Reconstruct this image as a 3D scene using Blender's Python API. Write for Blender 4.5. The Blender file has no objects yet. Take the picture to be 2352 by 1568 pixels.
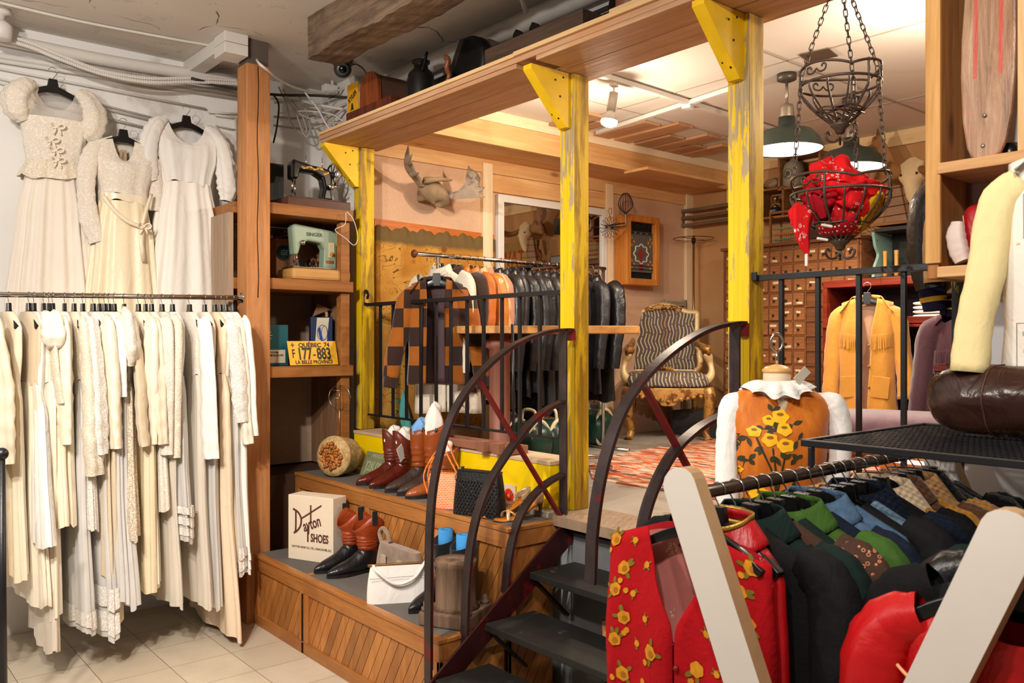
import bpy,math,random
from mathutils import Vector,Matrix
from math import sin,cos,pi,radians as rad
# camera, world, exposure, lights
SC=bpy.context.scene
COL=SC.collection
YAW=rad(39.9)
CA,SA=cos(YAW),sin(YAW)
FPX,CX,CY,CZ=1944.0,1176.0,784.0,1.6
cam_d=bpy.data.cameras.new('camera')
cam_d.sensor_width=36.0
cam_d.lens=FPX/2352*36.0
cam_d.dof.use_dof=True
cam_d.dof.focus_distance=4.6
cam_d.dof.aperture_fstop=8.0
cam=bpy.data.objects.new('camera',cam_d)
COL.objects.link(cam)
cam.location=(0,0,CZ)
cam.rotation_euler=(pi/2,0,-YAW)
SC.camera=cam
SC.view_settings.view_transform='Standard'
SC.view_settings.look='None'
SC.view_settings.gamma=1.0
SC.view_settings.exposure=0.08
SC.cycles.use_denoising=True
SC.cycles.max_bounces=7
SC.cycles.sample_clamp_indirect=4.0
SC.cycles.caustics_reflective=False
SC.cycles.caustics_refractive=False
world=bpy.data.worlds.new('shop_ambient')
SC.world=world
world.use_nodes=True
world.node_tree.nodes['Background'].inputs[0].default_value=(1.0,0.92,0.85,1)
world.node_tree.nodes['Background'].inputs[1].default_value=0.13
def lamp(name,kind,loc,power,color,size=0.1,target=None,spot=None,blend=0.6):
 l=bpy.data.lights.new(name,kind)
 l.energy=power
 l.color=color
 if kind=='AREA':
  l.size=size
 else:
  l.shadow_soft_size=size
 if kind=='SPOT':
  l.spot_size=rad(spot or 90)
  l.spot_blend=blend
 o=bpy.data.objects.new(name,l)
 COL.objects.link(o)
 o.location=loc
 if target is not None:
  o.rotation_euler=(Vector(target)-Vector(loc)).to_track_quat('-Z','Y').to_euler()
 return o
WARM=(1.0,0.83,0.64)
NEUT=(1.0,0.925,0.84)
lamp('track_spot_dresses','SPOT',(-0.7,1.5,3.1),265,NEUT,0.05,(1.1,4.9,1.4),85,0.8)
lamp('track_spot_bench','SPOT',(-0.1,2.0,3.1),270,NEUT,0.05,(2.5,3.6,0.9),85,0.7)
lamp('unseen_spot_rack','SPOT',(0.2,0.7,3.1),120,NEUT,0.05,(2.2,1.1,1.0),95,0.7)  # unseen spot out of frame, added to brighten the rack
lamp('unseen_spot_shelf','SPOT',(0.4,0.2,3.1),120,NEUT,0.05,(2.75,1.0,2.1),95,0.7)  # unseen spot out of frame, added to brighten the right-hand shelf
lamp('unseen_ceiling_fill','POINT',(-0.2,2.6,2.65),85,NEUT,0.06)  # unseen lamp added out of frame to brighten ceiling and bulkhead
lamp('track_bulb_right','POINT',(3.9,1.6,2.8),48,WARM,0.05)
def W(px,py,X=None,Y=None,Z=None,d=None):
 """a place in the shop seen at a photograph pixel, on the plane X, Y or Z, or at depth d"""
 r=(px-CX)/FPX
 v=(CY-py)/FPX
 if X is not None:
  d=X/(CA*r+SA)
 elif Y is not None:
  d=Y/(CA-SA*r)
 elif Z is not None:
  d=(Z-CZ)/v
 return Vector((d*(CA*r+SA),d*(CA-SA*r),CZ+v*d))
def V(*a):
 return Vector(a)
def C(h):
 h=h.lstrip('#')
 o=[]
 for i in(0,2,4):
  c=int(h[i:i+2],16)/255
  o.append(c/12.92 if c<=0.04045 else((c+0.055)/1.055)**2.4)
 return tuple(o)
def lerp(a,b,t):
 return a+(b-a)*t
def interp(keys,z):
 """keys: list of tuples, first the parameter; smooth interpolation of the others"""
 if z<=keys[0][0]:
  return keys[0][1:]
 for a,b in zip(keys,keys[1:]):
  if z<=b[0]:
   t=(z-a[0])/(b[0]-a[0])
   t=t*t*(3-2*t)*0.5+t*0.5
   return tuple(lerp(x,y,t)for x,y in zip(a[1:],b[1:]))
 return keys[-1][1:]
def smoothpts(pts,n=6,closed=False):
 """Catmull-Rom through points"""
 P=[Vector(p)for p in pts]
 if closed:
  Q=[P[-1]]+P+[P[0],P[1]]
 else:
  Q=[P[0]*2-P[1]]+P+[P[-1]*2-P[-2]]
 out=[]
 for i in range(1,len(Q)-2):
  p0,p1,p2,p3=Q[i-1],Q[i],Q[i+1],Q[i+2]
  for k in range(n):
   t=k/n
   out.append(0.5*((2*p1)+(p2-p0)*t+(2*p0-5*p1+4*p2-p3)*t*t+(3*p1-p0-3*p2+p3)*t**3))
 if not closed:
  out.append(P[-1].copy())
 return out
class MB:
 def __init__(s):
  s.v,s.f,s.sm,s.t,s.mi=[],[],[],[],[]
  s.tint,s.slot=1.0,0
 def add(s,vs,fs,smooth=False):
  o=len(s.v)
  s.v.extend(tuple(v)for v in vs)
  for f in fs:
   s.f.append(tuple(i+o for i in f))
   s.sm.append(smooth)
   s.t.append(s.tint)
   s.mi.append(s.slot)
  return s
 def box(s,lo,hi):
  x0,x1=sorted((lo[0],hi[0]))
  y0,y1=sorted((lo[1],hi[1]))
  z0,z1=sorted((lo[2],hi[2]))
  vs=[(x,y,z)for z in(z0,z1)for x,y in((x0,y0),(x1,y0),(x1,y1),(x0,y1))]
  return s.add(vs,[(3,2,1,0),(4,5,6,7),(0,1,5,4),(1,2,6,5),(2,3,7,6),(3,0,4,7)])
 def obox(s,c,size,R=None):
  """box of size about centre c turned by the matrix R"""
  a,b,d=(x/2 for x in size)
  vs=[V(x,y,z)for z in(-d,d)for x,y in((-a,-b),(a,-b),(a,b),(-a,b))]
  if R is not None:
   vs=[R@v for v in vs]
  c=Vector(c)
  return s.add([v+c for v in vs],[(3,2,1,0),(4,5,6,7),(0,1,5,4),(1,2,6,5),(2,3,7,6),(3,0,4,7)])
 def beam(s,p,q,w,t,up=(0,0,1)):
  """straight bar p-q, w along side, t along up"""
  p,q=Vector(p),Vector(q)
  d=(q-p).normalized()
  u=Vector(up)
  sd=d.cross(u).normalized()
  u=sd.cross(d).normalized()
  vs=[]
  for e in(p,q):
   for a,b in((-1,-1),(1,-1),(1,1),(-1,1)):
    vs.append(e+sd*(a*w/2)+u*(b*t/2))
  return s.add(vs,[(0,1,2,3),(7,6,5,4),(0,4,5,1),(1,5,6,2),(2,6,7,3),(3,7,4,0)])
 def sweep(s,pts,prof,up=None,scales=None,closed=False,smooth=True,caps=True):
  P=[Vector(p)for p in pts]
  n,k=len(P),len(prof)
  T=[]
  for i in range(n):
   a=P[(i-1)%n]if(closed or i>0)else P[i]
   b=P[(i+1)%n]if(closed or i<n-1)else P[i]
   t=(b-a)
   T.append(t.normalized()if t.length>1e-9 else V(0,0,1))
  if up is None:
   u=T[0].orthogonal().normalized()
  else:
   u=Vector(up)
  vs=[]
  for i in range(n):
   if up is None:
    u=(u-T[i]*u.dot(T[i]))
    u=u.normalized()if u.length>1e-9 else T[i].orthogonal().normalized()
    uu=u
   else:
    uu=Vector(up)
    uu=(uu-T[i]*uu.dot(T[i])).normalized()
   sd=T[i].cross(uu)
   sc=scales[i]if scales else 1.0
   if not isinstance(sc,tuple):
    sc=(sc,sc)
   for a,b in prof:
    vs.append(P[i]+sd*(a*sc[0])+uu*(b*sc[1]))
  fs=[]
  m=n if closed else n-1
  for i in range(m):
   j=(i+1)%n
   for q in range(k):
    r=(q+1)%k
    fs.append((i*k+q,i*k+r,j*k+r,j*k+q))
  if caps and not closed:
   fs.append(tuple(range(k))[::-1])
   fs.append(tuple((n-1)*k+q for q in range(k)))
  return s.add(vs,fs,smooth)
 def tube(s,pts,r,n=8,closed=False,caps=True):
  prof=[(cos(2*pi*i/n),sin(2*pi*i/n))for i in range(n)]
  if isinstance(r,(list,tuple)):
   sc=list(r)
  else:
   sc=[r]*len(pts)
  return s.sweep(pts,prof,None,sc,closed,True,caps)
 def flat(s,pts,w,t,up,closed=False):
  """rectangular strip: t along up, w across"""
  return s.sweep(pts,[(-w/2,-t/2),(w/2,-t/2),(w/2,t/2),(-w/2,t/2)],up,None,closed,False)
 def lathe(s,prof,c=(0,0,0),n=24,R=None,smooth=True,sx=1.0,sy=1.0,caps=True):
  c=Vector(c)
  vs=[]
  for r,z in prof:
   for i in range(n):
    a=2*pi*i/n
    p=V(r*cos(a)*sx,r*sin(a)*sy,z)
    vs.append(c+(R@p if R is not None else p))
  fs=[]
  for j in range(len(prof)-1):
   for i in range(n):
    k=(i+1)%n
    fs.append((j*n+i,j*n+k,(j+1)*n+k,(j+1)*n+i))
  if caps and prof[0][0]>1e-5:
   fs.append(tuple(range(n))[::-1])
  if caps and prof[-1][0]>1e-5:
   fs.append(tuple((len(prof)-1)*n+i for i in range(n)))
  return s.add(vs,fs,smooth)
 def prism(s,poly,vec,smooth=False):
  P=[Vector(p)for p in poly]
  vec=Vector(vec)
  n=len(P)
  fs=[tuple(range(n))[::-1],tuple(range(n,2*n))]
  for i in range(n):
   j=(i+1)%n
   fs.append((i,j,n+j,n+i))
  return s.add(P+[p+vec for p in P],fs,smooth)
 def grid(s,fn,nu,nv,closed=False,smooth=True):
  vs=[fn(i/nu if closed else i/(nu-1),j/(nv-1))for j in range(nv)for i in range(nu)]
  fs=[]
  for j in range(nv-1):
   for i in range(nu if closed else nu-1):
    k=(i+1)%nu
    fs.append((j*nu+i,j*nu+k,(j+1)*nu+k,(j+1)*nu+i))
  return s.add(vs,fs,smooth)
 def ball(s,c,r,n=12,m=8,R=None):
  if not isinstance(r,(tuple,list)):
   r=(r,r,r)
  c=Vector(c)
  def fn(u,v):
   a,b=2*pi*u,pi*v
   p=V(r[0]*sin(b)*cos(a),r[1]*sin(b)*sin(a),-r[2]*cos(b))
   return c+(R@p if R is not None else p)
  return s.grid(fn,n,m,True)
 def text(s,body,size,M,depth=0.0006,offset=0.0,sx=1.0,shear=0.0,align='CENTER'):
  cu=bpy.data.curves.new('lettering','FONT')
  cu.body,cu.size,cu.extrude,cu.offset,cu.shear=body,size,depth,offset,shear
  cu.align_x,cu.align_y=align,'CENTER'
  cu.resolution_u=3
  ob=bpy.data.objects.new('lettering',cu)
  COL.objects.link(ob)
  dg=bpy.context.evaluated_depsgraph_get()
  me=bpy.data.meshes.new_from_object(ob.evaluated_get(dg))
  bpy.data.objects.remove(ob)
  bpy.data.curves.remove(cu)
  s.add([M@V(v.co.x*sx,v.co.y,v.co.z)for v in me.vertices],[tuple(p.vertices)for p in me.polygons])
  bpy.data.meshes.remove(me)
  return s
 def build(s,name,mats,parent=None,bevel=0.0,local=False,subsurf=0,solid=0.0,seg=2):
  me=bpy.data.meshes.new(name)
  vs=s.v
  if parent is not None and not local:
   M=world_of(parent).inverted()
   vs=[M@Vector(v)for v in vs]
  me.from_pydata(vs,[],s.f)
  me.polygons.foreach_set('use_smooth',s.sm)
  at=me.attributes.new('tint','FLOAT','FACE')
  at.data.foreach_set('value',s.t)
  if not isinstance(mats,(list,tuple)):
   mats=[mats]
  for m in mats:
   me.materials.append(m)
  if len(mats)>1:
   me.polygons.foreach_set('material_index',s.mi)
  me.update()
  o=bpy.data.objects.new(name,me)
  COL.objects.link(o)
  if parent is not None:
   o.parent=parent
  if solid:
   md=o.modifiers.new('thickness','SOLIDIFY')
   md.thickness=solid
   md.offset=0
  if bevel:
   md=o.modifiers.new('bevel','BEVEL')
   md.width=bevel
   md.segments=seg
   md.limit_method='ANGLE'
   md.angle_limit=rad(40)
  if subsurf:
   md=o.modifiers.new('smooth','SUBSURF')
   md.levels=md.render_levels=subsurf
  return o
def world_of(o):
 M=o.matrix_basis.copy()
 while o.parent is not None:
  o=o.parent
  M=o.matrix_basis@M
 return M
def tag(o,label,cat,group=None):
 o['label']=label
 o['category']=cat
 if group:
  o['group']=group
 return o
def thing(name,label,cat,loc=(0,0,0),rz=0.0,group=None):
 o=bpy.data.objects.new(name,None)
 o.empty_display_size=0.05
 COL.objects.link(o)
 o.location=loc
 o.rotation_euler=(0,0,rz)
 return tag(o,label,cat,group)
def struct(name,mb,mats,**k):
 o=mb.build(name,mats,**k)
 o['kind']='structure'
 return o
def dup(root,loc,rz=0.0,label=None,group=None,scale=None):
 r=root.copy()
 COL.objects.link(r)
 r.location=loc
 r.rotation_euler=(0,0,rz)
 if scale:
  r.scale=(scale,)*3
 if label:
  r['label']=label
 if group:
  r['group']=group
 for ch in KIDS(root):
  c=ch.copy()
  COL.objects.link(c)
  c.parent=r
  for g in KIDS(ch):
   e=g.copy()
   COL.objects.link(e)
   e.parent=c
 return r
def KIDS(o):
 return list(o.children)
def Rz(a):
 return Matrix.Rotation(a,3,'Z')
def Rx(a):
 return Matrix.Rotation(a,3,'X')
def Ry(a):
 return Matrix.Rotation(a,3,'Y')
def frame(o,x,y):
 """4x4 matrix: origin o, local x and y axes"""
 x,y=Vector(x).normalized(),Vector(y).normalized()
 z=x.cross(y)
 return Matrix(((x.x,y.x,z.x,o[0]),(x.y,y.y,z.y,o[1]),(x.z,y.z,z.z,o[2]),(0,0,0,1)))
MATS={}
class NT:
 def __init__(s,name):
  s.m=bpy.data.materials.new(name)
  s.m.use_nodes=True
  s.t=s.m.node_tree
  s.p=s.t.nodes['Principled BSDF']
 def n(s,kind,**kw):
  nd=s.t.nodes.new('ShaderNode'+kind)
  for k,v in kw.items():
   if k.startswith('i_'):
    key=k[2:]
    nd.inputs[int(key)if key.isdigit()else key].default_value=v
   else:
    setattr(nd,k,v)
  return nd
 def l(s,a,b):
  s.t.links.new(a,b)
 def coords(s,scale=(1,1,1),rot=(0,0,0),kind='Object'):
  tc=s.n('TexCoord')
  mp=s.n('Mapping')
  mp.inputs['Scale'].default_value=scale
  mp.inputs['Rotation'].default_value=rot
  s.l(tc.outputs[kind],mp.inputs['Vector'])
  return mp.outputs['Vector']
 def noise(s,vec,scale,detail=4,rough=0.55,dist=0.0):
  nd=s.n('TexNoise')
  nd.inputs['Scale'].default_value=scale
  nd.inputs['Detail'].default_value=detail
  nd.inputs['Roughness'].default_value=rough
  nd.inputs['Distortion'].default_value=dist
  s.l(vec,nd.inputs['Vector'])
  return nd.outputs['Fac']
 def voro(s,vec,scale,feature='F1',out='Distance',rnd=1.0):
  nd=s.n('TexVoronoi',feature=feature)
  nd.inputs['Scale'].default_value=scale
  nd.inputs['Randomness'].default_value=rnd
  s.l(vec,nd.inputs['Vector'])
  return nd.outputs[out]
 def ramp(s,fac,stops,mode='LINEAR'):
  nd=s.n('ValToRGB')
  nd.color_ramp.interpolation=mode
  els=nd.color_ramp.elements
  while len(els)<len(stops):
   els.new(0.5)
  for e,(p,c)in zip(els,stops):
   e.position=p
   if not isinstance(c,(tuple,list)):
    c=(c,c,c)
   e.color=tuple(c)+(1,)
  s.l(fac,nd.inputs[0])
  return nd.outputs[0]
 def mix(s,fac,a,b,mode='MIX'):
  nd=s.n('Mix',data_type='RGBA',blend_type=mode)
  for sock,v in((nd.inputs[0],fac),(nd.inputs[6],a),(nd.inputs[7],b)):
   if isinstance(v,bpy.types.NodeSocket):
    s.l(v,sock)
   elif isinstance(v,(int,float)):
    sock.default_value=v if sock==nd.inputs[0]else(v,v,v,1)
   else:
    sock.default_value=tuple(v)+(1,)
  return nd.outputs[2]
 def math(s,op,a,b=0.0):
  nd=s.n('Math',operation=op)
  for i,v in enumerate((a,b)):
   if isinstance(v,bpy.types.NodeSocket):
    s.l(v,nd.inputs[i])
   else:
    nd.inputs[i].default_value=v
  return nd.outputs[0]
 def sep(s,vec):
  nd=s.n('SeparateXYZ')
  s.l(vec,nd.inputs[0])
  return nd.outputs
 def tinted(s,col):
  a=s.n('Attribute',attribute_name='tint')
  return s.mix(1.0,col,a.outputs['Fac'],'MULTIPLY')
 def bump(s,h,strength=0.3,dist=0.01):
  nd=s.n('Bump')
  nd.inputs['Strength'].default_value=strength
  nd.inputs['Distance'].default_value=dist
  s.l(h,nd.inputs['Height'])
  s.l(nd.outputs[0],s.p.inputs['Normal'])
 def done(s,col=None,rough=0.6,metal=0.0,spec=0.5,sheen=0.0):
  b=s.p.inputs
  if isinstance(col,bpy.types.NodeSocket):
   s.l(col,b['Base Color'])
  elif col is not None:
   b['Base Color'].default_value=tuple(col)+(1,)
  if isinstance(rough,bpy.types.NodeSocket):
   s.l(rough,b['Roughness'])
  else:
   b['Roughness'].default_value=rough
  b['Metallic'].default_value=metal
  b['Specular IOR Level'].default_value=spec
  if sheen:
   b['Sheen Weight'].default_value=sheen
  return s.m
def mat(name,col,rough=0.6,metal=0.0,var=0.12,vs=6.0,bump=0.15,bs=60.0,spec=0.4,sheen=0.0,dirt=None,ds=3.0,dl=0.55,stretch=(1,1,1),wr=0.0):
 """plain material with a mottled colour; dirt: a second colour in patches"""
 if name in MATS:
  return MATS[name]
 if isinstance(col,str):
  col=C(col)
 if isinstance(dirt,str):
  dirt=C(dirt)
 t=NT(name)
 vec=t.coords(stretch)
 f=t.noise(vec,vs,5)
 c=t.ramp(f,[(0.25,tuple(x*(1-var)for x in col)),(0.75,tuple(min(1,x*(1+var))for x in col))])
 if dirt:
  g=t.noise(vec,ds,8,0.65)
  c=t.mix(t.ramp(g,[(dl,0.0),(dl+0.06,1.0)]),c,dirt)
 c=t.tinted(c)
 if wr:
  h=t.math('ADD',t.noise(t.coords((1,1,0.55)),9,4,0.5,1.2),t.math('MULTIPLY',t.noise(vec,bs,3),0.12))
  t.bump(h,wr,0.03)
 elif bump:
  t.bump(t.noise(vec,bs,3),bump,0.004)
 MATS[name]=t.done(c,rough,metal,spec,sheen)
 return MATS[name]
def wood(name,c1,c2,axis='Z',s=1.0,rough=0.6,c3=None,knots=0.0,spec=0.3,bump=0.25):
 """timber with grain running along the axis"""
 if name in MATS:
  return MATS[name]
 t=NT(name)
 sc={'X':(0.5,7,7),'Y':(7,0.5,7),'Z':(7,7,0.5)}[axis]
 vec=t.coords(tuple(x*s for x in sc))
 base=t.coords((1,1,1))
 g=t.noise(vec,2.2,6,0.6,0.6)
 h=t.noise(vec,9.0,4,0.7)
 f=t.math('ADD',t.math('MULTIPLY',g,0.7),t.math('MULTIPLY',h,0.35))
 c=t.ramp(f,[(0.34,C(c1)),(0.66,C(c2))])
 if c3:
  b=t.noise(base,2.3,6,0.6)
  c=t.mix(t.ramp(b,[(0.5,0.0),(0.7,0.85)]),c,C(c3))
 if knots:
  ksc={'X':(1.2,3,3),'Y':(3,1.2,3),'Z':(3,3,1.2)}[axis]
  k=t.voro(t.coords(ksc),1.6)
  c=t.mix(t.ramp(k,[(0.05,knots),(0.13,0.0)]),c,tuple(x*0.3 for x in C(c1)))
 c=t.tinted(c)
 t.bump(f,bump,0.006)
 MATS[name]=t.done(c,rough,0,spec)
 return MATS[name]
def emit(name,col,power):
 if name in MATS:
  return MATS[name]
 t=NT(name)
 t.p.inputs['Emission Color'].default_value=tuple(col)+(1,)
 t.p.inputs['Emission Strength'].default_value=power
 MATS[name]=t.done((0.8,0.8,0.8),0.4)
 return MATS[name]
def lace(name,c,ground,scale=30.0):
 """lace: raised thread flowers on a net ground"""
 if name in MATS:
  return MATS[name]
 t=NT(name)
 vec=t.coords()
 w=t.n('VectorMath',operation='ADD')
 nz=t.n('TexNoise')
 nz.inputs['Scale'].default_value=scale*0.7
 t.l(vec,nz.inputs['Vector'])
 sc=t.n('VectorMath',operation='SCALE')
 sc.inputs['Scale'].default_value=0.02
 t.l(nz.outputs['Color'],sc.inputs[0])
 t.l(vec,w.inputs[0])
 t.l(sc.outputs[0],w.inputs[1])
 e=t.voro(w.outputs[0],scale,'DISTANCE_TO_EDGE')
 f=t.voro(w.outputs[0],scale*0.55,'F1')
 k=t.math('MAXIMUM',t.ramp(e,[(0.08,1.0),(0.16,0.0)]),t.ramp(f,[(0.25,1.0),(0.34,0.0)]))
 col=t.tinted(t.mix(k,C(ground),C(c)))
 t.bump(k,0.5,0.004)
 MATS[name]=t.done(col,0.8,0,0.2,0.2)
 return MATS[name]
def sheer(name,col,alpha=0.6,rough=0.8):
 """gauze or tulle: a fabric that lets part of the light through"""
 if name in MATS:
  return MATS[name]
 t=NT(name)
 vec=t.coords((14,14,0.6))
 f=t.noise(vec,3,4)
 c=t.tinted(t.ramp(f,[(0.3,tuple(x*0.9 for x in C(col))),(0.7,C(col))]))
 t.p.inputs['Alpha'].default_value=alpha
 MATS[name]=t.done(c,rough,0,0.2,0.3)
 return MATS[name]
# the setting
XP=2.72
PLAT=0.82
YWL=5.30
YAN=4.88
XBK=6.20
CEIL,CEIL2=3.32,3.15
def m_floor():
 t=NT('vinyl_tile')
 vec=t.coords()
 mp=t.n('Mapping')
 mp.inputs['Location'].default_value=(-1.683,-4.263,0)
 t.l(vec,mp.inputs[0])
 b=t.n('TexBrick',offset=0.0,squash=1.0)
 for k,v in(('Scale',1.0),('Mortar Size',0.0016),('Mortar Smooth',0.2),('Brick Width',0.305),('Row Height',0.305)):
  b.inputs[k].default_value=v
 b.inputs['Color1'].default_value=C('cbbda6')+(1,)
 b.inputs['Color2'].default_value=C('d6c9b4')+(1,)
 b.inputs['Mortar'].default_value=C('5a4a3c')+(1,)
 t.l(mp.outputs[0],b.inputs['Vector'])
 n=t.noise(vec,3.5,8,0.7)
 c=t.mix(t.ramp(n,[(0.45,0.0),(0.8,0.5)]),b.outputs['Color'],C('b7a58c'))
 st=t.n('Mapping')
 st.inputs['Scale'].default_value=(1,3,1)
 t.l(vec,st.inputs[0])
 sp=t.noise(st.outputs[0],70,2,0.5)
 c=t.mix(t.ramp(sp,[(0.70,0.0),(0.74,0.75)]),c,C('5e503f'))
 return t.done(c,0.42,0,0.4)
def m_ceiling():
 t=NT('peeling_ceiling_paint')
 vec=t.coords()
 n=t.noise(vec,1.6,6,0.6)
 c=t.ramp(n,[(0.3,C('d2cac2')),(0.7,C('dfd8d0'))])
 w=t.n('TexNoise')
 w.inputs['Scale'].default_value=3.0
 t.l(vec,w.inputs['Vector'])
 mx=t.mix(0.22,vec,w.outputs['Color'])
 e=t.voro(mx,2.6,'DISTANCE_TO_EDGE')
 g=t.noise(vec,2.2,3)
 k=t.math('MULTIPLY',t.ramp(e,[(0.004,1.0),(0.012,0.0)]),t.ramp(g,[(0.55,0.0),(0.62,1.0)]))
 c=t.mix(k,c,C('7d7166'))
 p=t.noise(vec,5.5,8,0.75)
 t.bump(t.math('ADD',t.ramp(p,[(0.6,0.0),(0.63,1.0)]),t.math('MULTIPLY',k,-1.0)),0.5,0.02)
 return t.done(c,0.75,0,0.2)
def m_distress():
 t=NT('worn_yellow_paint')
 vec=t.coords((9,9,1.3))
 n=t.noise(vec,1.5,8,0.62,0.4)
 fine=t.noise(t.coords((28,28,1.2)),2.0,5,0.6)
 yel=t.ramp(fine,[(0.3,C('d2aa08')),(0.65,C('e6c312'))])
 raw=t.ramp(fine,[(0.3,C('8d774f')),(0.7,C('b7a27c'))])
 f=t.math('ADD',t.math('MULTIPLY',n,0.85),t.math('MULTIPLY',fine,0.22))
 c=t.mix(t.ramp(f,[(0.545,0.0),(0.56,1.0)]),yel,raw)
 dk=t.noise(t.coords((14,14,1.0)),2.6,6,0.7)
 c=t.mix(t.ramp(dk,[(0.62,0.0),(0.72,0.75)]),c,C('6b4a0c'))
 k=t.voro(t.coords((4,4,1.7)),1.6)
 c=t.mix(t.ramp(k,[(0.06,0.85),(0.11,0.0)]),c,C('5a3f17'))
 t.bump(f,0.25,0.005)
 return t.done(t.tinted(c),0.5,0,0.4)
def m_board(name,a,b):
 t=NT(name)
 vec=t.coords()
 n=t.noise(vec,2.0,5)
 s=t.noise(vec,120,3,0.7)
 c=t.mix(t.ramp(s,[(0.35,0.35),(0.65,0.0)]),t.ramp(n,[(0.3,C(a)),(0.7,C(b))]),tuple(x*0.7 for x in C(a)))
 t.bump(s,0.12,0.003)
 return t.done(c,0.8,0,0.15)
M_YEL=m_distress()
def m_stain_shade():  # ochre stain, darkened to carry the shade on the posts' right side
 t=NT('ochre_stain_and_shade')
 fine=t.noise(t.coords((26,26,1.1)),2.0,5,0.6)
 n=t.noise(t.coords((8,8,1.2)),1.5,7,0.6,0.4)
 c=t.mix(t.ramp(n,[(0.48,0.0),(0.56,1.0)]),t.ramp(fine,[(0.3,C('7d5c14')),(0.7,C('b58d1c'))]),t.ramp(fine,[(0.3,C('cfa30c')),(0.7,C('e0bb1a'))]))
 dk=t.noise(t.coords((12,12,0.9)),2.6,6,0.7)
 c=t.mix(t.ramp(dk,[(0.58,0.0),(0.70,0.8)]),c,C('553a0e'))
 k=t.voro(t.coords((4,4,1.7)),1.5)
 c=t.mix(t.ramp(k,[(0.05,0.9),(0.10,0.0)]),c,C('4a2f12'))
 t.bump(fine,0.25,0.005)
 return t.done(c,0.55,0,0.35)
M_STAIN_SHADE=m_stain_shade()
M_YELP=mat('yellow_gloss_paint','f0cc00',0.45,0,0.05,3,0.05,30)
M_CEDAR=wood('cedar_boards_lengthwise','a87753','cda581','Y',1.0,0.55,'c08a5c',0.7)
M_CEDARX=wood('cedar_boards_crosswise','c98f55','e6bd85','X',0.9,0.55,'d19d66',0.7)
M_PINE=wood('pale_pine','dcbf93','efdcb8','Z',1.0,0.55,None,0.5)
M_FIR=wood('orange_fir','9a6136','c48a58','Z',1.2,0.6,'a96a38',0.6)
M_OAK=wood('honey_oak_slats','8f5526','b97c3f','Z',1.3,0.42,'9a5b26',0.0,0.45)
M_OAKY=wood('honey_oak_rails','8f5526','b5783c','Y',1.3,0.42,'8a5428',0.0,0.45)
M_SHELFX=wood('stained_shelf_timber','7a4a22','a66c36','X',1.2,0.5,'8a5327',0.4)
M_WHITE=mat('white_wall_paint','dedad4',0.7,0,0.05,2.0,0.1,40,0.2)
M_TAN=m_board('particle_board','b88a5c','c99c6d')
M_TANL=m_board('pale_wall_board','d0a98a','dbb697')
M_BEIGE=m_board('beige_panel','a28a72','b39b82')
M_CONC=mat('grey_concrete','9a9186',0.5,0,0.12,2.5,0.08,30,0.4,0,'857a6d',2.2,0.5)
M_CARPET=mat('charcoal_carpet','6a6661',0.95,0,0.3,260,0.6,300,0.1)
M_BLACK=mat('black_painted_steel','16161a',0.38,0,0.3,20,0.1,80,0.5)
M_IRON=mat('raw_steel_bar','382d2d',0.38,0.5,0.35,16,0.1,60,0.5,0,'6b1414',9,0.58)
M_RED=mat('red_primer','6f1113',0.45,0.0,0.3,12,0.05,40,0.4)
M_DARKIRON=mat('rusty_dark_iron','2b211c',0.6,0.4,0.3,40,0.3,90,0.4)
M_CHROME=mat('chrome','d8d2cb',0.14,1.0,0.05,5,0,1,0.5)
M_WIRE=mat('hanger_wire','b9b5b0',0.25,1.0,0.05,5,0,1,0.5)
M_PLASTIC=mat('black_hanger_plastic','0e0e10',0.28,0,0.1,5,0,1,0.55)
M_WPIPE=mat('white_painted_pipe','d9d5cf',0.45,0,0.06,6,0.1,30,0.4)
M_CABLE=mat('grey_white_cable','b8b0a5',0.55,0,0.15,8,0,1,0.3)
M_DCABLE=mat('dark_cable','3a342e',0.6,0,0.2,8,0,1,0.3)
struct('floor',MB().box((-3,-3,-0.1),(6.4,YWL,0)),m_floor())
M_CEIL=m_ceiling()
struct('ceiling',MB().box((-3,-3,CEIL),(2.92,YWL+0.2,CEIL+0.1)),M_CEIL)
M_CEIL2=mat('white_ceiling_panels','ddd6cc',0.7,0,0.04,2.0,0.05,30,0.2)
struct('ceiling_raised',MB().box((2.92,-3,CEIL2),(6.4,YAN+0.1,CEIL2+0.1)),M_CEIL2)
mb=MB().box((-3,YWL,0),(2.82,YWL+0.1,CEIL))
struct('wall_left',mb,mat('white_painted_boards','eae8e5',0.7,0,0.06,1.5,0.12,30,0.2,0,'d3cdc4',1.4,0.62))
struct('wall_side',MB().box((2.73,4.86,PLAT),(2.82,YWL,CEIL)),M_WHITE)
struct('wall_bulkhead',MB().box((2.87,-3,2.90),(2.92,YWL,CEIL)),mat('bulkhead_white_paint','e4e0da',0.7,0,0.06,2,0.1,30,0.2))  # plain white bulkhead paint
struct('wall_antler',MB().box((2.82,YAN,PLAT),(XBK+0.1,YAN+0.1,CEIL2)),M_TANL)
struct('wall_back',MB().box((XBK,-3,PLAT),(XBK+0.1,YAN,CEIL2)),M_TAN)
struct('wall_right',MB().box((2.80,-3,0),(2.92,1.13,2.90)),mat('cool_white_paint','d6d7db',0.7,0,0.04,2,0.08,30,0.2))
struct('floor_raised',MB().box((2.86,-3,PLAT-0.12),(XBK+0.1,YAN,PLAT)),M_CONC)
struct('wall_riser',MB().box((2.665,-3,0),(2.86,4.86,PLAT-0.12)),mat('grey_painted_sheet','a9acae',0.5,0,0.08,3,0.05,30,0.4,0,'8d8f90',2,0.58))
mb=MB().box((2.58,1.95,PLAT-0.045),(2.86,2.80,PLAT))
rn=random.Random(3)
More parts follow.
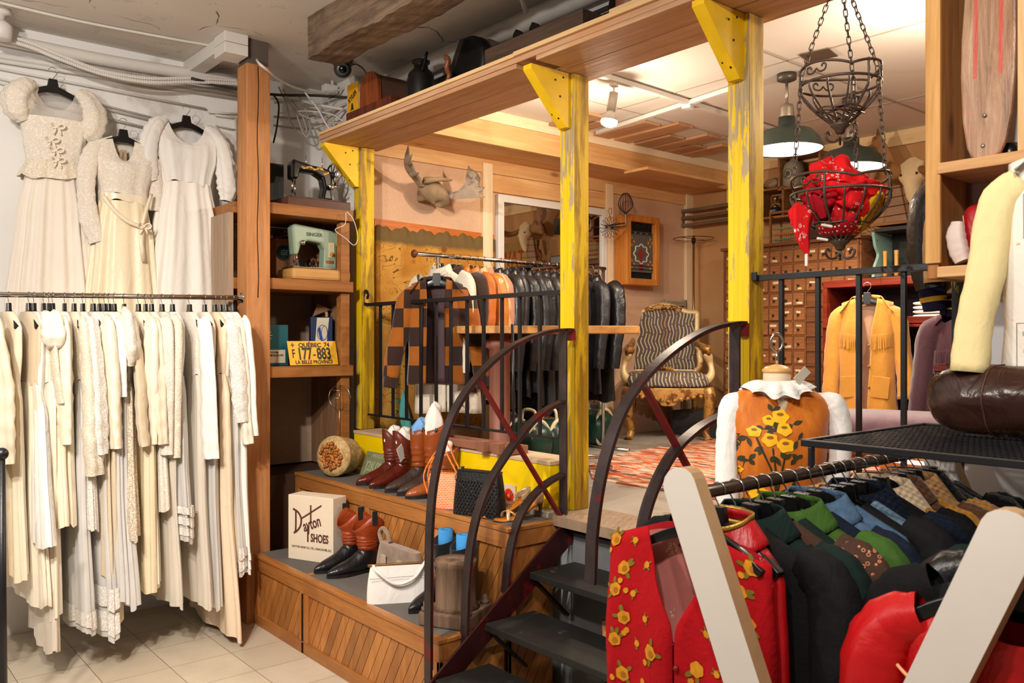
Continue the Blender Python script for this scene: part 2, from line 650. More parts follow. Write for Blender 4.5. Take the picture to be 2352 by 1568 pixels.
for i in range(9):
 for j in range(24):
  x,y=2.60+i*0.029,1.97+j*0.034+(i%2)*0.017
  mb.obox((x,y,PLAT+0.0008),(0.018,0.005,0.003),Rz(0.8 if(i+j)%2 else-0.8))
o=mb.build('nosing_plate',mat('worn_tread_plate','b59e86',0.42,0.55,0.15,12,0.1,60))
tag(o,'worn steel tread plate edging the raised floor at the head of the stairs','tread plate')
mb=MB().box((2.58,0.2,PLAT-0.12),(2.86,1.95,PLAT)).box((2.60,2.80,PLAT-0.12),(2.86,4.86,PLAT))
struct('trim_platform_edge',mb,M_CONC)
mb=MB().box((2.93,4.44,3.075),(6.2,4.47,CEIL2))
struct('trim_1',mb,wood('pale_pine_crosswise','e2c79b','f3e2c2','X',1,0.55,None,0.5))
M_PINEX=MATS['pale_pine_crosswise']
mb=MB().box((2.93,4.45,2.925),(6.2,4.485,3.075)).box((2.93,4.486,2.93),(6.2,YAN,2.95))
struct('trim_2',mb,M_CEDARX,bevel=0.002)
mb=MB()
mb.box((2.83,YAN-0.022,2.832),(6.1,YAN,2.93))
mb.tint=1.05
mb.box((3.87,YAN-0.022,2.70),(5.07,YAN,2.829))
struct('trim_3',mb,M_CEDARX,bevel=0.002)
for k,(x0,x1,a,b)in enumerate(((3.78,3.87,PLAT,2.90),(5.07,5.15,PLAT,2.90),(6.11,6.2,PLAT,2.93))):
 struct('trim_%d'%(4+k),MB().box((x0,YAN-0.034,a),(x1,YAN,b)),M_PINE,bevel=0.002)
mb=MB().box((XBK-0.03,1.0,CEIL2-0.11),(XBK,4.46,CEIL2)).box((XBK-0.035,4.34,2.72),(XBK,4.46,CEIL2-0.11))
struct('trim_7',mb,wood('pale_pine_lengthwise','dcb887','eed3a4','Y',1,0.55,None,0.4),bevel=0.002)
struct('baseboard_antler',MB().box((4.62,YAN-0.05,PLAT),(4.98,YAN,PLAT+0.05)),M_YELP)
mb=MB().box((3.3,4.15,2.905),(5.7,4.44,2.928))
mb=MB()
for k,(x,l)in enumerate(((4.05,0.40),(4.20,0.30),(4.5,0.5),(4.72,0.62),(4.95,0.36),(5.14,0.55),(5.32,0.28),(5.5,0.42))):
 mb.tint=0.9+0.05*(k%4)
 mb.box((x,4.44-l,CEIL2-0.022),(x+0.165,4.44,CEIL2-0.002))
o=mb.build('ceiling_boards',M_CEDAR,bevel=0.002)
o['kind']='structure'
mb=MB().box((4.9,4.26,2.905),(5.9,4.50,2.927))
tag(mb.build('plank',M_CEDARX,bevel=0.002),'loose cedar plank under the soffit beside the far corner','plank')
mb=MB()
for y in(1.35,2.6,3.85):
 mb.box((2.93,y,CEIL2-0.004),(6.2,y+0.012,CEIL2))
for x in(4.15,5.4):
 mb.box((x,-1,CEIL2-0.004),(x+0.012,4.44,CEIL2))
o=mb.build('ceiling_joints',mat('ceiling_joint','a89d90',0.7))
o['kind']='structure'
SHZ=2.86
PTOP=SHZ-0.0235
def yellow_post(y,z0,label):
 t=thing('yellow_post',label,'post',(XP,y,z0),0,'yellow shelf posts')
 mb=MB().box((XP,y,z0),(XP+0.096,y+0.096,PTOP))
 mb.mi[2]=1  # right-hand face takes the stain with shade in its colour
 mb.build('post_shaft',[M_YEL,M_STAIN_SHADE],t,0.004)
 p=[(XP-0.225,y+0.02,PTOP),(XP-0.001,y+0.02,PTOP),(XP-0.001,y+0.02,SHZ-0.275),(XP-0.03,y+0.02,SHZ-0.275),(XP-0.245,y+0.02,SHZ-0.045),(XP-0.245,y+0.02,PTOP)]
 b=MB().prism(p,(0,0.056,0)).build('brace',mat('yellow_brace_paint','e8bb08',0.5,0,0.15,8,0.2,40,0.4,0,'b98a10',5,0.6),t,0.002)
 for dz,dx in((0.05,-0.222),(0.07,-0.205),(0.235,-0.066),(0.215,-0.083)):
  MB().ball((XP+dx+0.002,y+0.035+(0.025 if dz in(0.07,0.215)else 0),SHZ-dz),0.006,8,6).build('screw',M_DARKIRON,b)
 for dz,dx in((0.07,-0.1),(0.14,-0.07),(0.05,-0.05)):
  MB().ball((XP+dx,y+0.02,SHZ-dz),0.005,8,6).build('nail',M_DARKIRON,b)
 return t
P1=yellow_post(4.749,1.04,'yellow painted wooden post nearest the sewing machine shelves, leftmost of the three')
P2=yellow_post(2.807,PLAT,'worn yellow and grey wooden post left of the stair head')
P3=yellow_post(1.866,PLAT,'worn yellow wooden post right of the stair opening, beside the iron baskets')
t=thing('overhead_shelf','long plank shelf carried overhead by the three yellow posts','shelf',(2.47,2.6,SHZ))
rn=random.Random(5)
for k,(x0,x1)in enumerate(((2.47,2.60),(2.602,2.735),(2.737,2.868))):
 mb=MB()
 mb.tint=(1.0,0.9,0.95)[k]
 mb.box((x0,0.55,SHZ),(x1,4.84 if k<1 else 4.80,SHZ+0.026))
 mb.build('board',M_CEDAR,t,0.002)
mb=MB().box((2.462,2.93,SHZ+0.027),(2.60,4.83,SHZ+0.045)).box((2.455,0.55,SHZ+0.027),(2.60,2.93,SHZ+0.047))
mb.box((2.47,2.0,SHZ+0.048),(2.58,2.35,SHZ+0.068))
mb.build('edge_board',wood('pale_cedar_edge','d3a872','e9c795','Y',1,0.5,None,0.3),t,0.002)
MB().box((2.66,0.55,SHZ-0.022),(2.868,4.80,SHZ-0.001)).build('lower_board',M_CEDAR,t,0.002)
MB().box((2.47,0.55,SHZ-0.022),(2.655,2.79,SHZ-0.001)).build('lower_board',M_CEDAR,t,0.002)
MB().box((2.475,2.93,SHZ-0.022),(2.655,4.82,SHZ-0.001)).build('lower_board',M_CEDAR,t,0.002)
t=thing('timber_post','rough orange fir post with a long crack, at the end of the dress rail','post',(1.92,4.64,0))
MB().box((1.92,4.635,0),(2.06,4.775,3.18)).build('post_shaft',M_FIR,t,0.004)
pts=[V(1.985+0.004*sin(k*1.3),4.6345,3.17-k*0.11)for k in range(13)]
MB().sweep(pts,[(-0.0025,-0.001),(0.0025,-0.001),(0.0025,0.001),(-0.0025,0.001)],(0,1,0)).build('crack',M_DARKIRON,t)
MB().box((1.93,4.64,3.18),(2.05,4.77,CEIL)).build('post_packing',mat('ceiling_packing_block','5b5048',0.8),t)
t=thing('ceiling_batten','white painted double block bracket on top of the timber post','bracket',(1.8,4.7,3.15))
MB().box((1.78,4.60,3.20),(1.915,4.76,3.26)).box((1.78,4.60,3.262),(1.915,4.76,CEIL)).build('block',M_WPIPE,t,0.004)
MB().box((1.79,4.76,3.24),(1.88,YWL,CEIL)).build('arm',M_WPIPE,t,0.003)
t=thing('corner_shelving','dark timber shelving with three boards between the timber post and the yellow post','shelving',(2.3,4.9,0.8))
for z in(2.41,1.97,1.453):
 mb=MB().box((2.064,4.67,z-0.065),(2.62,5.22,z)).box((1.90,4.78,z-0.065),(2.063,5.22,z))
 mb.build('shelf_board',M_SHELFX,t,0.003)
MB().box((2.55,4.70,0.8),(2.61,4.76,2.34)).build('upright',M_SHELFX,t,0.003)
MB().box((2.61,4.76,0.8),(2.64,5.24,2.40)).build('side_panel',wood('grey_brown_side_panel','6a4a33','8f6d51','Z',1,0.6),t)
MB().box((1.88,5.22,0.8),(2.62,5.25,2.34)).build('back_panel',M_BEIGE,t)
MB().box((1.872,4.78,0.8),(1.90,5.22,2.345)).build('side_panel',wood('grey_weathered_panel','8d7560','b09880','Z',1,0.7),t)
def clip(poly,n,c):
 """keep the part of a 2D polygon with n.p <= c"""
 out=[]
 for i in range(len(poly)):
  a,b=poly[i],poly[(i+1)%len(poly)]
  da,db=a[0]*n[0]+a[1]*n[1]-c,b[0]*n[0]+b[1]*n[1]-c
  if da<=0:
   out.append(a)
  if da*db<0:
   k=da/(da-db)
   out.append((lerp(a[0],b[0],k),lerp(a[1],b[1],k)))
 return out
def slats(mb,u0,u1,z0,z1,place,step,lean,rng):
 """leaning narrow boards that fill a rectangle; place(u, z, depth) gives the point"""
 u=u0-abs(lean)*(z1-z0)-step
 while u<u1+abs(lean)*(z1-z0)+step:
  g=0.002
  pl=[(u+g,z1),(u+step-g,z1),(u+step-g+lean*(z1-z0),z0),(u+g+lean*(z1-z0),z0)]
  for n,c in(((-1,0),-u0),((1,0),u1),((0,-1),-z0),((0,1),z1)):
   pl=clip(pl,n,c)if len(pl)>2 else pl
  if len(pl)>2:
   mb.tint=rng.uniform(0.72,1.22)
   n=len(pl)
   vs=[place(a,b,0)for a,b in pl]+[place(a,b,0.01)for a,b in pl]
   mb.add(vs,[tuple(range(n)),tuple(range(n,2*n))[::-1]]+[(i,n+i,n+(i+1)%n,(i+1)%n)for i in range(n)])
  u+=step
 mb.tint=1.0
def bench(label,x0,x1,y0,y1,z0,z1,seed):
 t=thing('display_bench',label,'bench',(x0,(y0+y1)/2,z0),0,'stepped carpet-topped display benches')
 rng=random.Random(seed)
 mb=MB()
 slats(mb,y0+0.03,y1-0.03,z0+0.05,z1-0.07,lambda u,z,e:V(x0+0.012+e,u,z),0.062,0.58,rng)
 mb.build('slat_front',M_OAK,t)
 for a,b,c,d in((y0,y1,z1-0.085,z1-0.012),(y0,y1,z0,z0+0.06)):
  mb=MB()
  mb.tint=rng.uniform(0.9,1.1)
  mb.box((x0,a,c),(x0+0.02,b,d)).build('rail',M_OAKY,t,0.003)
 for a in(y0,y1-0.045):
  MB().box((x0,a,z0+0.06),(x0+0.02,a+0.045,z1-0.085)).build('stile',M_OAK,t,0.003)
 mb=MB()
 slats(mb,x0+0.04,x1-0.01,z0+0.05,z1-0.07,lambda u,z,e:V(u,y0+0.012+e,z),0.062,-0.58,rng)
 mb.box((x0+0.02,y0+0.03,z0),(x1,y1-0.01,z1-0.02))
 mb.build('carcass',M_OAK,t)
 mb=MB().box((x0+0.02,y0,z1-0.085),(x1,y0+0.02,z1-0.012)).box((x0,y0,z0),(x0+0.045,y0+0.02,z1-0.085)).box((x0+0.02,y0,z0),(x1,y0+0.02,z0+0.06))
 mb.build('end_frame',M_OAKY,t,0.003)
 mb=MB().box((x0-0.006,y0-0.004,z1-0.014),(x0+0.035,y1,z1+0.006)).box((x0+0.035,y0-0.004,z1-0.014),(x1,y0+0.032,z1+0.006))
 mb.build('nosing',M_OAKY,t,0.004)
 MB().box((x0+0.035,y0+0.032,z1-0.014),(x1,y1,z1+0.004)).build('carpet_top',M_CARPET,t)
 return t
BZ1,BZ2=0.393,0.791
bench('lower oak slat bench with carpet top, right part under the white handbag',1.96,2.318,2.80,4.008,0,BZ1,11)
bench('lower oak slat bench with carpet top, left part by the hanging white dresses',1.96,2.318,4.014,4.62,0,BZ1,12)
bench('upper oak slat bench with carpet top, right part under the yellow ledge',2.32,2.60,2.80,4.018,0,BZ2,13)
bench('upper oak slat bench with carpet top, left part under the round straw basket',2.32,2.60,4.024,4.86,0,BZ2,14)
struct('trim_8',MB().box((2.07,4.865,0),(2.70,5.28,BZ2-0.003)),mat('dark_stained_ply','3b2616',0.7))
t=thing('yellow_ledge','low yellow painted ledge with raw wooden top behind the boots','ledge',(2.62,3.8,BZ2))
MB().box((2.665,2.912,PLAT),(2.80,4.745,1.022)).build('ledge_body',M_YELP,t,0.004)
MB().box((2.66,2.908,1.022),(2.86,4.745,1.040)).build('ledge_top',wood('raw_plank_top','b89a78','d3bb9c','Y',1,0.65),t,0.002)
def railing(label,x,y0,y1,z0,z1,ys,scroll):
 t=thing('railing',label,'railing',(x,(y0+y1)/2,z0),0,'black steel railings')
 MB().box((x-0.02,y0,z1-0.022),(x+0.02,y1,z1)).build('top_rail',M_BLACK,t,0.002)
 if z0 is not None:
  MB().box((x-0.012,y0,z0),(x+0.012,y1,z0+0.012)).build('bottom_rail',M_BLACK,t,0.001)
 for y in ys:
  MB().box((x-0.008,y-0.008,z0),(x+0.008,y+0.008,z1-0.022)).build('baluster',M_BLACK,t,0.001)
 if scroll:
  pts=[V(x-0.02,y1,z1-0.01),V(x-0.02,y1+0.03,z1),V(x-0.02,y1+0.035,z1+0.05),V(x-0.02,y1+0.01,z1+0.075),V(x-0.02,y1-0.02,z1+0.06),V(x-0.02,y1-0.018,z1+0.035),V(x-0.02,y1-0.002,z1+0.035)]
  MB().flat(smoothpts(pts,5),0.022,0.004,(1,0,0)).build('scroll',M_BLACK,t)
 return t
ys=[W(p,760,X=2.76).y for p in(874,903,934,967,1002,1036,1073,1111,1153,1194,1240,1288)]
railing('black steel railing in front of the leather jackets, left of the stairs',2.76,2.905,4.72,1.13,1.845,ys,True)
ys2=[W(p,760,X=2.77).y for p in(1795,1879,1973,2076)]
t=railing('black steel railing right of the stairs, in front of the yellow fringed jacket',2.77,1.16,1.865,0.90,1.850,ys2,False)
MB().box((2.735,1.845,1.83),(2.742,1.90,1.86)).build('end_plate',M_BLACK,t)
t=thing('wall_end_post','black post splashed with yellow paint at the end of the white wall','post',(2.8,1.145,PLAT))
MB().box((2.79,1.13,PLAT),(2.86,1.165,2.3)).build('post_shaft',mat('black_with_yellow_splash','17140f',0.5,0,0.2,5,0.1,40,0.4,0,'d9c400',6,0.58,(6,6,1)),t,0.002)
t=thing('staircase','black open steel staircase rising to the raised floor','stairs',(2.2,2.33,0))
M_TREAD=mat('worn_black_tread','1a1917',0.5,0,0.4,9,0.2,30,0.45,0,'4a4238',7,0.62)
for k in range(4):
 x,z=2.385-0.245*k,0.612-0.168*k
 MB().box((x,1.945,z-0.03),(x+0.27,2.735,z)).build('tread',M_TREAD,t,0.003)
for y in(1.925,2.745):
 mb=MB().prism([(1.52,y,0),(1.66,y,0),(2.655,y,0.70),(2.655,y,0.772),(2.572,y,0.772)],(0,0.012,0))
 mb.build('stringer',mat('maroon_black_plate','33100f',0.4,0.2,0.4,9,0.1,40,0.4,0,'5e1213',5,0.55)if y>2.2 else M_BLACK,t,0.001)
 mb=MB()
 for k in range(3):
  mb.beam((2.39-0.245*k+0.02,y+0.006,0.58-0.168*k),(2.62-0.245*k,y+0.006,0.58-0.168*(k+1.2)),0.012,0.03,(0,1,0))
 mb.build('tread_bracket',M_BLACK,t)
MB().box((2.656,1.93,0),(2.66,2.76,0.74)).build('riser_sheet',mat('dull_sheet','6f7072',0.6,0,0.2,4),t)
tag(MB().beam((2.20,2.05,0.31),(2.60,2.45,0.41),0.09,0.04).build('timber_offcut',M_FIR,None,0.002),'pale timber offcut lying under the stair treads','timber offcut')
def arch_rail(label,y,arcs,brace,upx,z_foot,cap):
 t=thing('arched_handrail',label,'handrail',(2.2,y,0.3),0,'arched steel handrails')
 for a in arcs:
  pts=smoothpts([W(px,py,Y=y)for px,py in a],7)
  ab=MB().sweep(pts,[(-0.0055,-0.022),(0.0055,-0.022),(0.0055,0.022),(-0.0055,0.022)],(0,1,0),None,False,False).build('arch_bar',M_IRON,t)
  MB().sweep(pts[2:-2],[(-0.0095,-0.021),(-0.0056,-0.021),(-0.0056,0.021),(-0.0095,0.021)],(0,1,0),None,False,False).build('red_edge',M_RED,ab)
 p,q=W(*brace[0],Y=y),W(*brace[1],Y=y)
 MB().beam(p,q,0.03,0.010,(p-q).cross(V(0,1,0))).build('brace_bar',M_RED,t)
 a=W(upx,cap,Y=y)
 MB().box((a.x-0.005,y-0.022,z_foot),(a.x+0.005,y+0.022,a.z)).build('upright_bar',mat('mottled_steel','43383a',0.4,0.5,0.35,18,0.1,60,0.5,0,'7a1418',7,0.66),t)
 b=W(upx+20,cap,Y=y)
 MB().box((b.x-0.012,y-0.024,b.z-0.05),(b.x,y+0.024,b.z)).build('wall_bracket',M_RED,t)
 return t
arch_rail('left arched steel handrail with red edges beside the display benches',2.782,[[(984,1590),(984,1400),(987,1200),(1003,1070),(1040,950),(1100,860),(1170,798),(1240,766),(1290,757),(1312,757)],[(1066,1480),(1072,1330),(1088,1210),(1120,1115),(1165,1040),(1215,975),(1255,940),(1292,921)],[(1160,1362),(1168,1280),(1186,1205),(1214,1150),(1254,1110),(1294,1087)]],[(1097,868),(1300,1208)],1294,0.78,757)
arch_rail('right arched steel handrail at the stair opening, behind the white rack boards',1.885,[[(1356,1340),(1362,1210),(1385,1070),(1425,950),(1480,865),(1550,800),(1620,758),(1680,742),(1706,741)],[(1462,1330),(1478,1195),(1508,1105),(1548,1035),(1600,985),(1650,956),(1688,942)],[(1610,1290),(1640,1190),(1690,1130)]],[(1482,890),(1655,1215)],1688,0.80,742)
# hangers and clothes
PLASTIC_HANGER={}
def hanger_proto(kind):
 """parts of one hanger, hook top at the origin, arms along local x"""
 t=thing('clothes_hanger','','hanger')
 hook=[V(0,0,-0.085),V(0.001,0,-0.06),V(0.010,0,-0.045),V(0.020,0,-0.030),V(0.022,0,-0.015),V(0.012,0,-0.002),V(-0.002,0,0.001),V(-0.015,0,-0.004),V(-0.021,0,-0.016),V(-0.020,0,-0.026)]
 MB().tube(smoothpts(hook,4),0.0019,6).build('hook',M_WIRE,t,local=True)
 mb=MB()
 if kind=='plastic':
  for s in(-1,1):
   pts=smoothpts([V(0,0,-0.112),V(s*0.05,0,-0.128),V(s*0.13,0.004,-0.160),V(s*0.198,0.012,-0.200)],4)
   n=len(pts)
   mb.sweep(pts,[(-0.5,-0.5),(0.5,-0.5),(0.5,0.5),(-0.5,0.5)],(0,0,1),[(lerp(0.016,0.026,i/(n-1)),lerp(0.038,0.020,i/(n-1)))for i in range(n)])
  mb.prism([(-0.034,-0.009,-0.138),(0.034,-0.009,-0.138),(0.021,-0.009,-0.062),(-0.021,-0.009,-0.062)],(0,0.018,0))
  mb.build('hanger_body',M_PLASTIC,t,0.002,local=True)
 else:
  pts=[V(0,0,-0.085),V(0.06,0,-0.105),V(0.2,0,-0.165),V(0.2,0,-0.172),V(-0.2,0,-0.172),V(-0.2,0,-0.165),V(-0.06,0,-0.105)]
  mb.tube(smoothpts(pts,3,True),0.0022,6,True).build('hanger_body',M_WIRE,t,local=True)
 return t
HANGER0={}
def hanger(loc,rz,label,group=None,kind='plastic',scale=None):
 if kind not in HANGER0:
  h=hanger_proto(kind)
  HANGER0[kind]=h
  h.location=loc
  h.rotation_euler=(0,0,rz)
  if scale:
   h.scale=(scale,)*3
  tag(h,label,'hanger',group)
  return h
 h=dup(HANGER0[kind],loc,rz,label,None,scale)
 h.scale=(scale or 1,)*3
 if group:
  h['group']=group
 elif 'group' in h:
  del h['group']
 return h
def hlabel(desc):
 return 'black hanger of the '+' '.join(desc.replace(',','').split()[:12])
def cloth(mb,O,u,v,keys,nf=9,seed=0,nth=60,nz=26,neck=0.0,e=0.85,sway=0.0,ph=None,neckb=0.0):
 """a closed hanging piece of cloth: keys are (drop, half width, half depth, fold depth)"""
 rng=random.Random(seed)
 O,u,v=Vector(O),Vector(u),Vector(v)
 p=[rng.uniform(0,6.3)for _ in range(6)]
 if ph is not None:
  p[0]=ph
 t0,t1=keys[0][0],keys[-1][0]
 def fn(i,j):
  th=2*pi*i
  t=lerp(t0,t1,j)
  a,b,f=interp(keys,t)
  c,s=cos(th),sin(th)
  x=a*math.copysign(abs(c)**e,c)
  y=b*math.copysign(abs(s)**e,s)
  k=f*(0.55*sin(nf*th+p[0]+0.9*t)+0.3*sin(nf*1.9*th+p[1]-0.7*t)+0.15*sin(nf*0.5*th+p[2]))
  nrm=V(c/max(a,0.02),s/max(b,0.02),0).normalized()
  x+=nrm.x*k
  y+=nrm.y*k
  fade=max(0.0,1-(t-t0)/0.16)
  dz=neck*fade*max(0,s)**1.5+neckb*fade*max(0,-s)**1.5
  hem=0.0
  if j>0.98:
   hem=0.010*sin(3*th+p[3])+0.006*sin(7*th+p[4])
  sw=sway*sin(2.2*t+p[5])
  return O+u*(x+sw)+v*y-V(0,0,t+dz+hem)
 return mb.grid(fn,nth,nz,True)
def sleeve(mb,pts,rad_,flat=0.55,seed=0,n=16,sub=6,up=None,wr=0.12,caps=False):
 """limp sleeve along points; rad_ are half widths; flat squeezes it across `up`"""
 rng=random.Random(seed)
 P=smoothpts(pts,sub)
 m=len(P)
 R=[interp([(i/(len(rad_)-1),r)for i,r in enumerate(rad_)],k/(m-1))[0]for k in range(m)]
 p1,p2,p3=(rng.uniform(0,6.3)for _ in range(3))
 prof=[]
 for i in range(n):
  a=2*pi*i/n
  w=1+wr*sin(3*a+p1)+wr*0.6*sin(5*a+p2)
  prof.append((cos(a)*w,sin(a)*w))
 sc=[]
 for k in range(m):
  q=1+wr*0.5*sin(k*1.9+p3)
  sc.append((R[k]*q,R[k]*flat*(2-q)))
 return mb.sweep(P,prof,up,sc,False,True,caps)
M_SATIN=mat('ivory_satin','f1e7d3',0.32,0,0.04,3,0.12,25,0.5,wr=0.25)
M_CREAM=mat('cream_satin','ecdfc6',0.35,0,0.05,3,0.12,25,0.5,wr=0.25)
M_PEACH=mat('peach_satin','ebd4b8',0.38,0,0.05,3,0.1,25,0.45,wr=0.25)
M_COTTON=mat('white_cotton','efece6',0.85,0,0.03,4,0.2,120,0.2,0.2,wr=0.25)
M_IVORY=mat('ivory_cotton','f0e6d4',0.8,0,0.04,4,0.2,90,0.2,0.2,wr=0.25)
M_BEIGE_C=mat('beige_velvet','d8c6aa',0.8,0,0.05,4,0.2,90,0.2,0.3,wr=0.25)
M_LACE=lace('cream_lace','eee4d2','dccfb8',80)
M_LACEW=lace('white_lace','f0ece6','d8d1c8',84)
M_LACEF=lace('fine_ivory_lace','eee6da','e0d5c5',90)
M_TULLE=sheer('white_tulle','efece8',0.72)
M_GAUZE=sheer('ivory_gauze','eee3d2',0.8)
M_YOKE=sheer('sheer_yoke','e6ded4',0.45)
RY=4.70
def rail_z(x):
 return 1.826+0.020*(x-0.72)
t=thing('dress_rail','chrome rail carrying the row of white dresses, fixed to the timber post','clothes rail',(1.4,RY,1.85))
MB().tube([V(-0.4,RY,rail_z(-0.4)),V(1.91,RY,rail_z(1.91))],0.0135,14).build('tube',M_CHROME,t)
R90=Matrix.Rotation(pi/2,3,'Y')
MB().lathe([(0.016,-0.02),(0.016,0),(0.030,0.003),(0.030,0.0055)],(1.913,RY,rail_z(1.91)),20,R90).build('end_flange',M_CHROME,t)
def rail_x(px):
 return W(px,680,Y=RY).x
def zhem(px,py,y=4.40):
 return W(px,py,Y=y).z
UV_NEAR=V(0,-1,0)
def rack_dress(px,hem,desc,body,skirt,slv=None,sl=None,sr=None,waist=0.34,flare=(0.2,0.28),thick=(0.025,0.036),fold=(0.004,0.014),nf=7,seed=0,puff=None,hemlace=None,neck=0.05,sl_kind='long',rot=0.0):
 x=rail_x(px)
 rng=random.Random(seed*7+1)
 rot=rot+rng.uniform(-0.10,0.10)
 c,s=cos(rot),sin(rot)
 u,v=V(s,-c,0),V(c,s,0)
 O=V(x,RY,rail_z(x)+0.0145-0.098)
 zb=max(zhem(px+30,hem),0.03)
 L=O.z-zb
 t=thing('dress',desc,'dress',(x,RY,zb))
 mb=MB()
 w=waist
 cloth(mb,O,u,v,[(0.0,0.075,0.030,0.0),(0.02,0.12,0.032,0.001),(0.075,0.185,thick[0]*1.05,0.002),(0.20,0.18,thick[0]*1.2,0.004),(w,0.15,thick[0],0.005),(w+0.01,0.15,thick[0],0.005)],nf,seed,48,16,neck)
 mb.build('bodice',body,t)
 mb=MB()
 ks=[(w,0.15,thick[0],fold[0]),(w+0.1,0.15+(flare[0]-0.15)*0.6,thick[0]*1.1,fold[0]*1.6),(lerp(w,L,0.5),flare[0],lerp(thick[0],thick[1],0.6),lerp(fold[0],fold[1],0.7)),(L,flare[1],thick[1],fold[1])]
 cloth(mb,O,u,v,ks,nf+2,seed+50,84,26,0,0.85,0.008)
 mb.build('skirt',skirt,t)
 if hemlace:
  mb=MB()
  a,b=ks[-1][1]+0.004,ks[-1][2]+0.004
  for k in range(hemlace[1]):
   z0=L-0.03-hemlace[2]*k
   cloth(mb,O,u,v,[(z0-hemlace[2]*0.8,a-0.01,b,fold[1]),(z0,a,b+0.002,fold[1])],nf+2,seed+50,84,5,0,0.85,0.008)
  mb.build('hem_trim',hemlace[0],t)
 if slv:
  for sgn in(1,-1):
   mb=MB()
   q=rng.uniform(-0.015,0.03)
   if sl_kind=='long':
    pts=[O+u*(sgn*0.165)-V(0,0,0.055),O+u*(sgn*0.205)+v*0.005-V(0,0,0.10),O+u*(sgn*0.215)+v*(0.01+q)-V(0,0,0.10+sl*0.4),O+u*(sgn*(0.205+q))+v*(0.015+q)-V(0,0,0.08+sl*0.75),O+u*(sgn*(0.21+q))+v*(0.02+q*1.4)-V(0,0,0.08+sl)]
    sleeve(mb,pts,sr or[0.03,0.048,0.05,0.047,0.04],0.6,seed+sgn,up=v,wr=0.2)
   elif sl_kind=='bell':
    pts=[O+u*(sgn*0.165)-V(0,0,0.055),O+u*(sgn*0.205)-V(0,0,0.12),O+u*(sgn*0.215)+v*0.01-V(0,0,0.10+sl*0.5),O+u*(sgn*0.22)+v*(0.015+q)-V(0,0,0.08+sl)]
    sleeve(mb,pts,sr or[0.03,0.045,0.055,0.085],0.5,seed+sgn,up=v,wr=0.16)
   else:
    pts=[O+u*(sgn*0.15)-V(0,0,0.03),O+u*(sgn*0.20)-V(0,0,0.05),O+u*(sgn*0.225)+v*0.005-V(0,0,0.05+sl*0.6),O+u*(sgn*0.215)+v*0.01-V(0,0,0.05+sl)]
    sleeve(mb,pts,sr or[0.03,0.06,0.07,0.04],0.75,seed+sgn,up=v,wr=0.2)
   mb.build('sleeve',slv,t)
 hg=hanger(V(x,RY,rail_z(x)+0.0145),pi/2+rot,hlabel(desc),None,'plastic',0.88)
 return t
D=rack_dress
D(-28,1365,'cream satin gown with long gathered sleeves, leftmost on the dress rail',M_CREAM,M_CREAM,M_CREAM,0.62,[0.035,0.075,0.085,0.08,0.05],seed=1,flare=(0.22,0.30),thick=(0.03,0.04))
D(20,1340,'pale yellow satin slip gown, beside the leftmost cream gown',M_CREAM,M_CREAM,None,seed=2,flare=(0.2,0.26))
D(66,1400,'beige velvet dress half hidden behind the white pleated dress',M_BEIGE_C,M_SATIN,None,seed=3,flare=(0.22,0.30))
D(78,1252,'white pleated sleeveless dress with narrow waist, near the left end of the rail',M_COTTON,mat('white_pleated_cotton','f2efe9',0.8,0,0.03,4,0.1,60,0.2,wr=0.25),None,seed=4,flare=(0.26,0.36),thick=(0.03,0.05),fold=(0.006,0.012),nf=22,waist=0.40)
D(100,1500,'off white dress with short sleeve and bow, third trailing hem from the left',M_IVORY,M_GAUZE,M_IVORY,0.12,seed=5,flare=(0.2,0.3),sl_kind='short')
D(112,1420,'ivory satin gown with lace bodice, left of the long white satin sleeve',M_LACE,M_SATIN,M_LACE,0.36,[0.03,0.04,0.045,0.04],seed=6,flare=(0.22,0.3),sl_kind='bell')
D(121,1210,'white satin gown with long straight sleeves hanging below a black hanger',M_SATIN,M_CREAM,M_SATIN,0.56,[0.035,0.055,0.058,0.055,0.045],seed=7,flare=(0.22,0.3))
D(148,1210,'pale cream knee length dress with plain hem',M_IVORY,M_CREAM,None,seed=8,flare=(0.2,0.27),fold=(0.003,0.008),nf=4)
D(170,1455,'cream lace gown with wide open lace sleeves',M_LACE,M_TULLE,M_LACE,0.72,[0.03,0.05,0.065,0.075,0.06],seed=9,flare=(0.21,0.32),hemlace=(M_LACEW,1,0.09))
D(190,1225,'white lace dress with scalloped lace sleeves and lace hem',M_LACEW,M_LACEW,M_LACEW,0.62,[0.03,0.05,0.06,0.07,0.055],seed=10,flare=(0.2,0.27))
D(214,1470,'white tulle gown with two lace bands on its long skirt',M_LACEW,M_TULLE,None,seed=11,flare=(0.22,0.32),hemlace=(M_LACEW,2,0.12))
D(228,1330,'ivory satin gown with smooth pointed long sleeves and braided neckline',M_SATIN,M_BEIGE_C,M_SATIN,0.60,[0.035,0.058,0.06,0.055,0.045],seed=12,flare=(0.2,0.26))
D(240,1440,'beige floor length dress with rounded hem',M_IVORY,M_BEIGE_C,None,seed=13,flare=(0.22,0.27),fold=(0.003,0.009),nf=4,thick=(0.026,0.04))
D(250,1385,'white gauze dress with tiny gathered skirt, middle of the rail',M_COTTON,M_TULLE,M_COTTON,0.35,[0.03,0.04,0.045,0.04],seed=14,flare=(0.22,0.33),thick=(0.024,0.045),nf=10)
D(262,1395,'ivory dress with lace edged short sleeve and white tulle skirt',M_LACEF,M_TULLE,M_LACEF,0.22,seed=15,flare=(0.22,0.34),sl_kind='short')
D(285,1240,'tan net lace dress with embroidered skirt',M_LACE,lace('tan_net_lace','e6d9c6','b8a48a',90),M_BEIGE_C,0.60,[0.03,0.04,0.042,0.04],seed=16,flare=(0.21,0.3))
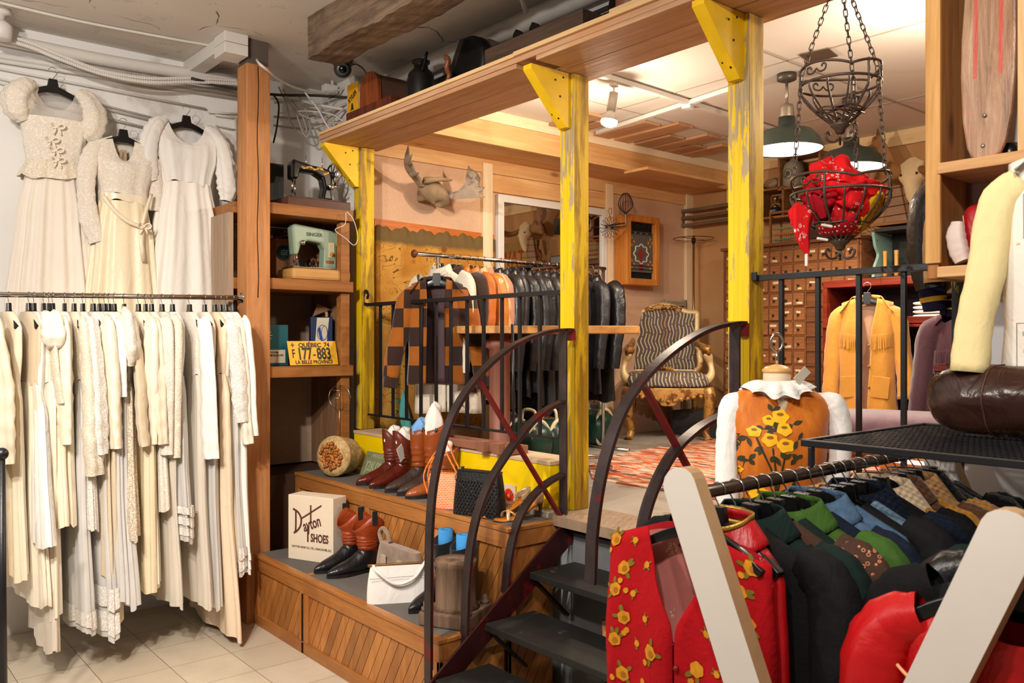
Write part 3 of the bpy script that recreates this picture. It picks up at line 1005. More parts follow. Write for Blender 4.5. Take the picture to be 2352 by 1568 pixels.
D(318,1365,'shiny champagne satin gown with a gathered bubble hem',M_SATIN,mat('champagne_satin','ecdcba',0.24,0,0.05,3,0.15,18,0.6,wr=0.25),M_SATIN,0.6,[0.03,0.05,0.05,0.045,0.035],seed=17,flare=(0.24,0.27),thick=(0.026,0.05),fold=(0.006,0.012))
D(334,1345,'cream crepe dress with slim sleeves, right of the champagne gown',M_CREAM,M_IVORY,M_CREAM,0.6,seed=18,flare=(0.2,0.25))
D(348,1180,'cream brocade dress with tapered brocade sleeves',M_LACEF,M_LACEF,M_LACEF,0.66,[0.035,0.052,0.055,0.05,0.042],seed=19,flare=(0.19,0.24))
D(372,1400,'ivory lace gown with rounded shoulder on a wire hook',M_LACE,M_GAUZE,M_LACE,0.68,[0.04,0.05,0.052,0.05,0.045],seed=20,flare=(0.2,0.3))
D(396,1250,'white net dress with three lace bands near the hem',M_COTTON,M_TULLE,None,seed=21,flare=(0.2,0.28),hemlace=(M_LACEW,3,0.055))
D(435,1400,'pale chiffon gown with lace V neck and long white sleeve, alone on its hanger',M_LACEF,M_GAUZE,M_COTTON,0.70,[0.03,0.052,0.056,0.062,0.06],seed=22,flare=(0.22,0.31),neck=0.10)
D(470,1400,'off white chiffon dress left of the peach gown',M_IVORY,M_TULLE,None,seed=23,flare=(0.22,0.3))
D(493,1462,'peach satin gown with tan panels reaching the floor',M_PEACH,M_PEACH,None,seed=24,flare=(0.24,0.40),thick=(0.026,0.036),fold=(0.005,0.016),nf=5)
D(506,1300,'ivory dress with big bow collar and white lace sleeve',M_IVORY,M_BEIGE_C,M_LACEW,0.52,[0.03,0.055,0.062,0.06,0.05],seed=25,flare=(0.2,0.28))
D(519,1320,'white voile dress with scalloped lace near the hem',M_COTTON,M_TULLE,M_IVORY,0.64,[0.03,0.045,0.047,0.045,0.05],seed=26,flare=(0.22,0.31),hemlace=(M_LACEW,2,0.06))
D(535,1325,'white tiered cotton dress, rightmost on the rail',M_COTTON,M_COTTON,M_COTTON,0.60,[0.03,0.05,0.046,0.042,0.04],seed=27,flare=(0.22,0.28),hemlace=(M_COTTON,2,0.05))
def wallp(px,py,y=5.17):
 return W(px,py,Y=y)
UX,VN=V(1,0,0),V(0,-1,0)
def bow(mb,c,w,u=UX,v=VN):
 c=Vector(c)
 z=V(0,0,1)
 for s in(-1,1):
  pts=[c,c+u*(s*w*0.6)+z*(w*0.42)+v*0.01,c+u*(s*w)+z*(w*0.1)+v*0.015,c+u*(s*w*0.6)-z*(w*0.3)+v*0.012,c+v*0.005]
  P=smoothpts(pts,4)
  mb.sweep(P,[(-0.5,-0.06),(0.5,-0.06),(0.5,0.06),(-0.5,0.06)],None,[w*0.45]*len(P))
  mb.sweep([c,c+u*(s*w*0.35)-z*(w*0.7)+v*0.012,c+u*(s*w*0.55)-z*(w*1.3)+v*0.008],[(-0.5,-0.05),(0.5,-0.05),(0.5,0.05),(-0.5,0.05)],VN,[w*0.3]*3)
 mb.ball(c+v*0.012,w*0.22)
y1=5.16
n=wallp(126,205,y1)
g=thing('wall_gown','long ivory gown with sheer neck, puffed lace sleeves and little bows, leftmost on the wall','dress',(n.x,y1,1.0))
O=V(n.x,y1,n.z)
mb=MB()
cloth(mb,O,UX,VN,[(0.0,0.10,0.035,0.0),(0.03,0.155,0.045,0.001),(0.10,0.19,0.055,0.003),(0.22,0.165,0.065,0.004)],7,31,60,12,0.12)
mb.build('yoke',M_YOKE,g)
mb=MB()
cloth(mb,O,UX,VN,[(0.17,0.172,0.068,0.003),(0.30,0.155,0.075,0.005),(0.44,0.135,0.07,0.005)],9,32,72,12)
mb.build('bodice',M_LACEF,g)
mb=MB()
cloth(mb,O,UX,VN,[(0.40,0.138,0.072,0.004),(0.50,0.175,0.095,0.012)],11,33,96,8)
mb.build('peplum',M_LACE,g)
mb=MB()
cloth(mb,O,UX,VN,[(0.44,0.135,0.07,0.004),(0.70,0.18,0.075,0.012),(1.2,0.235,0.085,0.018),(1.9,0.29,0.095,0.022)],15,34,160,26)
mb.build('skirt',mat('ivory_crepe','ece3d6',0.75,0,0.04,4,0.15,60,0.2,0.2,wr=0.30),g)
mb=MB()
sleeve(mb,[wallp(82,196,y1),wallp(60,202,y1-0.02),wallp(42,222,y1-0.03),wallp(44,252,y1-0.03),wallp(56,276,y1-0.02)],[0.03,0.062,0.078,0.07,0.035],0.75,5,24,7,VN,0.14)
mb.build('sleeve',M_LACEF,g)
mb=MB()
sleeve(mb,[wallp(178,212,y1),wallp(200,232,y1-0.02),wallp(214,265,y1-0.03),wallp(208,300,y1-0.03),wallp(192,318,y1-0.02)],[0.03,0.05,0.062,0.058,0.03],0.75,6,24,7,VN,0.14)
mb.build('sleeve',M_LACEF,g)
for bx,by in((131,291),(118,322),(128,345),(132,368)):
 mb=MB()
 bow(mb,wallp(bx,by,y1-0.085),0.034)
 mb.build('bow',M_IVORY,g)
hanger(V(n.x-0.01,y1,n.z+0.115),0.0,'black hanger of the leftmost wall gown, near the ceiling pipes')
y2=5.10
n=wallp(283,315,y2)
g=thing('wall_gown','cream belted gown with open V neck and long lace sleeves, middle of the wall','dress',(n.x,y2,1.0))
O=V(n.x,y2,n.z)
mb=MB()
cloth(mb,O,UX,VN,[(0.0,0.06,0.03,0.0),(0.02,0.11,0.04,0.001),(0.07,0.175,0.05,0.002),(0.18,0.165,0.065,0.005),(0.30,0.13,0.06,0.006),(0.34,0.13,0.06,0.005)],7,41,72,16,0.14)
mb.build('bodice',M_LACEF,g)
mb=MB()
cloth(mb,O,UX,VN,[(0.33,0.131,0.062,0.004),(0.375,0.131,0.062,0.004)],7,41,72,4)
mb.build('waistband',M_CREAM,g)
mb=MB()
cloth(mb,O,UX,VN,[(0.37,0.128,0.06,0.004),(0.6,0.165,0.07,0.012),(1.0,0.20,0.08,0.018),(1.6,0.24,0.09,0.022)],9,42,130,24)
mb.build('skirt',mat('butter_satin','eedfc0',0.42,0,0.05,3,0.12,25,0.45,wr=0.30),g)
mb=MB()
sleeve(mb,[wallp(236,326,y2),wallp(216,345,y2-0.01),wallp(203,385,y2-0.03),wallp(200,440,y2-0.03),wallp(207,500,y2-0.03),wallp(226,555,y2-0.03)],[0.02,0.042,0.048,0.044,0.05,0.044],0.6,7,22,7,VN)
mb.build('sleeve',M_LACEF,g)
mb=MB()
sleeve(mb,[wallp(328,332,y2),wallp(350,375,y2+0.01),wallp(358,440,y2+0.02),wallp(356,485,y2+0.02)],[0.02,0.045,0.042,0.038],0.6,8,18,6,VN)
mb.build('sleeve',M_LACEF,g)
mb=MB()
pts=smoothpts([wallp(236,448,y2-0.075),wallp(262,482,y2-0.085),wallp(292,507,y2-0.09),wallp(322,520,y2-0.09)],5)
mb.sweep(pts,[(-0.011,-0.002),(0.011,-0.002),(0.011,0.002),(-0.011,0.002)],VN)
pts=smoothpts([wallp(326,520,y2-0.09),wallp(334,490,y2-0.085),wallp(348,445,y2-0.05)],5)
mb.sweep(pts,[(-0.009,-0.002),(0.009,-0.002),(0.009,0.002),(-0.009,0.002)],VN)
mb.sweep([wallp(326,520,y2-0.095),wallp(325,560,y2-0.1),wallp(330,600,y2-0.1)],[(-0.013,-0.002),(0.013,-0.002),(0.013,0.002),(-0.013,0.002)],VN)
bow(mb,wallp(330,520,y2-0.1),0.035)
mb.build('ribbon_belt',M_CREAM,g)
c=wallp(283,357,y2+0.012)
MB().box((c.x-0.02,c.y-0.004,c.z-0.035),(c.x+0.018,c.y,c.z+0.03)).build('price_label',mat('brown_paper_label','b09a80',0.8),g)
mb=MB()
mb.text('Vintage',0.018,frame(wallp(283,357,y2+0.0075),(0,0,-1),(1,0,0)),0.0004,0,0.8,0.3)
mb.build('label_lettering',M_DCABLE,[k for k in g.children if k.name.startswith('price_label')][0])
hanger(V(n.x,y2,n.z+0.105),0.0,'black hanger of the middle wall gown, on a long wire hook')
y3=5.12
n=wallp(428,285,y3)
g=thing('wall_gown','white chiffon gown with wide scoop neck and gathered elbow sleeves, rightmost on the wall','dress',(n.x,y3,1.0))
O=V(n.x,y3,n.z)
mb=MB()
cloth(mb,O,UX,VN,[(0.0,0.105,0.035,0.0),(0.02,0.145,0.042,0.001),(0.07,0.185,0.055,0.003),(0.2,0.18,0.072,0.006),(0.33,0.145,0.066,0.007),(0.36,0.14,0.064,0.006)],12,51,90,18,0.12)
mb.build('bodice',mat('white_chiffon','e6e2dc',0.8,0,0.03,4,0.2,60,0.2,0.3,wr=0.30),g)
mb=MB()
cloth(mb,O,UX,VN,[(0.355,0.139,0.063,0.006),(0.6,0.185,0.08,0.014),(1.0,0.235,0.09,0.02),(1.7,0.30,0.10,0.024)],10,52,140,24)
mb.build('skirt',mat('warm_white_chiffon','ebe5dc',0.7,0,0.03,4,0.15,40,0.3,0.2,wr=0.30),g)
mb=MB()
sleeve(mb,[wallp(384,272,y3),wallp(362,288,y3-0.01),wallp(347,320,y3-0.02),wallp(342,360,y3-0.02),wallp(346,398,y3-0.02),wallp(352,415,y3-0.02)],[0.02,0.045,0.052,0.054,0.052,0.03],0.65,9,24,7,VN,0.16)
mb.build('sleeve',MATS['white_chiffon'],g)
mb=MB()
sleeve(mb,[wallp(472,292,y3),wallp(494,310,y3-0.01),wallp(510,345,y3-0.02),wallp(519,390,y3-0.02),wallp(524,432,y3-0.02),wallp(520,462,y3-0.02)],[0.02,0.045,0.052,0.056,0.06,0.035],0.65,10,24,7,VN,0.16)
mb.build('sleeve',MATS['white_chiffon'],g)
hanger(V(n.x,y3,n.z+0.112),0.0,'black hanger of the rightmost wall gown, beside the timber post')
mb=MB()
rn=random.Random(8)
L0,L1=4.14,0.4
def rough(u,v):
 y=lerp(L0,L1,v)
 x0,x1,z0,z1=2.05,2.24,3.10,CEIL
 k=int(round(u*24))%24
 e=0.007*sin(y*7)+0.004*sin(y*23+1)+0.003*sin(y*51+k)
 per=u*4
 if per<1:
  return V(lerp(x0,x1,per),y,z0+e)
 if per<2:
  return V(x1+e*0.5,y,lerp(z0+e,z1,per-1))
 if per<3:
  return V(lerp(x1,x0,per-2),y,z1)
 return V(x0+e*0.4,y,lerp(z1,z0+e,per-3))
mb.grid(rough,24,120,True,False)
mb.add([rough(k/24,0)for k in range(24)],[tuple(range(24))])
o=mb.build('ceiling_timber',wood('old_charred_beam','4a3c31','8a7460','Y',1.6,0.85,'2c2520',0.3,0.2,0.6))
tag(o,'rough old dark timber fixed under the ceiling above the security camera','timber')
c=W(787,137,Z=CEIL)
t=thing('security_camera','dark grey dome security camera on the ceiling','security camera',c)
MB().lathe([(0.062,0),(0.062,-0.028),(0.055,-0.036),(0,-0.036)],c,28).build('housing',mat('grey_camera_plastic','3b3b3d',0.4),t)
ball=MB().ball(c+V(0,0,-0.058),0.054,24,16).build('dome',mat('grey_camera_ball','2f3032',0.35),t)
dirv=(V(0,0,CZ)-c-V(0,0,-0.058)).normalized()
Rq=dirv.to_track_quat('Z','Y').to_matrix()
MB().lathe([(0.040,0.034),(0.038,0.050),(0.030,0.053)],c+V(0,0,-0.058),24,Rq).build('lens_ring',mat('camera_ring','4a4b4d',0.3),t)
lens=MB().lathe([(0.03,0.05),(0.018,0.056),(0,0.058)],c+V(0,0,-0.058),20,Rq).build('lens',mat('camera_glass','060608',0.08),t)
MB().tube(smoothpts([c+V(0.06,0,-0.02),W(820,148,X=2.6),W(836,160,X=2.65),W(845,178,X=2.72)],5),0.004,6).build('cable',M_PLASTIC,t)
def pipe(name,label,pts,r,m,cat='pipe',sub=6,group=None,n=8):
 o=MB().tube(smoothpts(pts,sub)if len(pts)>2 else[Vector(p)for p in pts],r,n).build(name,m)
 return tag(o,label,cat,group)
pipe('pipe','thick white painted pipe along the top of the wall above the wall gowns',[W(-80,72,Y=5.22),W(140,118,Y=5.22),W(300,148,Y=5.22),W(548,186,Y=5.22)],0.035,M_WPIPE)
pipe('pipe','thick white painted pipe under the ceiling above the overhead shelf',[V(2.80,5.2,3.20),V(2.80,3.6,3.215),V(2.80,0.6,3.22)],0.048,M_WPIPE)
pipe('conduit','thin dark conduit beneath the white pipe above the overhead shelf',[V(2.845,5.2,3.12),V(2.845,0.6,3.15)],0.014,M_DCABLE)
pipe('conduit','thin white drop conduit from the ceiling to the pipe near the top of the picture',[V(2.62,3.1,CEIL),V(2.70,3.12,3.20)],0.012,M_WPIPE)
def flex(name,label,pts,r):
 P=smoothpts(pts,40)
 o=MB().sweep(P,[(cos(2*pi*i/8),sin(2*pi*i/8))for i in range(8)],None,[(r*(1+0.16*(k%2)),)*2 for k in range(len(P))],False,False).build(name,M_WPIPE)
 return tag(o,label,'conduit')
flex('flexible_conduit','upper white flexible conduit sagging along the wall above the gowns',[W(-40,70,Y=5.13),W(60,95,Y=5.13),W(140,128,Y=5.12),W(235,163,Y=5.12),W(340,180,Y=5.12),W(450,180,Y=5.12),W(552,186,Y=5.12)],0.010)
flex('flexible_conduit','lower white flexible conduit sagging along the wall above the gowns',[W(-40,80,Y=5.12),W(60,105,Y=5.12),W(140,137,Y=5.11),W(235,170,Y=5.11),W(340,189,Y=5.11),W(450,188,Y=5.11),W(552,193,Y=5.11)],0.010)
for k,(a,b)in enumerate((((-60,118),(545,218)),((-60,130),(545,226)),((-60,146),(472,250)),((-60,165),(350,270)),((-60,176),(345,276)),((-60,200),(330,292)),((478,257),(548,262)),((494,264),(548,272)),((495,288),(548,300)))):
 pipe('conduit',['upper painted conduit strip along the wall behind the gown hangers','second painted conduit strip along the wall','painted conduit ending between the middle and right gowns','thin painted conduit passing behind the middle hanger','thin painted conduit just under another behind the middle hanger','lowest painted conduit strip behind the gowns','short white conduit stub beside the timber post, upper','short white conduit stub beside the timber post, lower','short grey cable end beside the timber post'][k],[W(*a,Y=5.275),W(*b,Y=5.275)],(0.016,0.012,0.007,0.006,0.006,0.008,0.007,0.007,0.005)[k],M_WPIPE if k!=8 else M_CABLE,'conduit')
pipe('conduit','upright white conduit on the wall beside the timber post',[W(541,270,Y=5.28),W(541,480,Y=5.28)],0.009,M_WPIPE,'conduit')
cab=[('loose white cable slung from the ceiling past the timber post',[W(-60,-8,Z=CEIL-0.01),W(180,48,Z=CEIL-0.01),W(400,90,Z=CEIL-0.01),W(563,120,Z=CEIL-0.01),W(600,150,Y=4.55),W(650,188,Y=4.7),W(700,208,Y=4.85),W(760,212,Y=4.95),W(820,190,Y=5.0),W(850,180,Y=4.95)],0.008,M_WPIPE),('black corrugated cable crossing the corner under the ceiling',[W(440,180,Y=5.10),W(520,200,Y=5.12),W(625,217,Y=5.1),W(720,219,Y=5.1),W(800,224,Y=4.95)],0.010,M_DCABLE),('hanging brown cable end right of the timber post',[W(626,215,Y=5.1),W(640,240,Y=5.05),W(636,290,Y=5.05),W(628,328,Y=5.05)],0.006,M_DCABLE),('long loop of grey cable hanging in the corner',[W(640,200,Y=5.15),W(658,240,Y=5.1),W(668,280,Y=5.08),W(690,306,Y=5.08),W(704,300,Y=5.08),W(692,262,Y=5.1),W(668,228,Y=5.15)],0.005,M_CABLE),('second loop of grey cable hanging in the corner',[W(650,205,Y=5.12),W(680,262,Y=5.06),W(700,312,Y=5.06),W(712,300,Y=5.06),W(706,262,Y=5.1),W(686,220,Y=5.14)],0.005,M_CABLE),('pale cable running from the corner to the clock box',[W(655,225,Y=5.1),W(690,262,Y=5.08),W(740,280,Y=5.0),W(792,282,Y=4.9)],0.006,M_CABLE),('pale cable drooping from the ceiling box',[W(700,212,Y=5.0),W(730,250,Y=4.98),W(745,278,Y=4.95),W(760,300,Y=4.9)],0.006,M_WPIPE),('white armoured cable in the corner bundle',[W(630,236,Y=5.18),W(690,232,Y=5.15),W(725,240,Y=5.1),W(795,252,Y=4.95)],0.010,M_WPIPE),('sagging grey cable low in the corner bundle',[W(628,268,Y=5.2),W(680,272,Y=5.2),W(730,262,Y=5.1),W(795,238,Y=4.95)],0.009,M_CABLE),('pale cable curving up to the overhead shelf',[W(628,288,Y=5.2),W(700,296,Y=5.15),W(745,285,Y=5.05),W(790,250,Y=4.92)],0.008,M_CABLE),('thin white wire crossing the corner bundle',[W(640,260,Y=5.1),W(700,255,Y=5.05),W(760,262,Y=4.95),W(790,280,Y=4.9)],0.004,M_WPIPE),]
for lb,pts,r,m in cab:
 pipe('cable',lb,pts,r,m,'cable',6,'loose cables in the ceiling corner',6)
c=W(757,205,Y=5.05)
t=thing('junction_box','small white electrical box under the ceiling by the cables','junction box',c)
MB().obox(c,(0.09,0.06,0.05)).build('box_body',M_WPIPE,t,0.004)
MB().tube([c+V(0.02,0,0.02),c+V(0.02,0.0,0.26)],0.01,8).build('conduit_stub',M_WPIPE,t)
c=W(2,20,Z=CEIL)
t=thing('corner_spotlight','white ceiling spotlight at the upper left edge of the picture','spotlight',c)
MB().lathe([(0.045,0),(0.045,-0.03),(0.02,-0.035),(0.012,-0.07)],c,18).build('ceiling_rose',M_WPIPE,t)
MB().lathe([(0.03,-0.16),(0.05,-0.155),(0.055,-0.09),(0.03,-0.065)],c,20,None).build('lamp_head',M_WPIPE,t)
p=W(4,1300,d=3.2)
t=thing('black_stand','black stand post with a round knob at the left edge of the picture','stand',(p.x,p.y,0))
MB().tube([V(p.x,p.y,0.0),V(p.x,p.y,1.16)],[0.022,0.012],14).build('post',M_BLACK,t)
MB().ball((p.x,p.y,1.175),0.024,16,10).build('knob',M_BLACK,t)
MB().lathe([(0.16,0),(0.16,0.012),(0.03,0.03)],(p.x,p.y,0),24).build('base',M_BLACK,t)
# boots, bags and boxes on the benches
def tooled(name,col,thread,sc=9.0):
 """tooled leather with stitched scrolls"""
 t=NT(name)
 vec=t.coords()
 n=t.noise(vec,14,5)
 c=t.ramp(n,[(0.25,tuple(x*0.62 for x in C(col))),(0.75,C(col))])
 w=t.n('TexWave',wave_type='RINGS',rings_direction='SPHERICAL')
 w.inputs['Scale'].default_value=sc
 w.inputs['Distortion'].default_value=9
 w.inputs['Detail'].default_value=1.5
 w.inputs['Detail Scale'].default_value=2.2
 t.l(vec,w.inputs['Vector'])
 k=t.ramp(w.outputs['Fac'],[(0.46,0.0),(0.5,0.8),(0.54,0.0)])
 c=t.mix(k,c,C(thread))
 t.bump(t.math('ADD',n,t.math('MULTIPLY',k,-0.4)),0.4,0.006)
 return t.done(t.tinted(c),0.42,0,0.45)
M_CHERRY=tooled('cherry_boot_leather','6a2614','8a3d20')
M_CHERRYF=mat('polished_cherry_leather','54190f',0.2,0,0.3,9,0.15,50,0.6,wr=0.30)
M_RUST=tooled('rust_boot_leather','9a4712','5f2408',7)
M_RUSTF=mat('dark_worn_leather','3a2a24',0.5,0,0.3,10,0.25,60,0.4,wr=0.30)
M_TANB=mat('tan_boot_leather','8c4a26',0.25,0,0.25,8,0.15,50,0.55,wr=0.30)
M_ORED=tooled('orange_red_boot_leather','a2401a','c97f4a',8)
M_BLKL=mat('creased_black_leather','17161a',0.33,0,0.4,12,0.35,40,0.55,wr=0.30)
M_SUEDEB=mat('black_suede','0f1014',0.9,0,0.3,20,0.3,200,0.15,0.3)
M_SOLE=mat('dark_boot_sole','1c1310',0.6)
M_PAPER=mat('crumpled_tissue','e6e0d8',0.75,0,0.05,6,0.6,18,0.2)
M_BPAPER=mat('blue_tissue','6fa0d6',0.6,0,0.15,10,0.5,22,0.3)
def boot(loc,rz,h,shaft,foot,label,scallop=0.05,group=None,fill=None,pull=None,deep='front',s=0.93,disc=None,wide=1.0,tagpaper=False):
 t=thing('cowboy_boot',label,'boot',loc,rz,group)
 Mx=Matrix.Translation(loc)@Matrix.Rotation(rz,4,'Z')@Matrix.Scale(s,4)
 def ring(cx,cz,phi,r1,ry,top=0.0,floor=0.012,n=32):
  f=rad(phi)
  out=[]
  for i in range(n):
   a=2*pi*i/n
   z=cz+r1*cos(a)*sin(f)
   if top:
    z-=top*{'front':abs(cos(a))**1.6,'side':abs(sin(a))**3,'slant':0.5+0.5*cos(a)}[deep]
   out.append(V(cx+r1*cos(a)*cos(f),ry*sin(a),max(z,floor)))
  return out
 wr=[0.0,0.003,-0.004,0.004,-0.003]
 S=[(-0.004,h,0,0.074*wide,0.060*wide,scallop),(-0.003,h*0.85,0,0.072*wide,0.058*wide,scallop*0.5),(0.0,h*0.65,0,0.067,0.054,0),(0.004,h*0.52+0.02,0,0.062,0.049,0),(0.0,h*0.42+0.02,0,0.060,0.046,0),(0.003,0.15,0,0.054,0.042,0),(0.0,0.125,4,0.056,0.041,0)]
 F=[(0.0,0.128,3,0.0575,0.042),(0.002,0.105,12,0.062,0.042),(0.012,0.085,32,0.068,0.043),(0.04,0.064,58,0.062,0.043),(0.085,0.049,76,0.049,0.045),(0.13,0.041,85,0.039,0.046),(0.175,0.034,90,0.031,0.042),(0.215,0.028,90,0.0225,0.029),(0.238,0.024,90,0.015,0.016),(0.248,0.022,90,0.006,0.006)]
 def skin(mb,rings):
  n=len(rings[0])
  vs=[Mx@p for r in rings for p in r]
  fs=[(j*n+i,j*n+(i+1)%n,(j+1)*n+(i+1)%n,(j+1)*n+i)for j in range(len(rings)-1)for i in range(n)]
  mb.add(vs,fs,True)
 mb=MB()
 S2=S[:3]
 for k in range(13):
  z=lerp(h*0.65-0.012,0.14,k/12)
  q=interp([(s_[1],s_[0],s_[3],s_[4])for s_ in reversed(S[2:])],z)
  w=1+0.035*sin(k*2.1+h*50)*min(1,k/4)
  S2.append((q[0]+0.004*sin(k*1.7),z,7*sin(k*1.3),q[1]*w,q[2]*w,0))
 skin(mb,[ring(*q)for q in S2+[S[-1]]])
 mb.build('shaft',shaft,t,solid=0.003)
 mb=MB()
 R=[ring(*q)for q in F]
 skin(mb,R)
 mb.add([Mx@p for p in R[-1]],[tuple(range(32))])
 mb.build('foot',foot,t)
 out=[(-0.060,0),(-0.055,0.027),(-0.02,0.036),(0.04,0.032),(0.10,0.043),(0.15,0.049),(0.2,0.038),(0.235,0.019),(0.252,0)]
 poly=[(x,y)for x,y in out]+[(x,-y)for x,y in out[-2:0:-1]]
 mb=MB().prism([Mx@V(x,y,0.0)for x,y in poly if x>0.03]+[],V(0,0,0.012*s))
 mb.prism([Mx@V(x,y,0.010)for x,y in poly],V(0,0,0.006*s))
 mb.prism([Mx@V(x,y,0.0)for x,y in((-0.058,0.0),(-0.054,0.025),(-0.02,0.033),(0.0,0.032),(0.0,-0.032),(-0.02,-0.033),(-0.054,-0.025))],V(0,0,0.028*s))
 mb.build('sole',M_SOLE,t)
 if fill:
  rn=random.Random(int(h*1000)+len(label))
  mb=MB()
  def fn(u,v):
   a=2*pi*u
   r=(0.055+0.012*sin(3*a+5*v)+0.006*sin(7*a))*sin(pi*(0.5+0.5*v))**0.35
   k=1+0.1*sin(9*v+4*a)
   return Mx@V(r*k*cos(a),r*0.8*k*sin(a),h-0.09+v*fill[1]+0.012*sin(2*a+1))
  mb.grid(fn,24,12,True)
  mb.build('stuffing',fill[0],t)
 if pull:
  for sy in(-1,1):
   mb=MB().obox(Mx@V(0.0,sy*0.081,h-0.012),(0.032*s,0.007,0.075*s),Rz(rz))
   mb.build('pull_strap',pull,t,0.002)
 if disc:
  mb=MB().lathe([(0.012,0),(0.012,0.002),(0,0.002)],Mx@V(0.03,0.058,h-0.05),16,Rz(rz)@Rx(-pi/2))
  mb.build('eyelet',disc,t)
 if tagpaper:
  p=Mx@V(0.06,0.052,0.20)
  MB().obox(p,(0.055,0.003,0.085),Rz(rz+0.35)@Ry(0.5)).build('price_tag',mat('white_tag_card','ece9e4',0.7,0,0.02),t)
 return t
UPZ,LOZ=BZ2+0.005,BZ1+0.005
g1,g2,g3='cherry cowboy boots','rust topped riding boots','orange and black cowboy boots'
boot((2.595,4.16,UPZ),pi-0.1,0.33,M_CHERRY,M_CHERRYF,'cherry red cowboy boot stuffed with white tissue, the far one by the green plate',0.06,g1,(M_PAPER,0.10),deep='side',wide=1.05)
boot((2.595,4.05,UPZ),pi+0.05,0.33,M_CHERRY,M_CHERRYF,'polished cherry cowboy boot with a white price tag hanging on its shaft',0.06,g1,(M_PAPER,0.10),deep='side',wide=1.05,tagpaper=True)
boot((2.60,3.885,UPZ),pi,0.40,M_RUST,M_RUSTF,'tall rust boot with round eyelet and blue tissue inside',0.06,g2,(M_BPAPER,0.10),None,'slant',disc=mat('blue_grey_eyelet','6d7486',0.3,0.6))
boot((2.60,3.755,UPZ),pi-0.05,0.41,M_RUST,M_RUSTF,'tall rust boot with white tissue bulging from its top',0.06,g2,(M_PAPER,0.19),None,'slant',disc=MATS['blue_grey_eyelet'])
boot((2.585,3.635,UPZ),pi-0.12,0.27,M_TANB,M_TANB,'plain tan leather boot at the front of the row beside the orange woven bag',0.03,None,(M_PAPER,0.12),None,'slant')
boot((2.255,4.03,LOZ),pi+0.06,0.325,M_ORED,M_BLKL,'orange red cowboy boot with black foot, nearer to the white shoe box',0.085,g3,None,M_SUEDEB,'front',wide=1.3)
boot((2.265,3.885,LOZ),pi-0.04,0.325,M_ORED,M_BLKL,'orange red cowboy boot with black foot, nearer to the white handbag',0.085,g3,None,M_SUEDEB,'front',wide=1.3)
M_FOAM=mat('blue_foam','3f8fd0',0.8,0,0.12,30,0.5,120,0.2)
for k,(x,y,lb)in enumerate(((2.275,3.20,'tall black suede boot with a blue foam roll, left of its pair'),(2.275,3.06,'tall black suede boot with a blue foam roll, right behind the round wooden mould'))):
 b=boot((x,y,LOZ),pi+0.18-0.1*k,0.345,M_SUEDEB,M_BLKL,lb,0.05,'black suede boots',None,None,'slant')
 MB().lathe([(0.012,0.20),(0.034,0.20),(0.034,0.335),(0.012,0.335),(0.012,0.20)],(x,y,LOZ),20).build('foam_roll',M_FOAM,b)
A,B=V(2.06,4.40,LOZ),V(2.185,4.115,LOZ)
ux=(B-A).normalized()
dv=V(-ux.y,ux.x,0)
w=(B-A).length
hb=0.355
t=thing('shoe_box','cream cardboard shoe box with brown lettering, standing on the lower bench','box',A)
R=Matrix((ux,dv,V(0,0,1))).transposed()
mb=MB().obox(A+ux*w/2+dv*0.057+V(0,0,hb/2),(w,0.114,hb),R)
mb.build('carton',mat('cream_carton','e2d3bc',0.75,0,0.04,5,0.1,60,0.2),t,0.003)
M_BRN=mat('brown_print','5a302a',0.7,0,0.05)
def on_face(o,u,x,z,back=(0,0,1),lift=0.001):
 nrm=Vector(u).cross(V(*back))
 return frame(Vector(o)+Vector(u)*x+V(*back)*z+nrm*lift,u,back)
mb=MB()
mb.text('ayton',0.086,on_face(A,ux,0.164,0.205)@Matrix.Rotation(0.36,4,'Z'),0.0006,0.0018,0.66,0.15)
fr=on_face(A,ux,0,0)
def stroke(mb,pts,wd,fr,n=5):
 P=[fr@V(x,z,0)for x,z in pts]
 nz=(fr.to_3x3()@V(0,0,1))
 mb.sweep(smoothpts(P,n),[(-0.5,-0.0006),(0.5,-0.0006),(0.5,0.0006),(-0.5,0.0006)],nz,[(wd,1)]*(n*(len(P)-1)+1),False,False)
stroke(mb,[(0.055,0.265),(0.055,0.19),(0.052,0.15)],0.011,fr)
stroke(mb,[(0.035,0.278),(0.07,0.262),(0.092,0.23),(0.088,0.19),(0.065,0.16),(0.04,0.145)],0.011,fr)
stroke(mb,[(0.092,0.228),(0.13,0.25),(0.20,0.292),(0.232,0.311)],0.009,fr)
stroke(mb,[(0.159,0.308),(0.159,0.21)],0.010,fr)
stroke(mb,[(0.139,0.19),(0.139,0.105)],0.010,fr)
mb.text('SHOES',0.062,on_face(A,ux,0.219,0.128),0.0006,0.002,0.66)
mb.text('DAYTON SHOE CO. LTD., VANCOUVER, B.C.',0.0165,on_face(A,ux,w*0.53,0.072),0.0004,0.0003,0.83)
mb.build('lettering',M_BRN,t)
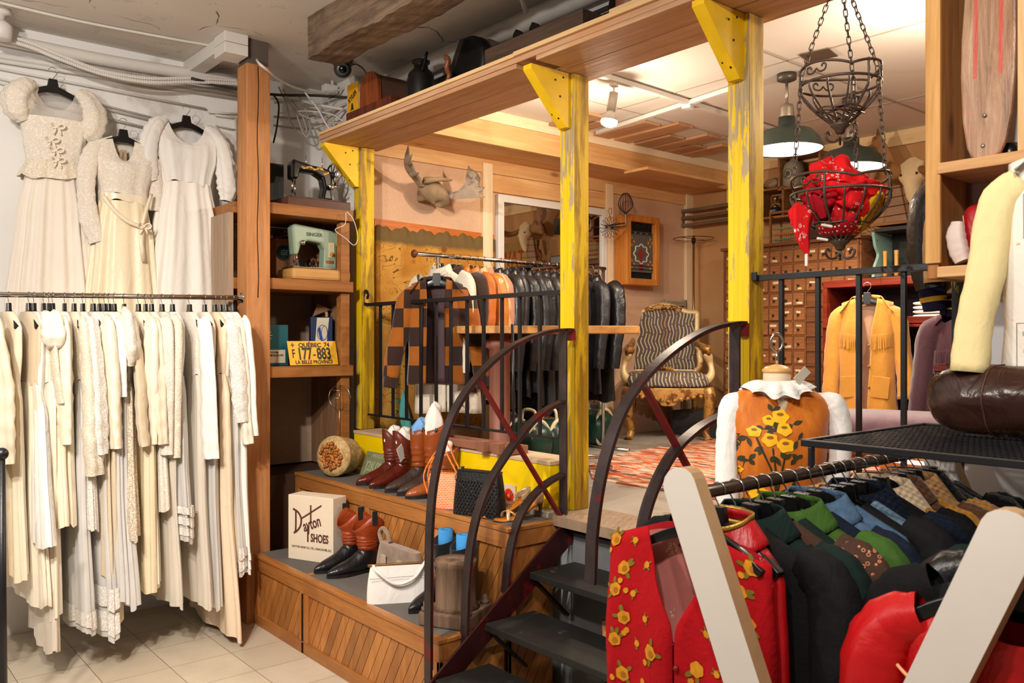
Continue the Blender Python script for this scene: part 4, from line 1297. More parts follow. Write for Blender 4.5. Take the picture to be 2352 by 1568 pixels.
def slab_bag(name,label,A,B,z0,h,tb,tt,m,cat='handbag',bulge=0.12):
 """soft bag standing between A and B; tb, tt thickness at foot and top"""
 A,B=Vector(A),Vector(B)
 u=(B-A).normalized()
 n=V(-u.y,u.x,0)
 w=(B-A).length
 t=thing(name,label,cat,(A.x,A.y,z0))
 def fn(i,j):
  a=2*pi*i
  c,s=cos(a),sin(a)
  x=math.copysign(abs(c)**0.35,c)
  y=math.copysign(abs(s)**0.55,s)
  th=lerp(tb,tt,j)*(1+bulge*sin(pi*j))
  ww=w*lerp(1.0,0.88,j)*(1+bulge*0.3*sin(pi*j))
  return A+u*(w/2+x*ww/2)+n*(y*th/2)+V(0,0,z0-A.z+j*h)
 mb=MB().grid(fn,48,12,True)
 mb.add([fn(i/48,0)for i in range(48)],[tuple(range(48))[::-1]])
 mb.add([fn(i/48,1)for i in range(48)],[tuple(range(48))])
 return t,mb,u,n,w
M_WLEATH=mat('white_handbag_leather','e4ded8',0.3,0,0.03,5,0.1,60,0.5,wr=0.30)
A,B=W(842,1383,Z=LOZ),W(985,1374,Z=LOZ)
t,mb,u,n,w=slab_bag('handbag','white leather frame handbag with a hanging curved handle on the lower bench',A,B,LOZ,0.165,0.085,0.018,M_WLEATH)
mb.build('bag_body',M_WLEATH,t)
top=A+V(0,0,0.168)
MB().beam(top+u*0.005,top+u*(w-0.005),0.014,0.012).build('frame',mat('brass_frame','a07c4f',0.3,0.9),t,0.002)
pts=smoothpts([top+u*0.03-n*0.005,top+u*0.05-n*0.045-V(0,0,0.02),top+u*(w*0.45)-n*0.055-V(0,0,0.075),top+u*(w*0.75)-n*0.045-V(0,0,0.055),top+u*(w-0.015)-n*0.005+V(0,0,0.01)],8)
MB().tube(pts,0.0075,10).build('handle',M_WLEATH,t)
MB().sweep([A+u*0.012-n*0.038+V(0,0,0.115),A+u*(w-0.012)-n*0.038+V(0,0,0.122)],[(-0.001,-0.001),(0.001,-0.001),(0.001,0.001),(-0.001,0.001)]).build('seam',mat('grey_seam','9d968f',0.6),t)
M_FUR=mat('grey_brown_fur','8b7460',0.95,0,0.35,16,0.8,140,0.1,0.5)
A,B=W(872,1302,X=2.23),W(968,1308,X=2.23)
A.z=B.z=LOZ
t,mb,u,n,w=slab_bag('handbag','grey brown fur handbag behind the white handbag',A,B,LOZ,0.20,0.09,0.05,M_FUR)
mb.build('bag_body',M_FUR,t)
MB().tube(smoothpts([A+u*0.02+V(0,0,0.19),A+u*0.0+V(0,0,0.235),A+u*0.03+V(0,0,0.265),A+u*0.075+V(0,0,0.245),A+u*0.10+V(0,0,0.205)],6),0.010,8).build('handle',M_FUR,t)
mb=MB()
for k in(0.3,0.68):
 mb.obox(A+u*(w*k)-n*0.047+V(0,0,0.09),(0.042,0.006,0.13),Matrix((u,n,V(0,0,1))).transposed())
mb.build('pale_stripe',mat('pale_fur','b7a38d',0.95,0,0.2,16,0.8,140,0.1),t,0.002)
MB().lathe([(0.008,-0.012),(0.010,0),(0.004,0.012),(0,0.014)],A+u*(w*0.72)-n*0.052+V(0,0,0.06),10).build('clasp',mat('gilt_clasp','b99a5f',0.3,1.0),t)
M_MOULD=wood('dusty_pattern_wood','4d3b2e','7d6450','Z',2,0.85,'5c4a3b')
c=V(2.155,2.955,LOZ)
t=thing('foundry_pattern','dusty wooden foundry pattern, a cylinder on a square base at the bench corner','wooden pattern',c)
Rm=Rz(0.5)
MB().obox(c+V(0,0,0.03),(0.24,0.24,0.06),Rm).build('base',M_MOULD,t,0.008)
MB().lathe([(0.105,0.06),(0.088,0.075),(0.086,0.235),(0.090,0.24),(0.090,0.26),(0.088,0.265),(0.008,0.265),(0.008,0.25),(0,0.25)],c,30).build('cylinder',M_MOULD,t)
for sx,sy in((-1,-1),(1,-1),(-1,1),(1,1)):
 q=c+Rm@V(sx*0.095,sy*0.095,0)
 MB().lathe([(0.02,0.06),(0.02,0.075),(0.012,0.075),(0.012,0.098),(0,0.1)],q,12).build('peg',M_MOULD,t)
M_STRAW=NT('coiled_straw')
vec=M_STRAW.coords()
wv=M_STRAW.n('TexWave',bands_direction='X')
wv.inputs['Scale'].default_value=55
M_STRAW.l(vec,wv.inputs['Vector'])
nn=M_STRAW.noise(vec,40,3)
M_STRAW.bump(nn,0.6,0.006)
M_STRAW=M_STRAW.done(M_STRAW.mix(M_STRAW.ramp(nn,[(0.3,0.0),(0.7,1.0)]),C('a58252'),C('d1b17c')),0.7,0,0.3)
ax=V(-0.90,-0.42,0.08).normalized()
Rb=ax.to_track_quat('Z','Y').to_matrix()
c=V(2.475,4.565,UPZ+0.118)
t=thing('straw_basket','round coiled straw basket lying on its side with a beaded lid','basket',(c.x,c.y,UPZ))
prof=[(0.0,-0.085),(0.095,-0.085)]
for k in range(9):
 z=-0.08+k*0.0165
 prof+=[(0.098+k*0.0022,z),(0.103+k*0.0022,z+0.008),(0.098+k*0.0022,z+0.016)]
MB().lathe(prof,c,36,Rb).build('basket_body',M_STRAW,t)
lid=MB().lathe([(0.118,0.055),(0.121,0.065),(0.118,0.078),(0.09,0.090),(0.05,0.094),(0,0.095)],c,36,Rb).build('lid',M_STRAW,t)
rn=random.Random(4)
M_SHELL=mat('amber_shells','9c5a1e',0.3,0,0.45,30,0.1,50,0.5)
mb=MB()
for k in range(95):
 a,r=rn.uniform(0,6.28),0.078*math.sqrt(rn.random())
 mb.tint=rn.uniform(0.6,1.4)
 mb.ball(c+Rb@V(r*cos(a),r*sin(a),0.096+rn.uniform(0,0.012)*(1-r/0.09)),(0.013,0.011,0.010),8,6)
mb.tint=1
mb.build('shell_rosette',M_SHELL,lid)
MB().tube(smoothpts([c+Rb@V(-0.02,-0.118,0.06),c+Rb@V(-0.01,-0.135,0.085),c+Rb@V(0.02,-0.135,0.085),c+Rb@V(0.03,-0.118,0.06)],5),0.005,8).build('leather_loop',mat('dark_strap','2a1a10',0.5),t)
c=W(780,912,Y=4.70)
t=thing('wire_hat_stand','thin wire globe on a rod standing on the carpet by the basket','wire stand',(c.x,c.y,UPZ))
for k in range(3):
 a=k*pi/3
 MB().tube([c+V(0.075*cos(b)*cos(a),0.075*cos(b)*sin(a),0.075*sin(b))for b in[i*2*pi/28 for i in range(28)]],0.0014,5,True).build('wire_ring',M_WIRE,t)
for z in(0.045,0.0):
 r=math.sqrt(0.075**2-z*z)
 MB().tube([c+V(r*cos(b),r*sin(b),z)for b in[i*2*pi/28 for i in range(28)]],0.0014,5,True).build('hoop',M_WIRE,t)
MB().tube([V(c.x,c.y,UPZ),c+V(0,0,0.075)],0.002,6).build('rod',M_WIRE,t)
MB().lathe([(0.04,0),(0.04,0.004),(0,0.005)],(c.x,c.y,UPZ),16).build('foot_plate',M_WIRE,t)
p=W(858,1098,X=2.56)
t=thing('green_number_plate','faded green vehicle number plate leaning behind the cherry boots','number plate',(2.56,p.y,UPZ))
Rl=Rz(0.0)
ey=V(0.35,0.0,0.94).normalized()
o=V(2.565,p.y+0.17,UPZ+0.002)
fr=frame(o,(0,-1,0),ey)
mb=MB()
mb.obox(fr@V(0.14,0.075,0),(0.28,0.15,0.003),fr.to_3x3())
mb.build('plate',mat('faded_green_enamel','7f8464',0.5,0.2,0.15,9,0.1,40,0.4,0,'6b5a44',5,0.6),t,0.004)
mb=MB()
mb.text('J2K0N',0.085,fr@Matrix.Translation((0.14,0.06,0.002)),0.001,0.001,0.9)
mb.text('AMERIQUE',0.03,fr@Matrix.Translation((0.14,0.128,0.002)),0.001,0,0.9)
mb.build('embossed_characters',mat('pale_green_relief','a5a685',0.5,0.1),t)
t1=NT('orange_raffia')
vec=t1.coords((1,1,1))
bk=t1.n('TexBrick',offset=0.5)
for k,v in(('Scale',1.0),('Mortar Size',0.0010),('Brick Width',0.024),('Row Height',0.0085)):
 bk.inputs[k].default_value=v
s_=t1.sep(vec)
mp=t1.n('CombineXYZ')
t1.l(t1.math('SUBTRACT',s_[0],s_[1]),mp.inputs[0])
t1.l(s_[2],mp.inputs[1])
bk.inputs['Color1'].default_value=C('e8712e')+(1,)
bk.inputs['Color2'].default_value=C('f0894a')+(1,)
bk.inputs['Mortar'].default_value=C('f6d9c0')+(1,)
t1.l(mp.outputs[0],bk.inputs['Vector'])
t1.bump(bk.outputs['Fac'],-0.4,0.004)
M_RAFF=t1.done(bk.outputs['Color'],0.55,0,0.4)
A,B=W(984,1163,Z=UPZ),W(1056,1166,Z=UPZ)
t,mb,u,n,w=slab_bag('woven_bag','small orange and white woven bag with twisted handles on the upper bench',A,B,UPZ,0.165,0.08,0.065,M_RAFF)
mb.build('bag_body',M_RAFF,t)
M_ORH=mat('orange_handle','ee8742',0.5,0,0.1,40)
for s in(-1,1):
 pts=smoothpts([A+u*0.005+n*(0.03*s)+V(0,0,0.07),A+u*(-0.01)+n*(0.035*s)+V(0,0,0.17),A+u*(w*0.45)+n*(0.03*s)+V(0,0,0.30+0.01*s),A+u*(w*0.8)+n*(0.035*s)+V(0,0,0.22),A+u*(w*1.02)+n*(0.03*s)+V(0,0,0.15)],8)
 mb=MB()
 for ph in(0,pi):
  Q=[p+V(0.003*cos(i*0.9+ph),0.003*cos(i*0.9+ph),0.003*sin(i*0.9+ph))for i,p in enumerate(pts)]
  mb.tube(Q,0.0032,6)
 mb.build('handle',M_ORH,t)
M_BEAD=mat('black_beaded_crochet','0c0c0e',0.55,0,0.4,40,0.9,90,0.5)
A,B=W(1048,1176,Z=UPZ),W(1157,1190,Z=UPZ)
t,mb,u,n,w=slab_bag('beaded_bag','black crochet bag covered with shiny beads on the upper bench',A,B,UPZ,0.20,0.10,0.06,M_BEAD,bulge=0.08)
mb.build('bag_body',M_BEAD,t)
rn=random.Random(9)
mb=MB()
for i in range(13):
 for j in range(11):
  x=(i+0.5+0.5*(j%2))/13.5
  z=0.012+j*0.0145
  k=z/0.2
  mb.ball(A+u*(w/2+(x-0.5)*w*lerp(0.96,0.86,k))-n*(lerp(0.05,0.03,k)*(1+0.08*sin(pi*k))*max(0.05,1-min(1,abs(2*x-1))**5.7)**0.275+0.001)+V(0,0,z),0.0062,6,5)
mb.build('bead_rows',mat('jet_beads','08080a',0.12,0,0.2,5,0,1,0.7),t)
MB().beam(A+u*0.02+V(0,0,0.203),A+u*(w-0.02)+V(0,0,0.203),0.05,0.008).build('top_frame',M_BLKL,t,0.002)
MB().tube(smoothpts([A+u*0.03-n*0.03+V(0,0,0.2),A+u*0.035-n*0.05+V(0,0,0.16),A+u*(w*0.6)-n*0.06+V(0,0,0.10),A+u*(w*0.78)-n*0.05+V(0,0,0.13),A+u*(w*0.8)-n*0.03+V(0,0,0.195)],6),0.002,6).build('strap',M_BLKL,t)
MB().obox(A+u*0.035+V(0,0,0.212),(0.02,0.01,0.016)).build('clasp',M_CHROME,t,0.002)
M_GOLDL=mat('pale_gold_leather','c9ab86',0.35,0.2,0.1,8,0.1,50)
M_INS=mat('orange_insole','cf7a22',0.5,0,0.08,8)
def sandal(loc,rz,label):
 t=thing('heeled_sandal',label,'sandal',loc,rz,'gold heeled sandals')
 Mx=Matrix.Translation(loc)@Matrix.Rotation(rz,4,'Z')
 st=[(0.0,0.075,0.02),(0.03,0.072,0.03),(0.09,0.035,0.026),(0.14,0.012,0.034),(0.19,0.008,0.038),(0.225,0.010,0.028),(0.24,0.012,0.010)]
 mb=MB()
 vs=[]
 for x,z,w in st:
  vs+=[Mx@V(x,-w,z),Mx@V(x,w,z),Mx@V(x,w,z-0.008),Mx@V(x,-w,z-0.008)]
 fs=[]
 for j in range(len(st)-1):
  for q in range(4):
   fs.append((4*j+q,4*j+(q+1)%4,4*j+4+(q+1)%4,4*j+4+q))
 fs+=[(3,2,1,0),tuple(4*(len(st)-1)+q for q in range(4))]
 mb.add(vs,fs,True)
 mb.build('insole',M_INS,t)
 mb=MB().sweep([Mx@V(0.005,0,0.07),Mx@V(0.002,0,0.035),Mx@V(0.012,0,0.0)],[(-1,-1),(1,-1),(1,1),(-1,1)],None,[0.014,0.007,0.005])
 mb.build('heel',mat('dark_gold_heel','6f5636',0.35,0.3),t)
 def counter(u,v):
  a=lerp(-1.9,1.9,u)+pi
  return Mx@V(0.035+0.045*cos(a),0.034*sin(a),0.07+v*(0.055-0.035*abs(2*u-1)**2))
 MB().grid(counter,20,5).build('heel_counter',M_GOLDL,t,solid=0.003)
 mb=MB()
 for s in(-1,1):
  mb.sweep(smoothpts([Mx@V(0.155+0.03*s,-0.040,0.006),Mx@V(0.17+0.012*s,-0.02,0.038),Mx@V(0.172-0.010*s,0.02,0.038),Mx@V(0.16-0.03*s,0.040,0.006)],6),[(-0.008,-0.0015),(0.008,-0.0015),(0.008,0.0015),(-0.008,0.0015)],(0,0,1))
 mb.ball(Mx@V(0.172,0,0.042),(0.014,0.010,0.006))
 mb.build('toe_bow',M_GOLDL,t)
p=W(1212,1183,Z=UPZ)
sandal((p.x+0.03,2.99,UPZ),pi-0.25,'gold heeled sandal with orange insole, the left of its pair')
sandal((p.x+0.03,2.90,UPZ),pi-0.2,'gold heeled sandal with orange insole, the right of its pair by the handrail')
p=W(1172,1138,X=2.66)
t=thing('flower_tile','small white card with a red and orange flower leaning on the yellow ledge','card',(2.655,p.y,UPZ))
MB().box((2.652,p.y-0.045,UPZ),(2.658,p.y+0.045,p.z+0.055)).build('card',mat('beige_card','d9c8b2',0.6),t)
mb=MB()
for k in range(14):
 a=k*2*pi/14
 mb.obox((2.650,p.y+0.026*cos(a),p.z+0.026*sin(a)),(0.003,0.020,0.011),Rx(a))
mb.lathe([(0.024,0),(0.024,0.003),(0,0.003)],(2.6515,p.y,p.z),20,Ry(-pi/2))
mb.build('petals',mat('red_petals','d8331c',0.5),t)
MB().lathe([(0.009,0),(0.009,0.005),(0,0.005)],(2.6515,p.y,p.z),14,Ry(-pi/2)).build('flower_centre',mat('orange_centre','ee8a22',0.5),t)
M_BRK=mat('reddish_raw_timber','8a5a43',0.75,0,0.2,10,0.3,60)
c=V(2.72,3.44,1.044)
t=thing('timber_frame','rough reddish timber frame lying on the yellow ledge','wooden frame',c)  # open wooden frame lying on the ledge
mb=MB()
for x in(2.645,2.735):
 MB().box((x,3.18,1.044),(x+0.03,3.86,1.085)).build('long_bar',M_BRK,t,0.003)
for y in(3.18,3.83):
 MB().box((2.675,y,1.044),(2.735,y+0.03,1.085)).build('cross_bar',M_BRK,t,0.003)
for y in(3.22,3.34):
 MB().box((2.605,y,1.045),(2.645,y+0.055,1.10)).build('block',M_BRK,t,0.003)
# things on the corner shelves
def sewing(name,label,c,m,old,deco):
 """sewing machine with its needle head to the left, length along x; c is the middle of the bed"""
 t=thing(name,label,'sewing machine',c)
 c=Vector(c)
 def P(pts,y0,y1):
  return[c+V(x,y0,z)for x,z in pts],V(0,y1-y0,0)
 if old:
  body=[(-0.155,0.20),(-0.145,0.235),(-0.105,0.225),(-0.02,0.21),(0.06,0.205),(0.105,0.19),(0.118,0.14),(0.112,0.06),(0.125,0.0),(0.045,0.0),(0.062,0.08),(0.05,0.135),(0.0,0.16),(-0.10,0.165),(-0.115,0.11),(-0.155,0.11)]
 else:
  body=[(-0.165,0.245),(-0.15,0.265),(0.0,0.25),(0.10,0.24),(0.135,0.225),(0.135,0.0),(0.045,0.0),(0.05,0.12),(0.03,0.155),(-0.06,0.165),(-0.105,0.14),(-0.125,0.075),(-0.15,0.075)]
 a,v=P(body,-0.04,0.04)
 MB().prism(a,v).build('machine_body',m,t,0.016,seg=3)
 MB().box(c+V(-0.18,-0.08,-0.006),c+V(0.16,0.08,0.002)).build('bed_plate',m if old else M_CHROME,t,0.003)
 mb=MB().tube([c+V(-0.135,0,0.12),c+V(-0.135,0,0.03)],0.006,8)
 mb.tube([c+V(-0.118,0,0.11),c+V(-0.118,0,0.01)],0.004,8)
 mb.build('needle_bar',M_CHROME,t)
 MB().obox(c+V(-0.122,0,0.008),(0.03,0.016,0.006)).build('presser_foot',M_CHROME,t)
 R=Matrix.Rotation(pi/2,3,'Y')
 rr=0.072 if old else 0.052
 zc=0.17 if old else 0.185
 x0=0.135 if old else 0.165
 w=MB().tube([c+V(x0,rr*cos(b),zc+rr*sin(b))for b in[i*2*pi/40 for i in range(40)]],0.007,8,True).build('hand_wheel',M_CHROME if old else mat('cream_wheel','cfc9ac',0.3),t)
 if old:
  for k in range(9):
   b=k*2*pi/9
   MB().tube([c+V(x0,0.012*cos(b),zc+0.012*sin(b)),c+V(x0,rr*cos(b),zc+rr*sin(b))],0.0035,6).build('spoke',M_DARKIRON,w)
  MB().lathe([(0.022,-0.02),(0.022,0.008),(0.012,0.014),(0,0.014)],c+V(x0,0,zc),16,R).build('hub',M_DARKIRON,w)
  MB().lathe([(0.018,0),(0.018,0.014),(0.012,0.016),(0,0.017)],c+V(0.10,-0.052,0.085),14,Rx(pi/2)).build('bobbin_winder',M_CHROME,t)
  MB().tube([c+V(0.07,-0.06,0.09),c+V(0.15,-0.07,0.085)],0.006,8).build('winder_lever',M_CHROME,t)
 else:
  MB().lathe([(0.05,-0.035),(0.05,0.0),(0.045,0.004),(0,0.004)],c+V(x0,0,zc),24,R).build('wheel_cover',m,w)
 for x in(-0.04,0.07):
  MB().tube([c+V(x,0.01,0.20),c+V(x,0.01,0.275)],0.0025,6).build('spool_pin',M_CHROME,t)
 if deco=='gold':
  mb=MB()
  rn=random.Random(2)
  for k in range(16):
   x=lerp(-0.09,0.085,k/15)
   z=0.19-0.006*sin(k*1.1)-(0.02 if k>12 else 0)
   mb.ball(c+V(x,-0.0405,z),(0.008+0.004*(k%3),0.0012,0.006+0.003*(k%2)),8,5)
  mb.build('gold_decal',mat('gold_decal','a8843f',0.4,0.6),t)
 else:
  fr=frame(c+V(-0.02,-0.0412,0.205),(1,0,0),(0,0,1))
  mb=MB()
  mb.text('SINGER',0.030,fr,0.0006,0.0008,1.1)
  mb.build('maker_lettering',mat('dark_green_letter','4c5c48',0.5),t)
  MB().box(c+V(0.075,-0.046,0.07),c+V(0.115,-0.040,0.165)).build('stitch_panel',mat('cream_panel','c8c19a',0.4),t,0.002)
  MB().lathe([(0.013,0),(0.013,0.01),(0,0.01)],c+V(0.095,-0.046,0.09),14,Rx(pi/2)).build('stitch_dial',mat('orange_dial','b8772a',0.4),t)
  MB().box(c+V(0.06,-0.0445,0.035),c+V(0.11,-0.040,0.052)).build('badge',mat('copper_badge','9a5a2a',0.4,0.3),t)
  MB().lathe([(0.016,0),(0.016,0.014),(0.008,0.02),(0,0.02)],c+V(-0.10,-0.04,0.15),12,Rx(pi/2)).build('tension_knob',M_CHROME,t)
 return t
SY=4.83
c=W(718,455,Y=SY)
c.z=2.41+0.068
sewing('sewing_machine','antique black sewing machine with gold decoration and spoked hand wheel, on the top shelf',c,mat('black_enamel','0d0c0c',0.22,0,0.2,5,0.05,30,0.6),True,'gold')
t=tag(MB().box((c.x-0.215,SY-0.11,2.412),(c.x+0.205,SY+0.12,2.41+0.06)).build('wooden_base_box',wood('dark_mahogany_base','3a1d12','5f3320','X',1.3,0.4),None,0.006),'dark wooden base box under the antique black sewing machine','base box')
c=W(722,612,Y=SY)
c.z=1.97+0.083
sewing('sewing_machine','pale green electric sewing machine in a tan case bottom, middle shelf',c,mat('sage_enamel','8b9c84',0.3,0,0.06,5,0.05,30,0.5),False,'print')
t=tag(MB().box((c.x-0.20,SY-0.115,1.972),(c.x+0.195,SY+0.11,1.97+0.074)).build('case_bottom',mat('tan_leatherette','b98a4e',0.55,0,0.12,8),None,0.02),'tan case bottom holding the pale green sewing machine','case')
p=W(634,440,Y=5.0)
tag(MB().box((p.x-0.10,4.95,2.412),(p.x+0.03,5.15,2.70)).build('speaker_box',mat('charcoal_box','23262b',0.6),None,0.004),'narrow charcoal box standing behind the timber post on the top shelf','box')
t=thing('appliance_carton','old orange and teal appliance carton behind the pale green sewing machine','carton',(2.2,5.0,1.972))
x0,x1=W(634,570,Y=4.98).x,W(748,570,Y=4.98).x
MB().box((x0,4.98,1.972),(x1,5.18,2.245)).build('carton',mat('faded_orange_carton','8c5e3c',0.75),t,0.002)
mb=MB().prism([V(x0+0.09,4.978,1.98),V(x1-0.01,4.978,1.98),V(x1-0.01,4.978,2.06),V(x0+0.11,4.978,2.06)],(0,0.003,0))
mb.lathe([(0.048,0),(0.048,0.002),(0,0.002)],(x0+0.05,4.979,2.155),24,Rx(pi/2))
mb.build('teal_print',mat('dark_teal_print','14343a',0.6),t)
mb=MB()
mb.text('HAIR DRY',0.06,frame((x0+0.195,4.977,2.095),(1,0,0),(0,0,1)),0.0006,0.0015,0.75)
mb.build('black_lettering',M_PLASTIC,t)
mb=MB()
fr=frame((x0+0.05,4.9765,2.155),(1,0,0),(0,0,1))
mb.text('GE',0.045,fr,0.0005,0,0.9,0.3)
mb.tube([fr@V(0.043*cos(b),0.043*sin(b),0)for b in[i*2*pi/32 for i in range(32)]],0.0012,5,True)
mb.build('monogram',mat('pale_teal_line','5f8a88',0.6),t)
MB().prism([V(x0+0.0,4.96,2.247),V(x0+0.07,4.94,2.262),V(x0+0.08,5.1,2.262),V(x0,5.1,2.247)],(0,0,0.003)).build('lid_flap',mat('faded_orange_carton','8c5e3c'),t)
tag(MB().box((x0+0.06,5.0,2.262),(x0+0.24,5.16,2.31)).build('flat_carton',mat('dull_brown_carton','5d4433',0.8),None,0.003),'flat brown carton lying on the appliance carton','carton')
zc_=1.455
x0,x1=W(600,800,Y=4.78).x,W(662,800,Y=4.78).x
t=thing('teal_box','teal cardboard box with a cream label, left on the lowest shelf','box',(x0,4.78,zc_))
MB().box((x0,4.78,zc_),(x1,4.83,W(650,746,Y=4.78).z)).build('carton',mat('teal_carton','14525c',0.5,0,0.15,6),t,0.003)
MB().box((x0+0.03,4.777,W(650,833,Y=4.78).z),(x1-0.02,4.779,W(650,803,Y=4.78).z)).build('label',mat('cream_label','cfc3a8',0.7),t)
mb=MB()
zz=W(650,809,Y=4.78).z
mb.text('ZOOM',0.016,frame((x1-0.09,4.776,zz),(1,0,0),(0,0,1)),0.0004,0.0004)
mb.text('MICROSCOPE',0.016,frame((x1-0.075,4.776,zz-0.018),(1,0,0),(0,0,1)),0.0004,0.0004,0.85)
mb.build('label_lettering',M_BRN,t)
mb=MB()
sc_=V(x1-0.135,4.778,W(630,770,Y=4.78).z)
for k in range(9):
 b=k*2*pi/9
 mb.obox(sc_+V(0.018*cos(b),0,0.018*sin(b)),(0.03,0.002,0.005),Ry(-b))
mb.build('starburst',mat('pale_pink_ink','c9a68f',0.6),t)
bx=W(740,770,Y=4.90)
t=thing('blue_box','navy blue box printed with a lamp, open kraft lid, on the lowest shelf','box',(bx.x,4.9,zc_))
Rb=Rz(-0.35)
MB().obox(V(bx.x,4.92,zc_+0.15),(0.135,0.11,0.30),Rb).build('carton',mat('navy_carton','15264d',0.5,0,0.1,5),t,0.003)
f0=V(bx.x,4.92,zc_)
ex,ey=Rb@V(1,0,0),Rb@V(0,1,0)
fr=frame(f0-ey*0.0562,ex,(0,0,1))
mb=MB()
mb.prism([fr@V(-0.05,0.02,0),fr@V(0.02,0.02,0),fr@V(0.045,0.295,0),fr@V(-0.03,0.295,0)],fr.to_3x3()@V(0,0,0.001))
mb.build('cream_panel',mat('cream_label','cfc3a8'),t)
mb=MB()
fr2=frame(f0-ey*0.0578,ex,(0,0,1))
mb.tube([fr2@V(0.004+0.032*cos(b),0.20+0.048*sin(b),0)for b in[i*2*pi/28 for i in range(28)]],0.002,5,True)
mb.tube([fr2@V(0.016+0.018*cos(b),0.20+0.042*sin(b),0)for b in[i*2*pi/28 for i in range(28)]],0.0015,5,True)
mb.prism([fr2@V(-0.026,0.225,0),fr2@V(-0.01,0.235,0),fr2@V(0.006,0.15,0),fr2@V(-0.012,0.16,0)],fr2.to_3x3()@V(0,0,0.001))
mb.prism([fr2@V(-0.006,0.15,0),fr2@V(0.01,0.15,0),fr2@V(0.008,0.10,0),fr2@V(-0.008,0.10,0)],fr2.to_3x3()@V(0,0,0.001))
mb.build('lamp_drawing',mat('blue_ink','1d3f86',0.6),t)
mb=MB()
k3=V(0,0,zc_+0.30)
q=V(f0.x,f0.y,0)+k3
mb.prism([q-ex*0.06-ey*0.05,q-ex*0.02-ey*0.0+V(0,0,0.085),q+ex*0.06+V(0,0,0.05),q+ex*0.0+ey*0.04-V(0,0,0.0)],ey*0.004)
mb.build('open_lid',mat('kraft_card','7c5a40',0.8),t)
mb=MB()
pp=smoothpts([q-ex*0.035,q-ex*0.032+V(0,0,0.03),q+V(0,0,0.042),q+ex*0.035+V(0,0,0.03),q+ex*0.038],5)
mb.sweep(pp,[(-0.004,-0.002),(0.004,-0.002),(0.004,0.002),(-0.004,0.002)],ey,[(2.2,1)]*len(pp))
mb.build('card_handle',mat('pale_kraft','b08c66',0.8),t)
x0,x1=W(663,810,Y=4.72).x,W(774,810,Y=4.72).x
sc_=(x1-x0)/0.305
t=thing('license_plate','yellow Quebec license plate with black numbers leaning on the blue box','license plate',(x0,4.72,zc_))
up=V(0,0.30,0.954).normalized()
fr=frame((x0,4.70,zc_+0.003),(1,0,0),up)
MB().obox(fr@V(0.1525*sc_,0.072*sc_,0),(0.305*sc_,0.145*sc_,0.003),fr.to_3x3()).build('plate',mat('yellow_plate_enamel','dba520',0.4,0.1,0.08,9,0.05,40,0.4,0,'b07a1c',6,0.66),t,0.008)
mb=MB()
T=lambda x,y:fr@Matrix.Translation((x*sc_,y*sc_,0.002))
mb.text('QU\u00c9BEC',0.036*sc_,T(0.138,0.118),0.0008,0.0012,1.05)
mb.text('74',0.036*sc_,T(0.245,0.120),0.0008,0.0012,1.0)
mb.text('F',0.072*sc_,T(0.03,0.066),0.0008,0.0012,0.6)
mb.text('177',0.098*sc_,T(0.098,0.064),0.0008,0.003,0.62)
mb.text('-',0.07*sc_,T(0.158,0.064),0.0008,0.001,0.8)
mb.text('883',0.098*sc_,T(0.220,0.064),0.0008,0.003,0.62)
mb.text('LA BELLE PROVINCE',0.030*sc_,T(0.152,0.016),0.0008,0.0008,0.87)
mb.prism([T(0.03+a*0.011,0.118+b*0.011)@V(0,0,0)for a,b in((-0.3,1.0),(0,1.4),(0.3,1.0),(0.15,0.2),(1.0,0.5),(0.9,-0.2),(0.15,-0.1),(0.2,-1),(-0.2,-1),(-0.15,-0.1),(-0.9,-0.2),(-1.0,0.5),(-0.15,0.2))],fr.to_3x3()@V(0,0,0.001))
mb.build('plate_characters',mat('plate_black','2a2722',0.5),t)
pts=[W(795,488,Y=4.63),W(792,515,Y=4.62),W(770,528,Y=4.62),W(795,548,Y=4.62),W(813,563,Y=4.62),W(822,545,Y=4.62),W(812,505,Y=4.62),W(797,486,Y=4.63)]
pipe('cord_loop','thin white cord loop hanging from the shelf beside the yellow post',pts,0.0022,M_WPIPE,'cord',8,None,6)
# things on the overhead shelf
OZ=SHZ+0.047
M_CHEST=wood('dark_red_carved_wood','2d130c','6d3019','Z',1.5,0.45,'3a1a10')
t=thing('arched_box','dark carved wooden box with arched end on a footed base, left on the overhead shelf','box',(2.6,4.25,OZ))
MB().box((2.485,4.02,OZ),(2.80,4.52,OZ+0.055)).build('base',M_CHEST,t,0.004)
arch=[V(2.50,4.28+0.105*cos(a),OZ+0.145+0.105*sin(a))for a in[i*pi/16 for i in range(17)]]+[V(2.50,4.175,OZ+0.055),V(2.50,4.385,OZ+0.055)]
MB().prism(arch,(0.022,0,0)).build('carved_end',wood('carved_orange_end','3a150c','96491f','Z',2.5,0.4),t,0.003)
arch2=[V(2.522,4.28+0.097*cos(a),OZ+0.145+0.097*sin(a))for a in[i*pi/16 for i in range(17)]]+[V(2.522,4.183,OZ+0.055),V(2.522,4.377,OZ+0.055)]
MB().prism(arch2,(0.255,0,0),False).build('barrel',mat('dull_brown_barrel','54392c',0.45,0,0.2,8),t,0.003)
arch3=[p+V(0.277,0,0)for p in arch]
MB().prism(arch3,(0.02,0,0)).build('rear_end',M_CHEST,t)
t=thing('tin_sign','yellow tin plate with black lettering and a bell at the overhead shelf end','tin',(2.5,4.52,OZ))
MB().box((2.497,4.40,OZ+0.057),(2.503,4.525,OZ+0.225)).build('tin_plate',mat('amber_tin','d59a12',0.4,0,0.1,9),t,0.001)
mb=MB()
fr=frame((2.4962,4.463,OZ+0.145),(0,-1,0),(0,0,1))
mb.text('KYLER',0.042,fr@Matrix.Rotation(0.45,4,'Z'),0.0006,0.0008,0.85)
